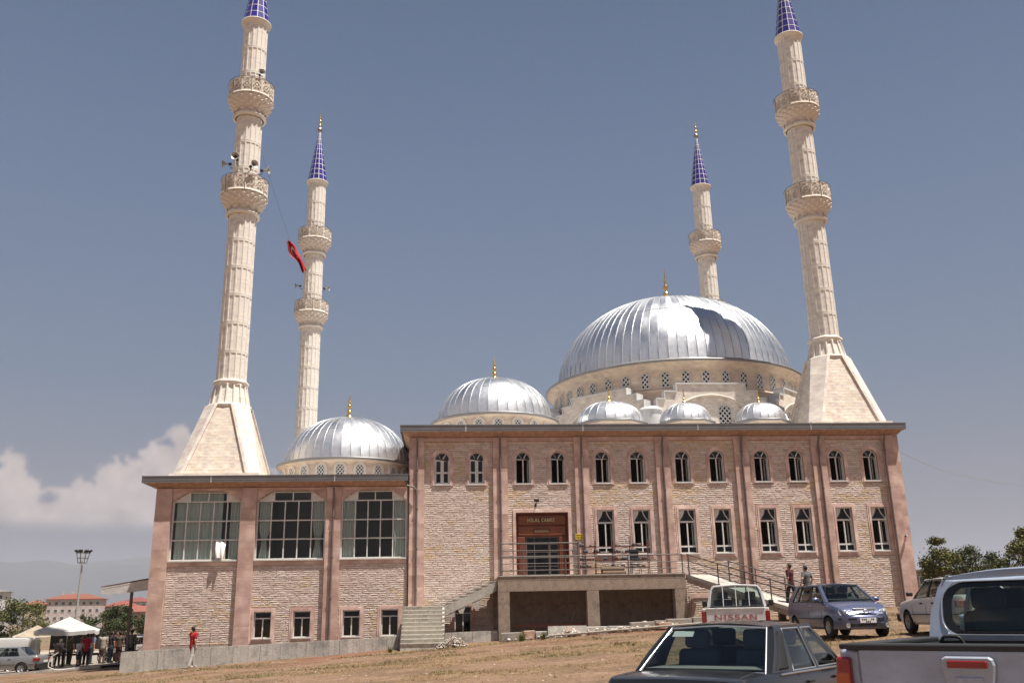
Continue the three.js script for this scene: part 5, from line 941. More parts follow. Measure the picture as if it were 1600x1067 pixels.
function steering(car, x, y, z, r = 0.18) { mesh('steering_wheel', [moved(join([new THREE.TorusGeometry(r, 0.016, 8, 28), bar([-r, 0, 0], [r, 0, 0], 0.05, 0.02), bar([0, 0, 0], [0, -r, 0], 0.05, 0.02), new THREE.CylinderGeometry(0.06, 0.06, 0.03, 12).rotateX(Math.PI / 2)]), (g) => g.rotateY(Math.PI / 2).rotateZ(0.45).translate(x, y, z))], MT.trim, car); }

// --- dark sedan in the foreground, seen from behind
{
  const c = carThing('dark_sedan', 'dusty black sedan in the foreground with chrome-edged rear window and pillar louvres', 'car', 3.31, 37.76, 0.686, 0.0, 0.96), P = paint([0.018, 0.019, 0.021], 0.32, 0.25), w = 0.79;
  const top = curve([[-2.15, 0.80], [-2.08, 0.895], [-1.8, 0.925], [-1.42, 0.935], [-0.5, 0.93], [0.8, 0.92], [1.0, 0.90], [1.9, 0.78], [2.12, 0.66]]), bot = curve([[-2.15, 0.36], [-1.9, 0.24], [1.9, 0.24], [2.12, 0.34]]), wid = curve([[-2.15, 0.70], [-2.0, 0.775], [-1.2, w + 0.01], [0.6, w + 0.02], [1.7, w - 0.01], [2.0, 0.74], [2.12, 0.66]]);
  mesh('body', hull({ x0: -2.15, x1: 2.12, top, bot, wid, crown: 0.02, cuts: arches([-1.25, 1.25], 0.34, 0.8, 0.29) }), P, c, false);
  greenhouse(c, { fb: 0.86, ft: 0.22, rt: -0.92, rb: -1.46, yf: 0.925, yk: 0.935, yc: 0.93, yr: 1.345, wb: 0.735, wt: 0.59, pillars: [[-0.12, -0.17, 0.09]], cB: -0.86, cT: -0.72 }, P, { chrome: true, crown: 0.045, pillarMat: P, seal: 0.009, sealMat: MT.rim });
  // black louvres on the rear pillars
  two((s) => { mesh('pillar_vent', [sidePatch(s, [-1.30, 0.955, 0.742], [-1.00, 0.955, 0.742], [-0.80, 1.31, 0.625], [-0.89, 1.31, 0.625], { nu: 2, nv: 4, th: 0.01 })], MT.trim, c, false); for (let i = 0; i < 4; i++) { const u = 0.15 + i * 0.22, a = [mix(-1.30, -1.00, u), 0.965, 0.749], b = [mix(-0.89, -0.80, u), 1.30, 0.630]; mesh('louvre', [bar([a[0], a[1], s * a[2]], [b[0], b[1], s * b[2]], 0.018, 0.018)], MT.rubber, c); } });
  two((s) => { const q = (x) => [x, top(x) - 0.02, s * (wid(x) * 0.955)]; mesh('belt_trim', polyTube([-1.3, -0.9, -0.4, 0.1, 0.5, 0.85].map(q), 0.011, 5), MT.chrome, c); mesh('door_handle', rbx(-0.62, -0.46, 0.80, 0.83, s * 0.77, s * 0.815, 0.012, 1), MT.trim, c); mesh('door_handle', rbx(0.22, 0.38, 0.80, 0.83, s * 0.78, s * 0.825, 0.012, 1), MT.trim, c);
    for (const x of [-0.80, -0.06, 0.78]) mesh('shut_line', polyTube([0.3, 0.5, 0.7, 0.9].map((y) => [x, y, s * (wid(x) * SHAPE(clamp((y - bot(x)) / (top(x) - bot(x)))) + 0.001)]), 0.005, 4), MT.rubber, c);
    mesh('wing_mirror', [moved(rbx(-0.06, 0.06, -0.055, 0.07, -0.10, 0.10, 0.03, 2), (g) => g.translate(0.72, 1.0, s * 0.86)), bar([0.72, 0.96, s * 0.72], [0.72, 0.98, s * 0.80], 0.05, 0.04)], MT.trim, c); mesh('tail_light', rbx(-2.14, -2.03, 0.56, 0.76, s * 0.38, s * 0.735, 0.02, 1), MT.red, c); });
  mesh('boot_line', [polyTube([[-1.56, 0.945, -0.60], [-1.56, 0.955, 0], [-1.56, 0.945, 0.60]], 0.006, 4), polyTube([[-1.56, 0.945, 0.60], [-1.9, 0.925, 0.615], [-2.09, 0.885, 0.60]], 0.006, 4), polyTube([[-1.56, 0.945, -0.60], [-1.9, 0.925, -0.615], [-2.09, 0.885, -0.60]], 0.006, 4)], MT.rubber, c);
  mesh('parcel_shelf', bx(-1.40, -0.80, 0.952, 0.965, -0.64, 0.64), mat([0.20, 0.19, 0.175], 0.9), c); mesh('cabin_floor', bx(-0.80, 0.8, 0.956, 0.96, -0.66, 0.66), MT.seat, c); mesh('dashboard', rbx(0.45, 0.80, 0.957, 1.03, -0.64, 0.64, 0.03, 2), MT.dash, c);
  seats(c, [[-0.72, [-0.33, 0.33], -0.25], [0.05, [-0.35, 0.35], -0.2]], 0.95, MT.seatBlue, 0.10); steering(c, 0.40, 1.03, -0.36);
  mesh('rear_sticker', [patch([-1.02, 1.26, -0.50], [-1.02, 1.26, -0.26], [-0.965, 1.315, -0.26], [-0.965, 1.315, -0.49], { nu: 1, nv: 1 })], M.white, c, false);
  mesh('roof_bar', [-0.45, 0.0].map((x) => [bx(x, x + 0.03, 1.40, 1.405, -0.3, -0.18), bx(x, x + 0.03, 1.40, 1.405, 0.1, 0.3)]), MT.rubber, c);
  for (const x of [-1.25, 1.25]) two((s) => wheel(c, x, s * 0.70, 0.29, 0.18, s));
}
// --- silver pickup in the foreground
{
  const c = carThing('silver_pickup', 'silver double-cab pickup in the foreground seen from behind its tailgate', 'pickup truck', 5.25, 39.94, 0.80, 0.03, 0.985), P = paint([0.43, 0.51, 0.67], 0.34, 0.0), w = 0.86;
  const box = (x0, x1, y0, y1, z0, z1, r = 0.03) => rbx(x0, x1, y0, y1, z0, z1, r, 3);
  mesh('bed', [box(-2.52, -0.72, 0.62, 1.155, 0.70, w, 0.035), box(-2.52, -0.72, 0.62, 1.155, -w, -0.70, 0.035), box(-2.50, -0.7, 0.50, 0.66, -0.80, 0.80)], P, c, false);
  mesh('tailgate', [box(-2.565, -2.47, 0.60, 1.165, -0.70, 0.70, 0.03)], P, c, false);
  mesh('tailgate_cap', [box(-2.575, -2.455, 1.145, 1.195, -0.79, 0.79, 0.02)], MT.trim, c, false);
  two((s) => { mesh('bed_rail_cap', [box(-2.50, -0.74, 1.15, 1.19, s * 0.70, s * (w + 0.006), 0.015)], MT.trim, c, false); mesh('bed_liner', bx(-2.46, -0.76, 0.66, 1.149, s * 0.66, s * 0.695), MT.rubber, c); mesh('tail_light', [box(-2.575, -2.40, 0.68, 1.10, s * 0.765, s * (w + 0.012), 0.025)], MT.red, c, false); mesh('turn_signal', [box(-2.582, -2.42, 0.86, 1.0, s * 0.775, s * (w + 0.018), 0.02)], MT.orange, c, false); });
  mesh('bed_floor', bx(-2.46, -0.75, 0.661, 0.67, -0.66, 0.66), MT.rubber, c); mesh('bed_front', bx(-0.80, -0.72, 0.66, 1.16, -0.70, 0.70), MT.rubber, c);
  mesh('liner_hoop', tube([[-0.84, 1.14, -0.66], [-0.86, 1.19, -0.62], [-0.87, 1.19, -0.50], [-0.86, 1.13, -0.46]], 0.014, 20, 6), MT.trim, c);
  const hp = sub('tailgate_handle', c); mesh('handle_plate', [moved(prism([[-0.145, 0.02], [-0.12, 0.0], [0.12, 0.0], [0.145, 0.02], [0.175, 0.20], [0.165, 0.24], [0.14, 0.255], [-0.14, 0.255], [-0.165, 0.24], [-0.175, 0.20]], 0, 0.035, [], 0.012), (g) => g.rotateY(-Math.PI / 2).translate(-2.565, 0.86, 0.06))], paint([0.46, 0.52, 0.64], 0.34, 0.0), hp, false);
  mesh('brake_light', [box(-2.612, -2.59, 1.04, 1.088, -0.07, 0.19, 0.01)], MT.red, hp, false); mesh('handle', [box(-2.612, -2.59, 0.90, 0.985, -0.03, 0.15, 0.012)], paint([0.44, 0.50, 0.62], 0.34, 0.0), hp, false);
  const top = curve([[-0.72, 1.19], [1.0, 1.17], [1.3, 1.12], [2.2, 1.02], [2.45, 0.85]]), bot = curve([[-0.72, 0.5], [2.2, 0.5], [2.45, 0.6]]), wid = curve([[-0.72, w], [1.5, w], [2.2, 0.82], [2.45, 0.72]]);
  mesh('cab_body', hull({ x0: -0.70, x1: 2.45, top, bot, wid, crown: 0.02, cuts: arches([1.55], 0.44, 0.86, 0.37) }), P, c, false);
  // rear wall of the cab: a rounded window set in a broad silver surround
  const yr = 1.70, rx = -0.70, rt = -0.55, wb = 0.80, wt = 0.64, back = (y) => mix(rx, rt, (y - 1.17) / (yr - 1.17));
  const out = [[-wb, 1.15], [wb, 1.15], [0.775, 1.38], [0.70, 1.60], [0.655, 1.665], [0.60, 1.695], [-0.60, 1.695], [-0.655, 1.665], [-0.70, 1.60], [-0.775, 1.38]], rr2 = (a, b, y0, y1, r) => [...arc(b - r, y0 + r, r, -Math.PI / 2, 0, 6), ...arc(b - r * 1.3, y1 - r * 1.3, r * 1.3, 0, Math.PI / 2, 6), ...arc(a + r * 1.3, y1 - r * 1.3, r * 1.3, Math.PI / 2, Math.PI, 6), ...arc(a + r, y0 + r, r, Math.PI, Math.PI * 1.5, 6)];
  const onBack = (g, d = 0) => { const p = g.attributes.position; for (let i = 0; i < p.count; i++) { const z = p.getX(i), y = p.getY(i), q = p.getZ(i); p.setXYZ(i, back(y) - q - d - 0.06 * (1 - (z / 0.8) ** 2), y, z); } g.computeVertexNormals(); return g; };
  mesh('cab_rear_panel', onBack(prism(out, -0.05, 0, [rr2(-0.665, 0.665, 1.205, 1.645, 0.15).reverse()])), P, c, false);
  mesh('rear_window_border', onBack(prism(rr2(-0.665, 0.665, 1.205, 1.645, 0.15), -0.02, -0.004, [rr2(-0.59, 0.59, 1.24, 1.60, 0.11).reverse()])), mat([0.012, 0.012, 0.013], 0.12), c, false);
  mesh('rear_window', onBack(flat(rr2(-0.60, 0.60, 1.235, 1.605, 0.11)), -0.012), mat([0.60, 0.70, 0.66], 0.02, { transmission: 1, thickness: 0 }), c, false);
  mesh('rear_window_trim', [tube(rr2(-0.672, 0.672, 1.20, 1.65, 0.15).filter((_, i) => i % 2 === 0).map(([z, y]) => [back(y) - 0.006 - 0.06 * (1 - (z / 0.8) ** 2), y, z]), 0.006, 80, 5, true)], MT.chrome, c);
  mesh('roof', [patch([rt - 0.02, yr - 0.01, 0.63], [0.75, yr + 0.0, 0.63], [0.75, yr + 0.0, -0.63], [rt - 0.02, yr - 0.01, -0.63], { nu: 10, nv: 10, bu: 0.03, bv: 0.055, th: 0.04 })], P, c, false);
  two((s) => { mesh('roof_gutter', polyTube([[rt - 0.03, yr - 0.03, s * 0.64], [rt + 0.0, yr + 0.002, s * 0.625], [0.75, yr + 0.008, s * 0.625]], 0.014, 6), MT.trim, c);
    mesh('cab_side', [sidePatch(s, [-0.70, 1.165, 0.80], [-0.42, 1.165, 0.805], [-0.33, yr, 0.645], [rt - 0.0, yr, 0.645], { nu: 3, nv: 6, bv: 0.02, th: 0.04 }), sidePatch(s, [0.30, 1.165, 0.805], [0.40, 1.165, 0.805], [0.30, yr, 0.645], [0.20, yr, 0.645], { nu: 1, nv: 5, bv: 0.02, th: 0.04 }), sidePatch(s, [1.22, 1.15, 0.80], [1.30, 1.15, 0.77], [0.78, yr, 0.62], [0.70, yr, 0.645], { nu: 1, nv: 5, th: 0.04 }), sidePatch(s, [rt, yr - 0.05, 0.652], [0.75, yr - 0.05, 0.652], [0.75, yr + 0.01, 0.62], [rt, yr + 0.01, 0.62], { nu: 6, nv: 2, bv: 0.01, th: 0.03 })], P, c, false);
    mesh('side_window', [sidePatch(s, [-0.42, 1.17, 0.79], [0.30, 1.17, 0.79], [0.20, yr - 0.03, 0.645], [-0.33, yr - 0.03, 0.645], { nu: 4, nv: 4, bv: 0.015 })], M.carGlass, c, false); mesh('side_window', [sidePatch(s, [0.40, 1.17, 0.79], [1.22, 1.16, 0.785], [0.70, yr - 0.03, 0.64], [0.30, yr - 0.03, 0.645], { nu: 4, nv: 4, bv: 0.015 })], M.carGlass, c, false);
    mesh('wing_mirror', [rbx(1.02, 1.14, 1.17, 1.36, s * 0.88, s * 1.06, 0.04, 2)], P, c, false);
    for (const x of [-1.7, 1.55]) wheel(c, x, s * 0.76, 0.37, 0.24, s, 6); });
  mesh('windscreen', [patch([1.30, 1.13, 0.74], [1.30, 1.13, -0.74], [0.76, yr - 0.01, -0.60], [0.76, yr - 0.01, 0.60], { nu: 8, nv: 5, bu: 0.06 })], M.carGlass, c, false);
  mesh('cab_floor', bx(-0.66, 1.2, 1.185, 1.19, -0.74, 0.74), MT.seat, c); mesh('dashboard', rbx(0.85, 1.2, 1.18, 1.25, -0.72, 0.72, 0.03, 2), MT.dash, c);
  seats(c, [[-0.38, [-0.34, 0.34], -0.15], [0.42, [-0.36, 0.36], -0.2]], 1.16, MT.seat, 0.16); mesh('rear_bench', [rbx(-0.50, -0.36, 1.10, 1.42, -0.50, 0.40, 0.08, 3)], MT.seat, c);
  mesh('rear_bumper', [box(-2.70, -2.55, 0.42, 0.60, -0.80, 0.80, 0.04)], MT.chrome, c, false);
}
// --- white pickup with red lettering on the tailgate
{
  const c = carThing('white_pickup', 'old white pickup with red NISSAN lettering across its tailgate', 'pickup truck', 8.26, 21.31, 0.323, 0.0, 1.07), P = paint([0.74, 0.74, 0.75], 0.4, 0.0), w = 0.80;
  mesh('bed', [rbx(-2.30, -0.62, 0.52, 0.95, 0.68, w, 0.03, 2), rbx(-2.30, -0.62, 0.52, 0.95, -w, -0.68, 0.03, 2), bx(-2.28, -0.62, 0.50, 0.56, -0.7, 0.7)], P, c, false);
  const tg = sub('tailgate', c); mesh('panel', [rbx(-2.345, -2.27, 0.50, 0.945, -0.70, 0.70, 0.02, 2), rbx(-2.36, -2.26, 0.915, 0.955, -0.70, 0.70, 0.015, 1)], P, tg, false);
  mesh('lettering', [moved(globalThis.__textThin('NISSAN', 0.125, 0.008), (g) => g.scale(1.75, 1, 1).rotateY(-Math.PI / 2).translate(-2.346, 0.73, 0))], mat([0.40, 0.10, 0.095], 0.6, { tex: T.mottle, size: 0.3 }), tg);
  two((s) => { mesh('latch', rbx(-2.37, -2.33, 0.90, 0.96, s * 0.42, s * 0.46, 0.008, 1), MT.chrome, tg); mesh('tail_light', rbx(-2.345, -2.26, 0.48, 0.88, s * 0.705, s * (w + 0.01), 0.015, 1), MT.red, c); mesh('bed_rail', rod([-2.28, 0.965, s * 0.745], [-0.64, 0.965, s * 0.745], 0.018, 6), MT.rail || M.rail, c); });
  const top = curve([[-0.60, 0.95], [0.9, 0.95], [1.05, 0.93], [2.1, 0.83], [2.3, 0.7]]), bot = curve([[-0.6, 0.42], [2.1, 0.42], [2.3, 0.5]]), wid = curve([[-0.6, w], [1.5, w], [2.1, 0.76], [2.3, 0.68]]);
  mesh('cab_body', hull({ x0: -0.60, x1: 2.3, top, bot, wid, crown: 0.02, cuts: arches([1.4], 0.38, 0.8, 0.33) }), P, c, false);
  greenhouse(c, { fb: 1.02, ft: 0.42, rt: -0.42, rb: -0.56, yf: 0.94, yk: 0.96, yc: 0.955, yr: 1.50, wb: 0.76, wt: 0.62, pillars: [], cB: -0.40, cT: -0.30 }, P, { crown: 0.04 });
  mesh('roll_bar', [polyTube([[-0.66, 0.95, -0.70], [-0.64, 1.40, -0.63], [-0.63, 1.50, -0.55], [-0.63, 1.53, 0], [-0.63, 1.50, 0.55], [-0.64, 1.40, 0.63], [-0.66, 0.95, 0.70]], 0.02, 8)], M.coping, c);
  for (const z of [-0.33, 0, 0.33]) mesh('rear_bar', rod([-0.665, 0.97, z], [-0.635, 1.53, z], 0.012, 6), M.coping, c);
  mesh('window_guard', rod([-0.665, 0.99, -0.70], [-0.665, 0.99, 0.70], 0.014, 6), MT.rubber, c);
  mesh('cab_floor', bx(-0.5, 0.95, 0.958, 0.963, -0.7, 0.7), MT.seat, c); seats(c, [[0.0, [-0.36, 0.36], -0.2]], 0.95, MT.seat, 0.14); mesh('dashboard', rbx(0.65, 0.95, 0.957, 1.02, -0.68, 0.68, 0.03, 2), MT.dash, c);
  two((s) => mesh('wing_mirror', [rbx(0.80, 0.90, 1.0, 1.16, s * 0.82, s * 0.96, 0.03, 2), bar([0.85, 0.97, s * 0.75], [0.85, 1.02, s * 0.84], 0.03, 0.03)], MT.trim, c));
  mesh('rear_bumper', rbx(-2.48, -2.33, 0.38, 0.50, -0.75, 0.75, 0.02, 1), M.coping, c);
  for (const x of [-1.5, 1.4]) two((s) => wheel(c, x, s * 0.70, 0.33, 0.2, s));
}
// --- blue hatchback facing the camera
{
  const c = carThing('blue_hatchback', 'metallic lilac-blue hatchback facing the camera in front of the mosque', 'car', 11.27, 21.03, 3.12, 0.0, 0.985), P = paint([0.185, 0.215, 0.375], 0.28, 0.5), w = 0.83;
  const top = curve([[-1.88, 0.86], [-1.78, 0.98], [-1.5, 1.0], [0.6, 0.965], [0.95, 0.95], [1.25, 0.905], [1.60, 0.81], [1.78, 0.70], [1.86, 0.62]]), bot = curve([[-1.88, 0.36], [-1.7, 0.24], [1.6, 0.22], [1.86, 0.26]]), wid = curve([[-1.88, 0.70], [-1.7, 0.80], [-1, w], [0.9, w], [1.3, 0.81], [1.6, 0.74], [1.78, 0.62], [1.86, 0.52]]);
  mesh('body', hull({ x0: -1.88, x1: 1.86, top, bot, wid, crown: 0.035, cuts: arches([-1.2, 1.2], 0.335, 0.83, 0.285) }), P, c, false);
  greenhouse(c, { fb: 1.02, ft: 0.30, rt: -1.35, rb: -1.72, yf: 0.955, yk: 0.99, yc: 0.995, yr: 1.435, wb: 0.765, wt: 0.60, pillars: [[-0.05, -0.16, 0.09], [-0.90, -0.88, 0.05]], cB: -1.35, cT: -1.12 }, P, { crown: 0.05 });
  const F = (y, z) => { let x = 1.86; for (; x > 1.0; x -= 0.01) { const t = clamp((y - bot(x)) / (top(x) - bot(x))); if (y <= top(x) && Math.abs(z) <= wid(x) * SHAPE(t)) break; } return x; };
  // face: bumper bulge, grille, lamps, plate
  const bump = (y0, y1, out) => { const pts = []; for (let i = 0; i <= 16; i++) { const z = mix(-0.80, 0.80, i / 16); pts.push([1.90 - 0.42 * Math.abs(z / 0.80) ** 3.2 + out, z]); } const L = []; for (let i = 0; i < 16; i++) { const [xa, za] = pts[i], [xb, zb] = pts[i + 1], k = 0.035; const prof = [[y0, -0.03], [mix(y0, y1, 0.25), k * 0.6], [mix(y0, y1, 0.6), k], [mix(y0, y1, 0.9), k * 0.6], [y1, -0.04]]; for (let j = 0; j < 4; j++) { const [ya, da] = prof[j], [yb2, db] = prof[j + 1]; L.push(...quad([xa + da, ya, za], [xa + db, yb2, za], [xb + db, yb2, zb], [xb + da, ya, zb])); } } const g = mergeVertices(tris(L).deleteAttribute('normal')); g.computeVertexNormals(); return g; };
  mesh('front_bumper', bump(0.24, 0.60, 0.015), P, c, false);
  const strip = (y0, y1, z0, z1, d, n = 8) => { const pts = []; for (let i = 0; i <= n; i++) { const z = mix(z0, z1, i / n); pts.push([1.90 - 0.42 * Math.abs(z / 0.80) ** 3.2 + d, z]); } const L = []; for (let i = 0; i < n; i++) { const [xa, za] = pts[i], [xb, zb] = pts[i + 1]; L.push(...quad([xa, y0, za], [xa, y1, za], [xb, y1, zb], [xb, y0, zb]), ...quad([xa, y1, za], [xa - 0.06, y1, za], [xb - 0.06, y1, zb], [xb, y1, zb]), ...quad([xa - 0.06, y0, za], [xa, y0, za], [xb, y0, zb], [xb - 0.06, y0, zb])); } return tris(L); };
  mesh('air_intake', strip(0.29, 0.37, -0.50, 0.50, 0.052), MT.rubber, c);
  two((s) => { mesh('bumper_strip', strip(0.475, 0.525, s * 0.30, s * 0.72, 0.062), MT.rubber, c); mesh('fog_lamp', [new THREE.CylinderGeometry(0.05, 0.05, 0.03, 16).rotateZ(Math.PI / 2).translate(1.905, 0.33, s * 0.56), new THREE.TorusGeometry(0.052, 0.01, 6, 18).rotateY(Math.PI / 2).translate(1.92, 0.33, s * 0.56)], MT.lens, c);
    const lamp = [[0.30, 0.60], [0.68, 0.605], [0.70, 0.70], [0.66, 0.78], [0.50, 0.755], [0.36, 0.69]].map(([z, y]) => [s * z, y]); if (s < 0) lamp.reverse();
    const wrap = (g, d) => { const p = g.attributes.position; for (let i = 0; i < p.count; i++) { const z = p.getX(i), y = p.getY(i); p.setXYZ(i, F(y, z) + p.getZ(i) + d, y, z); } g.computeVertexNormals(); return g; };
    const hl = sub('headlight', c); mesh('lamp_body', wrap(prism(lamp, -0.06, 0), 0.012), mat([0.62, 0.62, 0.59], 0.4), hl); mesh('lens', wrap(prism(lamp, 0.002, 0.018), 0.014), MT.lens, hl); for (const [z, r] of [[0.44, 0.055], [0.56, 0.06]]) mesh('reflector', [new THREE.SphereGeometry(r, 14, 8).scale(0.35, 1, 1).translate(F(0.675, z) + 0.006, 0.675, s * z)], MT.rim, hl);
    mesh('wing_mirror', [moved(new THREE.SphereGeometry(0.1, 16, 10).scale(0.75, 0.72, 1.15), (g) => g.translate(0.70, 1.03, s * 0.90)), bar([0.72, 0.98, s * 0.76], [0.72, 1.01, s * 0.84], 0.06, 0.05)], P, c, false);
    for (const x of [-0.86, -0.05, 0.86]) mesh('shut_line', polyTube([0.3, 0.5, 0.7, 0.94].map((y) => [x, y, s * (wid(x) * SHAPE(clamp((y - bot(x)) / (top(x) - bot(x)))) + 0.001)]), 0.005, 4), MT.rubber, c);
    mesh('side_repeater', rbx(0.95, 1.02, 0.72, 0.75, s * 0.82, s * 0.84, 0.008, 1), MT.lens, c); mesh('door_strip', [bar([-0.8, 0.52, s * 0.843], [0.85, 0.52, s * 0.843], 0.015, 0.05)], MT.rubber, c); mesh('door_handle', rbx(-0.02, 0.12, 0.84, 0.87, s * 0.815, s * 0.85, 0.01, 1), P, c);
    for (const x of [-1.2, 1.2]) wheel(c, x, s * 0.735, 0.285, 0.18, s, 7); });
  const gr = sub('grille', c); mesh('grille_opening', [moved(prism([[-0.28, 0.70], [-0.32, 0.765], [0.32, 0.765], [0.28, 0.70], [0.20, 0.645], [-0.20, 0.645]], -0.03, 0.0), (g) => { const p = g.attributes.position; for (let i = 0; i < p.count; i++) { const z = p.getX(i), y = p.getY(i); p.setXYZ(i, 1.872 - 0.10 * (z / 0.4) ** 2 - 0.45 * Math.max(0, y - 0.64) + p.getZ(i) + 0.01, y, z); } g.computeVertexNormals(); })], MT.rubber, gr);
  mesh('grille_bar', [tube([[1.84, 0.705, -0.27], [1.866, 0.70, -0.1], [1.866, 0.70, 0.1], [1.84, 0.705, 0.27]], 0.011, 14, 6)], MT.rim, gr); mesh('grille_frame', [tube([[1.80, 0.775, -0.33], [1.83, 0.775, 0], [1.80, 0.775, 0.33]], 0.010, 14, 6)], MT.rim, gr);
  mesh('badge', [new THREE.TorusGeometry(0.06, 0.01, 6, 22).scale(1.25, 0.75, 1).rotateY(Math.PI / 2).translate(1.888, 0.70, 0), bar([1.89, 0.665, 0.035], [1.89, 0.735, 0.02], 0.012, 0.016), bar([1.89, 0.665, -0.02], [1.89, 0.735, -0.035], 0.012, 0.016), bar([1.89, 0.69, 0.025], [1.89, 0.71, -0.025], 0.012, 0.014)], MT.chrome, gr);
  const pl = sub('licence_plate', c); mesh('plate', bx(1.955, 1.967, 0.40, 0.53, -0.23, 0.23), MT.plate, pl);
  E_PLATE(pl);
  mesh('wiper', [rod([1.03, 0.975, -0.55], [0.90, 1.03, 0.05], 0.012, 5)], MT.rubber, c); mesh('wiper', [rod([1.05, 0.975, 0.0], [0.92, 1.03, 0.55], 0.012, 5)], MT.rubber, c);
  mesh('aerial', rod([0.2, 1.47, 0], [0.12, 1.56, 0], 0.006, 5), MT.rubber, c);
  mesh('cabin_floor', bx(-1.5, 0.9, 1.035, 1.04, -0.66, 0.66), MT.seat, c); mesh('dashboard', rbx(0.50, 0.92, 0.99, 1.055, -0.66, 0.66, 0.03, 2), MT.dash, c); seats(c, [[-0.15, [-0.35, 0.35], -0.2], [-1.05, [-0.35, 0.35], -0.2]], 0.98, MT.seat, 0.16); steering(c, 0.42, 1.08, -0.36, 0.17);
}
function E_PLATE(pl) { mesh('characters', [0.487, 0.43].map((y, r) => (r ? [-0.05, 0, 0.05] : [-0.15, -0.1, 0.06, 0.11, 0.16]).map((z) => bx(1.9672, 1.9695, y - 0.022, y + 0.022, z - 0.016, z + 0.016))), MT.rubber, pl); }
// --- white saloon beyond, nose to the left
function saloon(name, label, x, z, az, col, o = {}) {
  const c = carThing(name, label, 'car', x, z, az, o.dy || 0, o.s || 1), P = paint(col, 0.35, o.metal ?? 0.2), w = 0.80;
  const top = curve([[-2.05, 0.80], [-1.98, 0.93], [-1.6, 0.96], [-1.3, 0.955], [0.75, 0.92], [0.95, 0.90], [1.85, 0.80], [2.05, 0.70]]), bot = curve([[-2.05, 0.36], [-1.85, 0.24], [1.85, 0.24], [2.05, 0.34]]), wid = curve([[-2.05, 0.68], [-1.9, 0.77], [-1.2, w], [0.6, w + 0.01], [1.7, w - 0.02], [1.95, 0.74], [2.05, 0.68]]);
  mesh('body', hull({ x0: -2.05, x1: 2.05, top, bot, wid, crown: 0.02, cuts: arches([-1.22, 1.25], 0.35, 0.8, 0.30) }), P, c, false);
  greenhouse(c, { fb: 0.84, ft: 0.22, rt: -0.95, rb: -1.52, yf: 0.915, yk: 0.955, yc: 0.95, yr: 1.375, wb: 0.74, wt: 0.60, pillars: [[-0.12, -0.17, 0.08]], cB: -1.02, cT: -0.84 }, P, { crown: 0.045 });
  mesh('cabin_floor', bx(-1.4, 0.8, 0.975, 0.98, -0.66, 0.66), MT.seat, c); seats(c, [[-0.1, [-0.35, 0.35], -0.2], [-0.85, [-0.35, 0.35], -0.2]], 0.95, MT.seat, 0.13);
  two((s) => {
    for (const xx of [-0.80, -0.1, 0.80]) mesh('shut_line', polyTube([0.3, 0.5, 0.7, 0.9].map((y) => [xx, y, s * (wid(xx) * SHAPE(clamp((y - bot(xx)) / (top(xx) - bot(xx)))) + 0.001)]), 0.006, 4), MT.rubber, c);
    mesh('wing_mirror', [rbx(0.62, 0.74, 0.97, 1.08, s * 0.80, s * 0.96, 0.03, 2)], o.mirror || MT.trim, c, false); for (const xx of [-0.42, 0.32]) mesh('door_handle', rbx(xx - 0.2, xx - 0.04, 0.76, 0.80, s * 0.785, s * 0.815, 0.01, 1), MT.rubber, c);
    mesh('tail_light', rbx(-2.075, -1.80, 0.66, 0.84, s * 0.50, s * 0.795, 0.03, 2), MT.red, c, false); mesh('headlight', rbx(1.90, 2.06, 0.58, 0.70, s * 0.42, s * 0.735, 0.02, 1), MT.lens, c);
    for (const xx of [-1.22, 1.25]) wheel(c, xx, s * 0.71, 0.30, 0.19, s, o.spokes || 6);
    mesh('side_strip', [bar([-1.9, 0.50, s * 0.80], [-1.58, 0.50, s * 0.81], 0.02, 0.1), bar([-0.86, 0.50, s * 0.815], [0.86, 0.50, s * 0.82], 0.02, 0.07)], o.lower || MT.trim, c);
  });
  mesh('front_bumper', rbx(1.88, 2.14, 0.30, 0.52, -0.76, 0.76, 0.06, 3), o.bumper || MT.trim, c, false); mesh('rear_bumper', rbx(-2.16, -1.9, 0.30, 0.56, -0.77, 0.77, 0.06, 3), o.bumper || MT.trim, c, false);
  mesh('licence_plate', bx(-2.17, -2.155, 0.60, 0.71, -0.25, 0.25), MT.plate, c);
  return c;
}
saloon('white_saloon', 'white saloon with dark bumper standing nose-away beyond the silver pickup', 13.35, 23.75, 0.09, [0.80, 0.80, 0.79], { s: 1.0, metal: 0, spokes: 5 });
saloon('silver_saloon', 'silver saloon parked at the left edge, tail towards the parasol', -24.35, -7.4, 4.76, [0.46, 0.48, 0.50], { metal: 0.55, mirror: MT.trim, dy: 0.05 });
saloon('parked_saloon', 'white car roof just showing beside the right corner of the mosque', 30.2, 3.0, 4.6, [0.70, 0.70, 0.70], { dy: 0.05 });
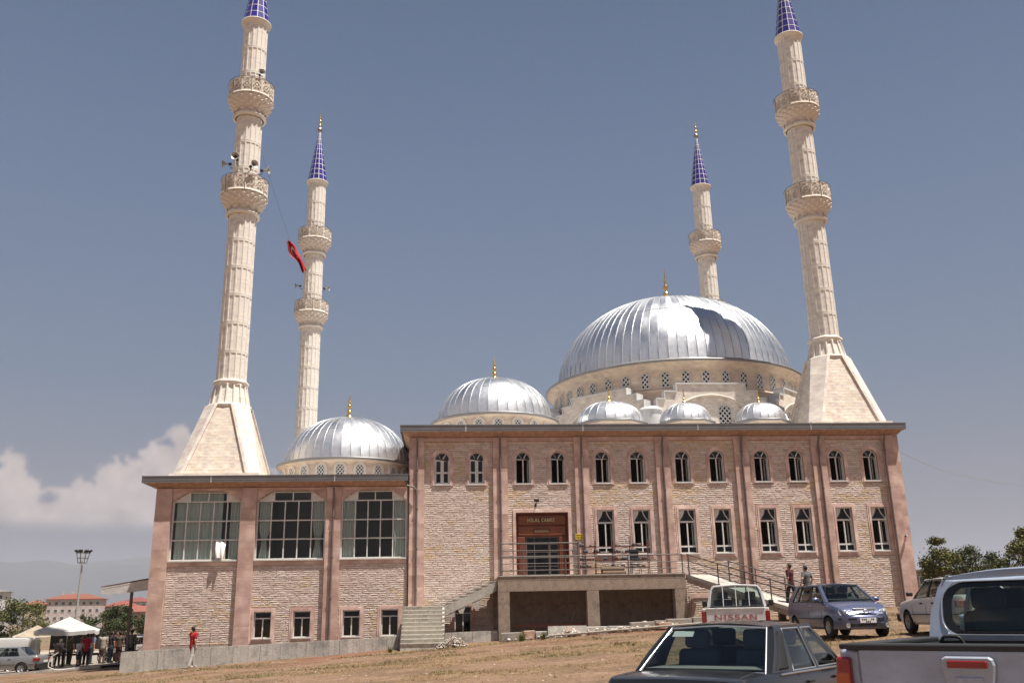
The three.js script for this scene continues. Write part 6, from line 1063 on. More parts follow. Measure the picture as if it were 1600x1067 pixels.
{ // white van
  const x = -27.1, z = -11.4, v = carThing('white_van', 'white panel van parked behind the silver saloon with its rear towards the parasol', 'van', x, z, 4.71, 0.05), P = paint([0.85, 0.85, 0.83], 0.4, 0.0), w = 0.9;
  const top = curve([[-2.5, 1.80], [-2.44, 1.92], [-2.0, 1.96], [0.9, 1.95], [1.15, 1.86], [1.75, 1.15], [2.3, 0.98], [2.45, 0.80]]), bot = curve([[-2.5, 0.36], [2.2, 0.34], [2.45, 0.4]]), wid = curve([[-2.5, 0.86], [-2.4, w], [1.4, w], [2.2, 0.84], [2.45, 0.74]]);
  mesh('body', hull({ x0: -2.5, x1: 2.45, top, bot, wid, crown: 0.03, cuts: arches([-1.6, 1.6], 0.38, 0.9, 0.34) }), P, v, false);
  two((s) => { mesh('side_groove', [bar([-2.3, 1.35, s * 0.905], [0.6, 1.35, s * 0.905], 0.012, 0.03)], M.hornGrey, v); mesh('side_groove', [bar([-2.3, 1.0, s * 0.905], [0.6, 1.0, s * 0.905], 0.012, 0.03)], M.hornGrey, v); mesh('side_window', [sidePatch(s, [0.85, 1.18, 0.885], [1.62, 1.15, 0.885], [1.25, 1.72, 0.87], [0.85, 1.74, 0.87], { nu: 3, nv: 3 })], M.tint, v, false); for (const xx of [-1.6, 1.6]) wheel(v, xx, s * 0.80, 0.34, 0.2, s); mesh('tail_light', rbx(-2.52, -2.42, 0.9, 1.3, s * 0.78, s * 0.9, 0.02, 1), MT.red, v); });
  mesh('rear_door', [moved(rbx(0, 0.05, 0.45, 1.85, 0, 0.84, 0.02, 1), (g) => g.rotateY(0.25).translate(-2.56, 0, -0.02))], mat([0.66, 0.66, 0.60], 0.5), v, false);
}
{ // dark estate with its tailgate raised, behind the crowd
  const c = saloon('parked_estate', 'white car with raised dark tailgate behind the crowd', -20.4, -15.5, 3.4, [0.68, 0.67, 0.65], { dy: 0.08 });
  mesh('raised_tailgate', [moved(rbx(-0.05, 0.95, 0, 0.06, -0.62, 0.62, 0.03, 2), (g) => g.rotateZ(Math.PI - 0.08).translate(-1.0, 1.46, 0))], MT.trim, c, false);
}

// ---------------------------------------------------------------- people: one continuous body each, clothes over it
function capsuleDist(px, py, pz, b) {
  const dx = b[4] - b[0], dy = b[5] - b[1], dz = b[6] - b[2], qx = px - b[0], qy = py - b[1], qz = pz - b[2], l = dx * dx + dy * dy + dz * dz;
  const t = l > 1e-9 ? clamp((qx * dx + qy * dy + qz * dz) / l) : 0, ex = qx - dx * t, ey = qy - dy * t, ez = (qz - dz * t) / (b[8] || 1);
  return Math.sqrt(ex * ex + ey * ey + ez * ez) - (b[3] + (b[7] - b[3]) * t);
}
function fieldMesh(bones, cell, k) {       // smooth union of tapered capsules, meshed with surface nets
  const lo = [1e9, 1e9, 1e9], hi = [-1e9, -1e9, -1e9];
  for (const b of bones) for (const [o, r] of [[0, b[3]], [4, b[7]]]) for (let a = 0; a < 3; a++) { lo[a] = Math.min(lo[a], b[o + a] - r * (b[8] || 1) * 1.0 - cell * 2 - k * 0.4); hi[a] = Math.max(hi[a], b[o + a] + r * Math.max(1, b[8] || 1) + cell * 2 + k * 0.4); }
  const n = [0, 1, 2].map((a) => Math.ceil((hi[a] - lo[a]) / cell) + 1), F = new Float32Array(n[0] * n[1] * n[2]);
  const id = (i, j, l) => (l * n[1] + j) * n[0] + i;
  for (let l = 0; l < n[2]; l++) for (let j = 0; j < n[1]; j++) for (let i = 0; i < n[0]; i++) {
    const x = lo[0] + i * cell, y = lo[1] + j * cell, z = lo[2] + l * cell; let d = 1e3;
    for (const b of bones) { const e = capsuleDist(x, y, z, b); if (e > d + k) continue; const h = Math.max(k - Math.abs(d - e), 0) / k; d = Math.min(d, e) - h * h * k * 0.25; }
    F[id(i, j, l)] = d;
  }
  const vid = new Int32Array(F.length).fill(-1), pos = [], idx = [];
  for (let l = 0; l < n[2] - 1; l++) for (let j = 0; j < n[1] - 1; j++) for (let i = 0; i < n[0] - 1; i++) {
    let c = 0, sx = 0, sy = 0, sz = 0; const v = [];
    for (let q = 0; q < 8; q++) v.push(F[id(i + (q & 1), j + ((q >> 1) & 1), l + (q >> 2))]);
    for (const [a, b] of [[0, 1], [2, 3], [4, 5], [6, 7], [0, 2], [1, 3], [4, 6], [5, 7], [0, 4], [1, 5], [2, 6], [3, 7]]) if ((v[a] < 0) !== (v[b] < 0)) { const t = v[a] / (v[a] - v[b]); sx += mix(a & 1, b & 1, t); sy += mix((a >> 1) & 1, (b >> 1) & 1, t); sz += mix(a >> 2, b >> 2, t); c++; }
    if (c) { vid[id(i, j, l)] = pos.length / 3; pos.push(lo[0] + (i + sx / c) * cell, lo[1] + (j + sy / c) * cell, lo[2] + (l + sz / c) * cell); }
  }
  const face = (a, b, c, d, flip) => { if (a < 0 || b < 0 || c < 0 || d < 0) return; if (flip) idx.push(a, c, b, a, d, c); else idx.push(a, b, c, a, c, d); };
  for (let l = 1; l < n[2] - 1; l++) for (let j = 1; j < n[1] - 1; j++) for (let i = 1; i < n[0] - 1; i++) {
    const f0 = F[id(i, j, l)] < 0;
    if (f0 !== F[id(i + 1, j, l)] < 0) face(vid[id(i, j - 1, l - 1)], vid[id(i, j, l - 1)], vid[id(i, j, l)], vid[id(i, j - 1, l)], !f0);
    if (f0 !== F[id(i, j + 1, l)] < 0) face(vid[id(i - 1, j, l - 1)], vid[id(i - 1, j, l)], vid[id(i, j, l)], vid[id(i, j, l - 1)], !f0);
    if (f0 !== F[id(i, j, l + 1)] < 0) face(vid[id(i - 1, j - 1, l)], vid[id(i, j - 1, l)], vid[id(i, j, l)], vid[id(i - 1, j, l)], !f0);
  }
  const g = new THREE.BufferGeometry(); g.setAttribute('position', new THREE.Float32BufferAttribute(pos, 3)); g.setIndex(idx); g.computeVertexNormals(); return g;
}
const skinM = mat([0.42, 0.24, 0.16], 0.6), hairM = mat([0.018, 0.013, 0.011], 0.75), shoeM = mat([0.035, 0.032, 0.03], 0.7), eyeM = mat([0.02, 0.015, 0.012], 0.3);
const cloth = (c) => mat(c, 0.92, { tex: T.mottle, size: 0.5, bump: 0.006, bumpSize: 0.4 });
function person(label, x, y, z, turn, o) {
  // local frame: faces +z, left hand on +x. Angles in radians; positive swings forward.
  const S = o.h / 1.72, g = thing('person', label, 'person', [x, y, z], turn); g.scale.setScalar(S);
  const lean = o.lean || 0, fine = o.fine ? 0.016 : 0.022, k = 0.045;
  const rotX = (p, a) => [p[0], p[1] * Math.cos(a) - p[2] * Math.sin(a), p[1] * Math.sin(a) + p[2] * Math.cos(a)];
  const hipY = 0.90; const up = (p) => { const q = rotX([p[0], p[1] - hipY, p[2]], lean); return [q[0], q[1] + hipY, q[2]]; };
  const legs = [1, -1].map((s, i) => { const [a, b] = (o.legs || [[0.06, 0.06], [-0.06, 0.05]])[i], hip = [s * 0.09, 0.88, 0], knee = [s * (0.10 + (o.spread || 0) * 0.5), hip[1] - 0.42 * Math.cos(a), 0.42 * Math.sin(a)], ank = [s * (0.11 + (o.spread || 0)), knee[1] - 0.41 * Math.cos(a - b), knee[2] + 0.41 * Math.sin(a - b)]; return { s, hip, knee, ank, toe: [ank[0] + s * 0.03, ank[1] - 0.045, ank[2] + 0.17] }; });
  const drop = Math.min(...legs.map((l) => l.ank[1])) - 0.075;
  const D = (p) => [p[0], p[1] - drop, p[2]], U = (p) => D(up(p));
  const B = (a, ra, b, rb, e) => [...a, ra, ...b, rb, e || 1];
  const arms = [1, -1].map((s, i) => { const [sw, out, el, inn] = (o.arms || [[0.1, 0.12, 0.25, 0], [-0.05, 0.12, 0.2, 0]])[i]; const sh = [s * 0.185, 1.405, 0], dir = (a, b) => [s * Math.sin(b), -Math.cos(a) * Math.cos(b), Math.sin(a) * Math.cos(b)]; const d1 = dir(sw, out), e = sh.map((v, q) => v + d1[q] * 0.285), d2 = dir(sw + el, out - (inn || 0)), w = e.map((v, q) => v + d2[q] * 0.245); return { s, sh: U(sh), e: U(e), w: U(w), d: (() => { const a = U(e), b = U(w), l = Math.hypot(b[0] - a[0], b[1] - a[1], b[2] - a[2]); return [0, 1, 2].map((q) => (b[q] - a[q]) / l); })() }; });
  const pel = U([0, 0.93, 0]), wai = U([0, 1.08, 0.005]), che = U([0, 1.29, 0.0]), nek = U([0, 1.43, -0.005]), hd = o.headTilt || 0, hb = U([0, 1.52, 0.012 + 0.02 * Math.sin(hd)]), ht = U([0, 1.625 - 0.03 * Math.abs(hd), 0.01 + 0.10 * Math.sin(hd)]);
  const fw = (p, f, u = 0, sx = 0) => { const q = rotX([sx, u, f], lean + hd * 0.8); return [p[0] + q[0], p[1] + q[1], p[2] + q[2]]; };
  const fat = o.fat || 0;
  const hands = arms.flatMap((a) => {
    const d = a.d, sd = [0, 0, 1].map((v, q) => v - d[q] * d[2]), l = Math.hypot(...sd) || 1, n = sd.map((v) => v / l), inw = [-a.s, 0, 0], at = (t, f, i = 0) => [0, 1, 2].map((q) => a.w[q] + d[q] * t + n[q] * f + inw[q] * i);
    const out = [B(at(0, 0), 0.026, at(0.075, 0), 0.036, 1)];
    for (const [f, len] of [[0.030, 0.065], [0.011, 0.078], [-0.010, 0.072], [-0.029, 0.055]]) { out.push(B(at(0.085, f), 0.0105, at(0.085 + len * 0.5, f, 0.012), 0.0098), B(at(0.085 + len * 0.5, f, 0.012), 0.0098, at(0.085 + len * 0.93, f, 0.036), 0.0082)); }
    out.push(B(at(0.025, 0.028), 0.014, at(0.065, 0.055, 0.015), 0.011), B(at(0.065, 0.055, 0.015), 0.011, at(0.095, 0.058, 0.03), 0.009)); return out;
  });
  const core = [B(pel, 0.125, wai, 0.115), B(wai, 0.115, che, 0.135), B(U([-0.10, 1.33, 0]), 0.085, U([0.10, 1.33, 0]), 0.085), B(nek, 0.055, hb, 0.052), ...arms.flatMap((a) => [B(a.sh, 0.062, a.e, 0.043), B(a.e, 0.042, a.w, 0.028)]), ...legs.flatMap((l) => [B(D(l.hip), 0.09, D(l.knee), 0.058), B(D(l.knee), 0.056, D(l.ank), 0.038), B(D(l.ank), 0.042, D(l.toe), 0.03)])];
  const headB = [B(fw(hb, 0.025, 0.015), 0.068, fw(ht, -0.012, 0.015), 0.093), B(fw(hb, 0.055, -0.01), 0.036, fw(hb, 0.055, 0.05), 0.05), B(fw(hb, 0.10, 0.075), 0.013, fw(hb, 0.088, 0.115), 0.009), B(fw(hb, 0.0, 0.06, 0.088), 0.02, fw(hb, -0.005, 0.10, 0.092), 0.02), B(fw(hb, 0.0, 0.06, -0.088), 0.02, fw(hb, -0.005, 0.10, -0.092), 0.02)];
  mesh('body', [fieldMesh([...core], fine, k), fieldMesh([...headB, B(nek, 0.053, hb, 0.052)], 0.011, 0.02), fieldMesh(hands, o.fine ? 0.006 : 0.008, 0.008)], skinM, g, false);
  for (const s of [1, -1]) mesh('eye', [new THREE.SphereGeometry(0.011, 8, 6).translate(...fw(hb, 0.093, 0.115, s * 0.033))], eyeM, g, false);
  const sl = o.sleeve ?? 0.62, up2 = (a) => a.sh.map((v, q) => mix(v, a.e[q], Math.min(1, sl))), fo = (a) => a.e.map((v, q) => mix(v, a.w[q], clamp(sl - 1)));
  const hem = U([0, 0.86, 0]);
  mesh('shirt', [fieldMesh([B(hem, 0.142 + fat, wai, 0.133 + fat), B(wai, 0.133 + fat, che, 0.150 + fat * 0.6), B(U([-0.11, 1.34, -0.005]), 0.098, U([0.11, 1.34, -0.005]), 0.098), B(U([0, 1.38, -0.01]), 0.085, U([0, 1.425, -0.01]), 0.068), ...arms.flatMap((a) => [B(a.sh, 0.078, up2(a), 0.066), ...(sl > 1 ? [B(a.e, 0.058, fo(a), 0.045)] : [])])], fine, k)], cloth(o.shirt), g, false);
  const tl = o.shorts ? 0.75 : 1;
  mesh('trousers', [fieldMesh([B(D([0, 0.93, 0]), 0.128 + fat, D([0, 0.88, 0]), 0.125 + fat), ...legs.flatMap((l) => o.shorts ? [B(D(l.hip), 0.108, D(l.knee), 0.085)] : [B(D(l.hip), 0.106, D(l.knee), 0.078), B(D(l.knee), 0.078, D(l.ank), 0.066)])], fine, 0.03)], cloth(o.trousers), g, false);
  for (const l of legs) mesh('shoe', [fieldMesh([B(D([l.ank[0], l.ank[1] - 0.03, l.ank[2] - 0.03]), 0.045, D(l.toe), 0.036)], 0.016, 0.02)], o.shoes || shoeM, g, false);
  if (o.scarf) mesh('headscarf', [fieldMesh([B(fw(hb, -0.015, 0.03), 0.092, fw(ht, -0.02, 0.018), 0.108), B(fw(hb, -0.02, -0.05), 0.085, fw(hb, -0.02, 0.02), 0.085)], 0.014, 0.03)], cloth(o.scarf), g, false);
  else mesh('hair', [fieldMesh([B(fw(ht, -0.035, 0.025), 0.094, fw(ht, 0.012, 0.045), 0.074), B(fw(hb, -0.045, 0.05), 0.062, fw(ht, -0.04, 0.0), 0.09)], 0.012, 0.03)], o.cap ? cloth(o.cap) : hairM, g, false);
  return shade(g);
}
const gy = (x, z, d = 0) => land(x, z) + d;
person('man in a red shirt and pale trousers walking past the low concrete wall', -11.5, gy(-11.5, 3.4, -0.02), 3.4, 2.5, { h: 1.76, fine: true, shirt: [0.55, 0.025, 0.03], trousers: [0.62, 0.58, 0.52], shoes: mat([0.5, 0.48, 0.45], 0.7), legs: [[0.28, 0.12], [-0.22, 0.10]], arms: [[0.25, 0.1, 0.5, 0], [-0.2, 0.1, 0.3, 0]] });
const rp = (t, w) => rampAt(t, w);
{ const a = rp(0.815, 1.05); person('man in a burgundy shirt and black trousers walking up the ramp', a[0], a[1] + 0.005, a[2], Math.PI + 0.66, { h: 1.74, fine: true, shirt: [0.10, 0.014, 0.022], trousers: [0.014, 0.014, 0.016], sleeve: 0.75, legs: [[0.30, 0.15], [-0.25, 0.20]], arms: [[-0.12, 0.16, 0.25, 0], [0.15, 0.18, 0.3, 0]] }); }
{ const a = rp(0.90, 1.55); person('man in a grey polo shirt on the ramp with hands at his waist', a[0], a[1] + 0.005, a[2], Math.PI + 0.5, { h: 1.78, fine: true, shirt: [0.14, 0.14, 0.15], trousers: [0.02, 0.02, 0.024], fat: 0.012, legs: [[0.20, 0.15], [-0.2, 0.2]], arms: [[-0.25, 0.55, 0.75, 0.65], [-0.25, 0.55, 0.75, 0.65]], headTilt: 0.25 }); }
// the crowd under and beside the parasol
const crowd = [
  ['woman with a white headscarf and dark dress seated deep under the parasol', -23.65, -12.6, 0.8, { h: 1.58, shirt: [0.55, 0.53, 0.50], trousers: [0.03, 0.03, 0.035], scarf: [0.72, 0.71, 0.69], lean: 0.35, sleeve: 1.8 }],
  ['person in a grey shirt bending forward beside the silver saloon', -22.56, -10.6, -0.9, { h: 1.66, shirt: [0.20, 0.19, 0.175], trousers: [0.03, 0.03, 0.032], lean: 0.95, arms: [[1.0, 0.1, 0.3, 0], [0.9, 0.1, 0.3, 0]] }],
  ['man in a dark olive shirt under the middle of the parasol', -22.81, -12.2, 2.9, { h: 1.78, shirt: [0.07, 0.062, 0.04], trousers: [0.04, 0.036, 0.03], fat: 0.03 }],
  ['boy in a white T-shirt and dark shorts beside the man in red', -21.47, -10.0, 2.7, { h: 1.42, shirt: [0.68, 0.67, 0.65], trousers: [0.05, 0.05, 0.06], shorts: true }],
  ['man in a bright red T-shirt with his hands behind his back', -20.99, -9.9, 3.3, { h: 1.72, shirt: [0.50, 0.015, 0.03], trousers: [0.02, 0.02, 0.025], fat: 0.025, arms: [[-0.35, 0.25, 0.55, 0.75], [-0.35, 0.25, 0.55, 0.75]] }],
  ['person in a dark blue shirt under the parasol behind the boy', -22.28, -12.4, 3.0, { h: 1.72, shirt: [0.05, 0.055, 0.08], trousers: [0.03, 0.03, 0.03] }],
  ['man in a light blue shirt behind the man in red', -21.44, -11.8, 2.6, { h: 1.74, shirt: [0.16, 0.26, 0.42], trousers: [0.04, 0.04, 0.05], lean: 0.15 }],
  ['man in a pale striped shirt and brown trousers right of the parasol', -20.33, -10.6, 3.4, { h: 1.74, shirt: [0.48, 0.41, 0.34], trousers: [0.16, 0.07, 0.05], fat: 0.02 }],
  ['man in a black shirt and dark green trousers beside the bicycles', -19.98, -10.9, 2.8, { h: 1.76, shirt: [0.03, 0.03, 0.035], trousers: [0.03, 0.07, 0.075] }],
  ['man in a brown shirt and dark red trousers beside the bicycles', -19.39, -10.6, 3.2, { h: 1.72, shirt: [0.12, 0.085, 0.055], trousers: [0.16, 0.035, 0.03] }],
  ['person in an orange-red top in the background of the crowd', -20.51, -13.6, 0.4, { h: 1.75, shirt: [0.48, 0.08, 0.05], trousers: [0.05, 0.05, 0.06] }],
  ['man in a grey long-sleeved shirt standing by the canopy post', -18.14, -8.8, 3.6, { h: 1.76, shirt: [0.24, 0.24, 0.235], trousers: [0.05, 0.05, 0.055], sleeve: 1.8 }],
  ['distant dark figure standing on the pale lot behind the crowd', -31.21, -44, 0.2, { h: 1.75, shirt: [0.05, 0.05, 0.045], trousers: [0.06, 0.05, 0.04] }],
];
for (const [label, x, z, turn, o] of crowd) { person(label, x, gy(x, z, 0.10), z, turn, o); }

// ---------------------------------------------------------------- parasols, canopy, bicycles, mast
function parasol(name, label, x, z, h, w, turn, m, dy = 0.1) {
  const g = thing(name, label, 'parasol', [x, gy(x, z, dy), z], turn), a = w / 2, e = h - 0.78;
  const top = [], nv = 10; for (let k = 0; k < 4; k++) { const p = (u, v, s = 0) => { const ang = k * Math.PI / 2, q = mix(-a, a, u) * v, d = a * v, y = mix(h, e, v) - 0.10 * Math.sin(Math.PI * u) * v * v - 0.05 * Math.sin(Math.PI * v); return [q * Math.cos(ang) + d * Math.sin(ang), y - s, -q * Math.sin(ang) + d * Math.cos(ang)]; }; for (let j = 0; j < nv; j++) for (let i = 0; i < 8; i++) top.push(...quad(p(i / 8, (j + 1) / nv), p((i + 1) / 8, (j + 1) / nv), p((i + 1) / 8, j / nv), p(i / 8, j / nv))); for (let i = 0; i < 8; i++) top.push(...quad(p(i / 8, 1, 0.2 + 0.03 * (i % 2)), p((i + 1) / 8, 1, 0.2 + 0.03 * ((i + 1) % 2)), p((i + 1) / 8, 1), p(i / 8, 1))); }
  mesh('canopy', [mergeVertices(tris(top).deleteAttribute('normal').deleteAttribute('uv') && tris(top))], m, g);
  mesh('pole', rod([0, 0, 0], [0, h - 0.05, 0], 0.03, 8), M.hornGrey, g); mesh('base', rbx(-0.3, 0.3, 0, 0.1, -0.3, 0.3, 0.03, 1), M.concrete, g);
  for (let k = 0; k < 4; k++) { const s = [[1, 1], [1, -1], [-1, -1], [-1, 1]][k]; mesh('rib', rod([0, h - 0.06, 0], [s[0] * a * 0.99, e - 0.03, s[1] * a * 0.99], 0.012, 5), M.hornGrey, g); }
  return g;
}
const canvas = (c) => mat(c, 0.9, { transmission: 0.3, thickness: 0, side: THREE.DoubleSide, tex: T.mottle, size: 1.5 });
parasol('market_parasol', 'large white square parasol with scalloped edge over the crowd', -23.05, -12.2, 2.85, 3.3, 0.25, canvas([0.78, 0.75, 0.70]));
parasol('market_parasol', 'smaller beige parasol behind the white one', -31.0, -27, 2.75, 3.0, 0.5, canvas([0.52, 0.43, 0.30]));
parasol('market_parasol', 'pinkish awning parasol at the left edge of the picture', -30.4, -17.5, 2.2, 5.0, 0.2, canvas([0.62, 0.47, 0.46]));
{
  const t = thing('market_stall', 'dark market table under the white parasol', 'stall', [-23.0, gy(-23, -13.0, 0.1), -13.0], 0.1);
  mesh('table_top', rbx(-1.2, 1.2, 0.72, 0.78, -0.45, 0.45, 0.02, 1), M.rust, t); for (const x of [-1.1, 1.1]) for (const z of [-0.38, 0.38]) mesh('leg', rod([x, 0, z], [x, 0.72, z], 0.025, 6), M.blackMetal, t);
  mesh('back_cloth', bx(-1.5, 1.5, 0.9, 2.0, -0.75, -0.73), mat([0.035, 0.033, 0.03], 0.95), t); for (const x of [-1.5, 1.5]) mesh('post', rod([x, 0, -0.74], [x, 2.02, -0.74], 0.02, 6), M.blackMetal, t);
}
{ // lean-to canopy on the left flank of the wing
  const c = thing('side_canopy', 'white lean-to canopy on a steel post beside the lower wing', 'canopy');
  mesh('roof_sheet', tris([...quad([-18.4, 3.38, -4.0], [-14.75, 3.98, -4.0], [-14.75, 3.98, -9.5], [-18.4, 3.38, -9.5]), ...quad([-18.4, 3.33, -9.5], [-14.75, 3.93, -9.5], [-14.75, 3.93, -4.0], [-18.4, 3.33, -4.0])]), M.coping, c);
  mesh('fascia', prism([[-18.4, 3.02], [-17.9, 2.99], [-14.75, 3.30], [-14.75, 3.94], [-18.4, 3.34]], -4.0, -3.93), M.whitePlain, c);
  mesh('fascia_edge', tris([...quad([-18.43, 3.36, -3.9], [-14.75, 3.96, -3.9], [-14.75, 4.0, -3.9], [-18.43, 3.40, -3.9])]), M.rust, c);
  for (const z of [-4.2, -9.2]) mesh('post', bx(-16.95, -16.82, gy(-16.9, z) - 0.1, 3.25, z - 0.06, z + 0.06), M.rail, c);
  mesh('floodlight', [rbx(-15.35, -15.1, 2.95, 3.2, -4.15, -4.0, 0.02, 1)], M.blackMetal, c);
  const y0 = gy(-16, -5), s = thing('side_stairs', 'dark steel stair with handrails climbing to the side door of the wing', 'stairs');
  for (let i = 0; i < 8; i++) mesh('step', bx(-16.7 + i * 0.24, -16.4 + i * 0.24, y0 + 0.12 + i * 0.18, y0 + 0.16 + i * 0.18, -6.2, -5.0), M.rust, s);
  for (const z of [-6.2, -5.0]) { mesh('handrail', [rod([-16.7, y0 + 1.1, z], [-14.85, y0 + 2.5, z], 0.025, 6), rod([-16.7, y0 + 0.65, z], [-14.85, y0 + 2.05, z], 0.018, 6)], M.blackMetal, s); for (let i = 0; i < 5; i++) mesh('post', rod([-16.68 + i * 0.44, y0 + i * 0.33, z], [-16.68 + i * 0.44, y0 + 1.12 + i * 0.333, z], 0.02, 6), M.blackMetal, s); }
}
function bicycle(label, x, z, turn, c) {
  const b = thing('bicycle', label, 'bicycle', [x, gy(x, z, 0.1), z], turn, 'bicycles by the canopy post'), R = 0.33, m = mat(c, 0.4);
  for (const s of [-0.52, 0.52]) { const w = sub('wheel', b); w.position.set(s, R, 0); mesh('tyre', new THREE.TorusGeometry(R - 0.02, 0.022, 6, 28), MT.tyre, w); mesh('spokes', around(12, (i, a) => rod([0, 0, 0], [Math.cos(a) * (R - 0.03), Math.sin(a) * (R - 0.03), 0], 0.004, 3)), MT.chrome, w); }
  mesh('frame', polyTube([[-0.52, R, 0], [-0.08, 0.30, 0], [0.40, 0.72, 0], [-0.18, 0.76, 0], [-0.08, 0.30, 0]], 0.018, 6).concat([[rod([-0.18, 0.76, 0], [-0.52, R, 0], 0.012, 6), rod([0.52, R, 0], [0.38, 0.92, 0], 0.016, 6)]]), m, b);
  mesh('saddle', [rbx(-0.32, -0.06, 0.86, 0.91, -0.06, 0.06, 0.02, 1), rod([-0.18, 0.76, 0], [-0.2, 0.88, 0], 0.014, 6)], MT.trim, b); mesh('handlebar', [rod([0.38, 0.92, -0.28], [0.38, 0.92, 0.28], 0.014, 6)], MT.trim, b);
}
bicycle('dark bicycle leaning near the man with brown shirt', -19.35, -9.6, 0.25, [0.03, 0.03, 0.04]);
bicycle('bicycle nearest the end of the low concrete wall', -18.4, -9.1, -0.3, [0.10, 0.02, 0.02]);
tag(mesh('white_hose', [tube([[-19.8, gy(-19.8, -5.2) + 0.12, -5.2], [-20.6, gy(-20.6, -5.0) + 0.1, -5.0], [-21.1, gy(-21.1, -5.0) + 0.3, -5.0], [-21.05, gy(-21, -5) + 0.75, -5.05], [-20.7, gy(-20.7, -5) + 0.98, -5.1]], 0.028, 40, 7)], M.whitePlain), 'white hose curling up from the ground before the crowd', 'hose');
tag(mesh('kerb_edge', [bar([-24.6, gy(-24.6, -5.6) + 0.05, -5.6], [-18.6, gy(-18.6, -5.6) + 0.08, -5.6], 0.14, 0.25)], M.concretePale), 'pale concrete kerb at the edge of the parking lot', 'kerb');
{
  const m = thing('floodlight_mast', 'tall grey floodlight mast with a ring of lamps at the top', 'floodlight', [-64, landBase(-64, -122), -122]);
  const H = 13.6 - landBase(-64, -122); mesh('pole', rod([0, 0, 0], [0, H - 1.6, 0], 0.24, 12, 0.15), M.hornGrey, m);
  mesh('basket', [around(8, (i, a) => rod([0.75 * Math.cos(a), H - 2.0, 0.75 * Math.sin(a)], [1.15 * Math.cos(a), H - 0.3, 1.15 * Math.sin(a)], 0.045, 5)), new THREE.TorusGeometry(0.75, 0.05, 5, 20).rotateX(Math.PI / 2).translate(0, H - 2.0, 0), new THREE.TorusGeometry(0.95, 0.04, 5, 20).rotateX(Math.PI / 2).translate(0, H - 1.2, 0), new THREE.TorusGeometry(1.15, 0.05, 5, 20).rotateX(Math.PI / 2).translate(0, H - 0.3, 0)], M.rail, m);
  around(8, (i, a) => mesh('lamp', [moved(rbx(-0.35, 0.35, -0.22, 0.22, -0.12, 0.12, 0.04, 1), (g) => g.rotateX(0.9).rotateY(Math.PI / 2 - a).translate(1.25 * Math.cos(a), H, 1.25 * Math.sin(a)))], M.blackMetal, m));
}
// ---------------------------------------------------------------- houses far behind
function house(name, label, x, z, w, d, floors, cols, wall, roofC, turn = 0, o = {}) {
  const y = landBase(x, z), h = floors * 3.0 + 0.6, g = thing(name, label, 'building', [x, y, z], turn), wm = mat(wall, 0.9, { tex: T.mottle, size: 6 }), rm = mat(roofC, 0.85, { tex: T.mottle, size: 2 }), gm = mat([0.10, 0.105, 0.11], 0.25);
  mesh('wall', bx(-w / 2, w / 2, -1, h, -d / 2, d / 2), wm, g);
  const e = 0.7, rh = o.rise ?? 2.2, R = [[-w / 2 - e, h, d / 2 + e], [w / 2 + e, h, d / 2 + e], [w / 2 + e, h, -d / 2 - e], [-w / 2 - e, h, -d / 2 - e]], t0 = [-w / 2 + d / 2, h + rh, 0], t1 = [w / 2 - d / 2, h + rh, 0];
  mesh('roof', [tris([...quad(R[0], R[1], t1, t0), ...quad(R[2], R[3], t0, t1), [R[1], R[2], t1], [R[3], R[0], t0]]), bx(-w / 2 - e, w / 2 + e, h - 0.25, h - 0.01, -d / 2 - e, d / 2 + e)], rm, g);
  for (let f = 0; f < floors; f++) for (let k = 0; k < cols; k++) { const cx = mix(-w / 2, w / 2, (k + 0.5) / cols), cy = f * 3.0 + 1.1, win = sub('window', g), ww = o.ww || 0.65; mesh('frame', prism(rectOut(cx - ww, cx + ww, cy, cy + 1.4), d / 2 + 0.001, d / 2 + 0.08, [rectOut(cx - ww + 0.12, cx + ww - 0.12, cy + 0.12, cy + 1.28).reverse()]), M.whitePlain, win); mesh('pane', bx(cx - ww + 0.12, cx + ww - 0.12, cy + 0.12, cy + 1.28, d / 2 + 0.002, d / 2 + 0.03), gm, win); }
  if (o.chimneys) for (const cx of o.chimneys) mesh('chimney', bx(cx - 0.4, cx + 0.4, h + rh * 0.4, h + rh + 1.0, -1.2, -0.4), wm, g);
  return g;
}
house('apartment_house', 'long pale pink apartment house with an orange-red tiled roof', -158.5, -372, 21.5, 13, 4, 8, [0.62, 0.52, 0.49], [0.27, 0.095, 0.06], 0.18, { chimneys: [-6, -2], ww: 0.7 });
house('apartment_house', 'brown-walled house with a dark red roof right of the long pale one', -143.5, -385, 13, 11, 3, 4, [0.42, 0.27, 0.22], [0.30, 0.085, 0.06], 0.1);
house('apartment_house', 'distant white house with a dark red roof above the canopy post', -158, -452, 15, 12, 4, 5, [0.60, 0.57, 0.56], [0.24, 0.07, 0.06], 0.25);
house('apartment_house', 'small yellowish house with a red roof left of the long pale one', -146, -302, 6.5, 7, 3, 2, [0.60, 0.48, 0.34], [0.38, 0.12, 0.07], 0.35, { rise: 1.4 });
house('apartment_house', 'white apartment tower cut by the left edge of the picture', -139.5, -252, 11, 9, 4, 3, [0.68, 0.66, 0.64], [0.45, 0.43, 0.42], 0.3, { rise: 0.4 });
house('apartment_house', 'low red-roofed building behind the dark trees near the canopy', -118, -330, 16, 10, 2, 4, [0.40, 0.25, 0.20], [0.30, 0.10, 0.07], 0.1);
house('apartment_house', 'grey block half hidden behind the trees on the right', 92, -112, 22, 12, 2, 6, [0.34, 0.30, 0.27], [0.30, 0.27, 0.25], -0.3, { rise: 0.3 });

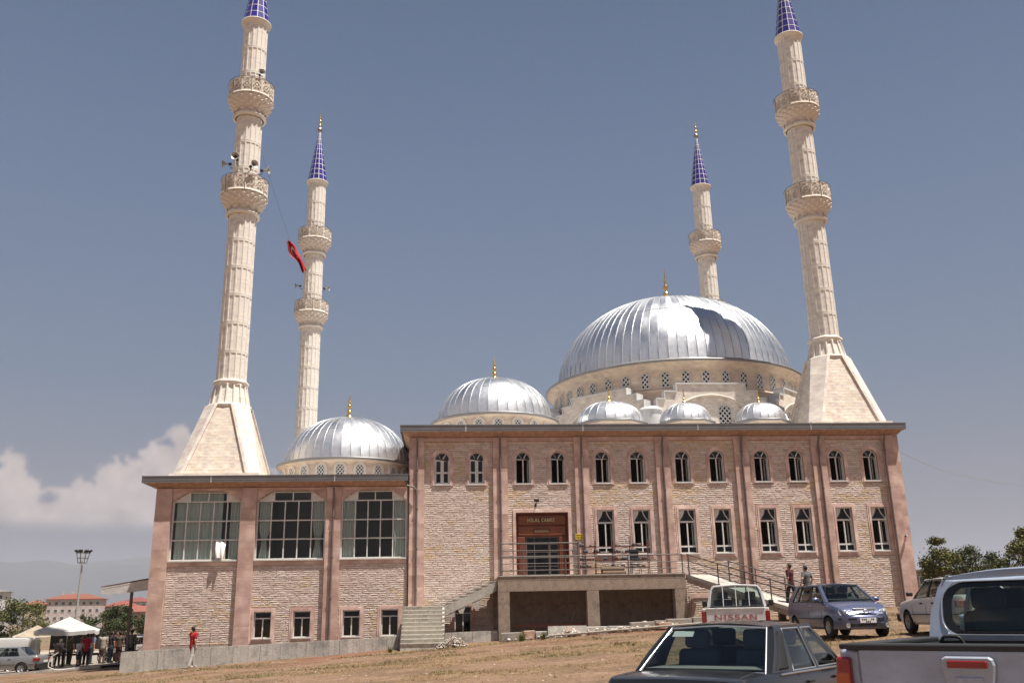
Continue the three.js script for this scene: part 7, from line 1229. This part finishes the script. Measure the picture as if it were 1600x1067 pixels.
// ---------------------------------------------------------------- trees
function tree(name, label, x, z, h, rx, ry, n, leaf, tint, seed, o = {}) {
  const r = rng(seed), y = landBase(x, z) - 0.05, g = thing(name, label, 'tree', [x, y, z], r() * 6, o.group), trunk = h - 2 * ry * 0.9, cy = h - ry;
  const limbs = [tube([[0, 0, 0], [rr(-0.1, 0.1, r), trunk * 0.5, rr(-0.1, 0.1, r)], [rr(-0.2, 0.2, r), Math.max(trunk, 0.8) + 0.4, rr(-0.2, 0.2, r)], [rr(-0.2, 0.2, r), cy + ry * 0.4, 0]], 0.09 * h / 6, 14, 7)], clumps = [];
  const nc = o.clumps || 30;
  for (let i = 0; i < nc; i++) {
    const a = r() * 6.283, u = Math.acos(rr(-0.95, 1, r)), q = 0.45 + 0.55 * Math.cbrt(r()), k = 0.72 + 0.5 * fbm(a * 1.1 + seed, u * 1.3, 3, 0, seed);
    const p = [rx * q * k * Math.sin(u) * Math.cos(a), cy + ry * q * k * Math.cos(u), rx * q * k * Math.sin(u) * Math.sin(a)]; clumps.push([p, rr(0.16, 0.34, r) * Math.min(rx, ry)]);
    if (i % 3 === 0) limbs.push(tube([[0, Math.max(0.5, trunk * rr(0.8, 1.1, r)), 0], [p[0] * 0.45, mix(trunk, p[1], 0.6), p[2] * 0.45], p], 0.03 * h / 6, 8, 5));
  }
  if (o.shoots) for (let i = 0; i < o.shoots; i++) { const a = r() * 6.283, q = rr(0, 0.5, r); clumps.push([[rx * q * Math.cos(a), h + rr(-0.1, 0.5, r), rx * q * Math.sin(a)], 0.14 * rx]); }
  mesh('trunk', limbs, mat([0.12, 0.085, 0.06], 0.95, { tex: T.mottle, size: 0.5 }), g);
  const L = [], C = [];
  for (let i = 0; i < n; i++) {
    const [c, s] = clumps[Math.floor(r() * clumps.length)], gs = () => (r() + r() + r() - 1.5) * 1.15, p = [c[0] + gs() * s, c[1] + gs() * s * 0.85, c[2] + gs() * s];
    const a = V(gs(), gs() * 0.6, gs()).normalize().multiplyScalar(leaf * rr(0.6, 1.2, r)), b = V(gs(), gs(), gs()).cross(a).normalize().multiplyScalar(leaf * 0.42), P = V(...p), t = P.clone().add(a), m = P.clone().addScaledVector(a, 0.5), l1 = m.clone().add(b), l2 = m.clone().sub(b);
    L.push([P.toArray(), l1.toArray(), t.toArray()], [P.toArray(), t.toArray(), l2.toArray()]);
    const tn = tint[Math.floor(r() * r() * tint.length)], k = rr(0.75, 1.2, r), cc = tn.map((v) => v * k); C.push(cc, cc);
  }
  const m = new THREE.Mesh(tris(L, C), mat([1, 1, 1], 0.75, { vertexColors: true, side: THREE.DoubleSide })); m.name = 'crown'; m.castShadow = m.receiveShadow = true; g.add(m);
  return g;
}
const olive = [[0.095, 0.095, 0.025], [0.075, 0.085, 0.022], [0.12, 0.105, 0.03], [0.15, 0.11, 0.04]], dark = [[0.045, 0.06, 0.015], [0.055, 0.07, 0.018], [0.075, 0.075, 0.022]], yellow = [[0.11, 0.115, 0.025], [0.095, 0.105, 0.022], [0.14, 0.125, 0.03], [0.19, 0.12, 0.035], [0.075, 0.09, 0.02]];
tree('broadleaf_tree', 'yellow-green tree with loose upright shoots beside the right corner of the mosque', 46.0, -37, 4.8, 1.7, 2.0, 6500, 0.20, yellow, 21, { shoots: 7, clumps: 44, group: 'trees on the right' });
tree('broadleaf_tree', 'dark tree close behind the right corner of the mosque', 43.2, -42, 4.2, 1.5, 1.75, 4200, 0.20, dark, 22, { group: 'trees on the right' });
tree('broadleaf_tree', 'broad dark green tree in the middle of the right group', 49.8, -37.5, 4.5, 2.2, 1.9, 6500, 0.19, [...dark, ...olive], 23, { clumps: 46, group: 'trees on the right' });
tree('broadleaf_tree', 'tall yellowing tree cut by the right edge of the picture', 54.4, -37, 5.5, 2.2, 2.5, 6500, 0.21, yellow, 24, { shoots: 6, clumps: 44, group: 'trees on the right' });
tree('broadleaf_tree', 'low dark bush between the trees on the right', 52.0, -40, 3.3, 2.2, 1.6, 3000, 0.2, dark, 25, { group: 'trees on the right' });
tree('broadleaf_tree', 'large olive-green tree at the left behind the parasols', -47.2, -62, 5.6, 2.7, 2.5, 6000, 0.22, olive, 31, { clumps: 44, group: 'trees on the left' });
tree('broadleaf_tree', 'rounded tree left of the large olive-green one, at the picture edge', -50.6, -64, 4.6, 2.2, 1.9, 3600, 0.22, olive, 32, { group: 'trees on the left' });
tree('broadleaf_tree', 'dark bushy tree behind the right half of the white parasol', -41.8, -72, 4.2, 2.1, 1.9, 3600, 0.22, dark, 33, { group: 'trees on the left' });
tree('broadleaf_tree', 'dark tree left of the canopy post', -36.6, -62, 5.0, 1.9, 2.2, 4200, 0.22, dark, 34, { group: 'trees on the left' });
tree('broadleaf_tree', 'small dark tree between the canopy post and the wing', -33.4, -62, 3.9, 1.5, 1.6, 2600, 0.22, dark, 35, { group: 'trees on the left' });
tree('broadleaf_tree', 'small rounded tree behind the apex of the white parasol', -45.6, -86, 3.6, 1.9, 1.5, 2200, 0.24, olive, 36, { group: 'trees on the left' });
tree('cypress_tree', 'small pointed dark conifer before the long pale apartment house', -58.5, -110, 4.6, 0.8, 2.0, 1500, 0.25, dark, 37, {});

// ---------------------------------------------------------------- dry grass, pebbles
{
  const r = rng(91), blade = []; for (let i = 0; i < 9; i++) { const a = r() * 6.28, w = 0.008, h = rr(0.5, 1, r), l = rr(0.1, 0.5, r), c = Math.cos(a), s = Math.sin(a), o = [rr(-0.25, 0.25, r), rr(-0.25, 0.25, r)]; blade.push([[o[0] - s * w * 5, 0, o[1] + c * w * 5], [o[0] + s * w * 5, 0, o[1] - c * w * 5], [o[0] + c * l, h, o[1] + s * l]]); }
  const g = tris(blade); const NI = 17000, im = new THREE.InstancedMesh(g, mat([1, 1, 1], 0.95, { side: THREE.DoubleSide }), NI), m4 = new THREE.Matrix4(), q = new THREE.Quaternion(), c = new THREE.Color(); let n = 0, tries = 0;
  while (n < NI && tries++ < 400000) {
    const x = rr(-26, 20, r), z = rr(3.2, 29, r), a = fbm(x * 0.11 + 9, z * 0.3 + 4, 4, 0, 12), b = fbm(x * 0.5 + 30, z * 0.9, 4, 0, 15);
    const dens = smooth(0.46, 0.66, 0.5 * a + 0.5 * b) * smooth(30, 17, z) + 0.03; if (r() > dens) continue;
    if (x > -2.4 && x < 13 && z < 5.2) continue; if (x > 14 && z < 9) continue;
    const s = rr(0.035, 0.095, r) * (1 + 0.7 * smooth(0.6, 0.8, b)); q.setFromAxisAngle(V(0, 1, 0), r() * 6.28); m4.compose(V(x, landBase(x, z) + relief(x, z) - 0.03, z), q, V(s * 1.3, s, s * 1.3)); im.setMatrixAt(n, m4);
    const green = b > 0.6 && r() < 0.5; c.setRGB(...(green ? [0.15, 0.14, 0.05] : [[0.29, 0.195, 0.10], [0.24, 0.155, 0.08], [0.33, 0.235, 0.13]][Math.floor(r() * 3)])); im.setColorAt(n, c); n++;
  }
  im.count = n; im.name = 'dry_grass'; im.userData = { kind: 'stuff', label: 'sparse dry grass growing over the sandy ground', category: 'grass' }; im.receiveShadow = true; im.castShadow = true; scene.add(im);
  const pg = new THREE.IcosahedronGeometry(1, 0); { const p = pg.attributes.position; for (let i = 0; i < p.count; i++) p.setXYZ(i, p.getX(i), p.getY(i) * 0.55, p.getZ(i) * 0.8); pg.computeVertexNormals(); }
  const PN = 6000, pm = new THREE.InstancedMesh(pg, mat([1, 1, 1], 0.95), PN);
  for (let i = 0; i < PN; i++) { const x = rr(-26, 20, r), z = rr(4.5, 32, r), s = 0.012 + 0.04 * r() ** 6; q.setFromAxisAngle(V(0, 1, 0), r() * 6.28); m4.compose(V(x, landBase(x, z) + relief(x, z) - 0.02, z), q, V(s, s, s)); pm.setMatrixAt(i, m4); c.setRGB(...[[0.34, 0.26, 0.19], [0.28, 0.19, 0.13], [0.42, 0.34, 0.27]][Math.floor(r() * 3)]); pm.setColorAt(i, c); }
  pm.name = 'pebbles'; pm.userData = { kind: 'stuff', label: 'small pebbles scattered over the sandy ground', category: 'pebbles' }; pm.receiveShadow = true; scene.add(pm);
}
// weeds at the foot of the kerb
for (const [x, z, s, label] of [[3.35, 4.9, 0.55, 'green weed growing at the left foot of the terrace kerb'], [4.35, 4.7, 0.4, 'smaller green weed at the terrace kerb'], [-2.5, 5.2, 0.3, 'tuft of weeds beside the bottom step']]) { const r = rng(Math.round(x * 100)), L = []; for (let i = 0; i < 90; i++) { const a = r() * 6.28, l = rr(0.3, 1, r) * s, w = 0.02, b = rr(0.2, 0.9, r), c = Math.cos(a), q = Math.sin(a), o = [rr(-0.2, 0.2, r) * s, rr(-0.2, 0.2, r) * s]; L.push([[o[0] - q * w, 0, o[1] + c * w], [o[0] + q * w, 0, o[1] - c * w], [o[0] + c * l * b, l, o[1] + q * l * b]]); } const m = mesh('weed', tris(L), mat([0.13, 0.13, 0.045], 0.9, { side: THREE.DoubleSide })); m.position.set(x, landBase(x, z) - 0.02, z); tag(m, label, 'plant'); }

renderer.render(scene, camera);
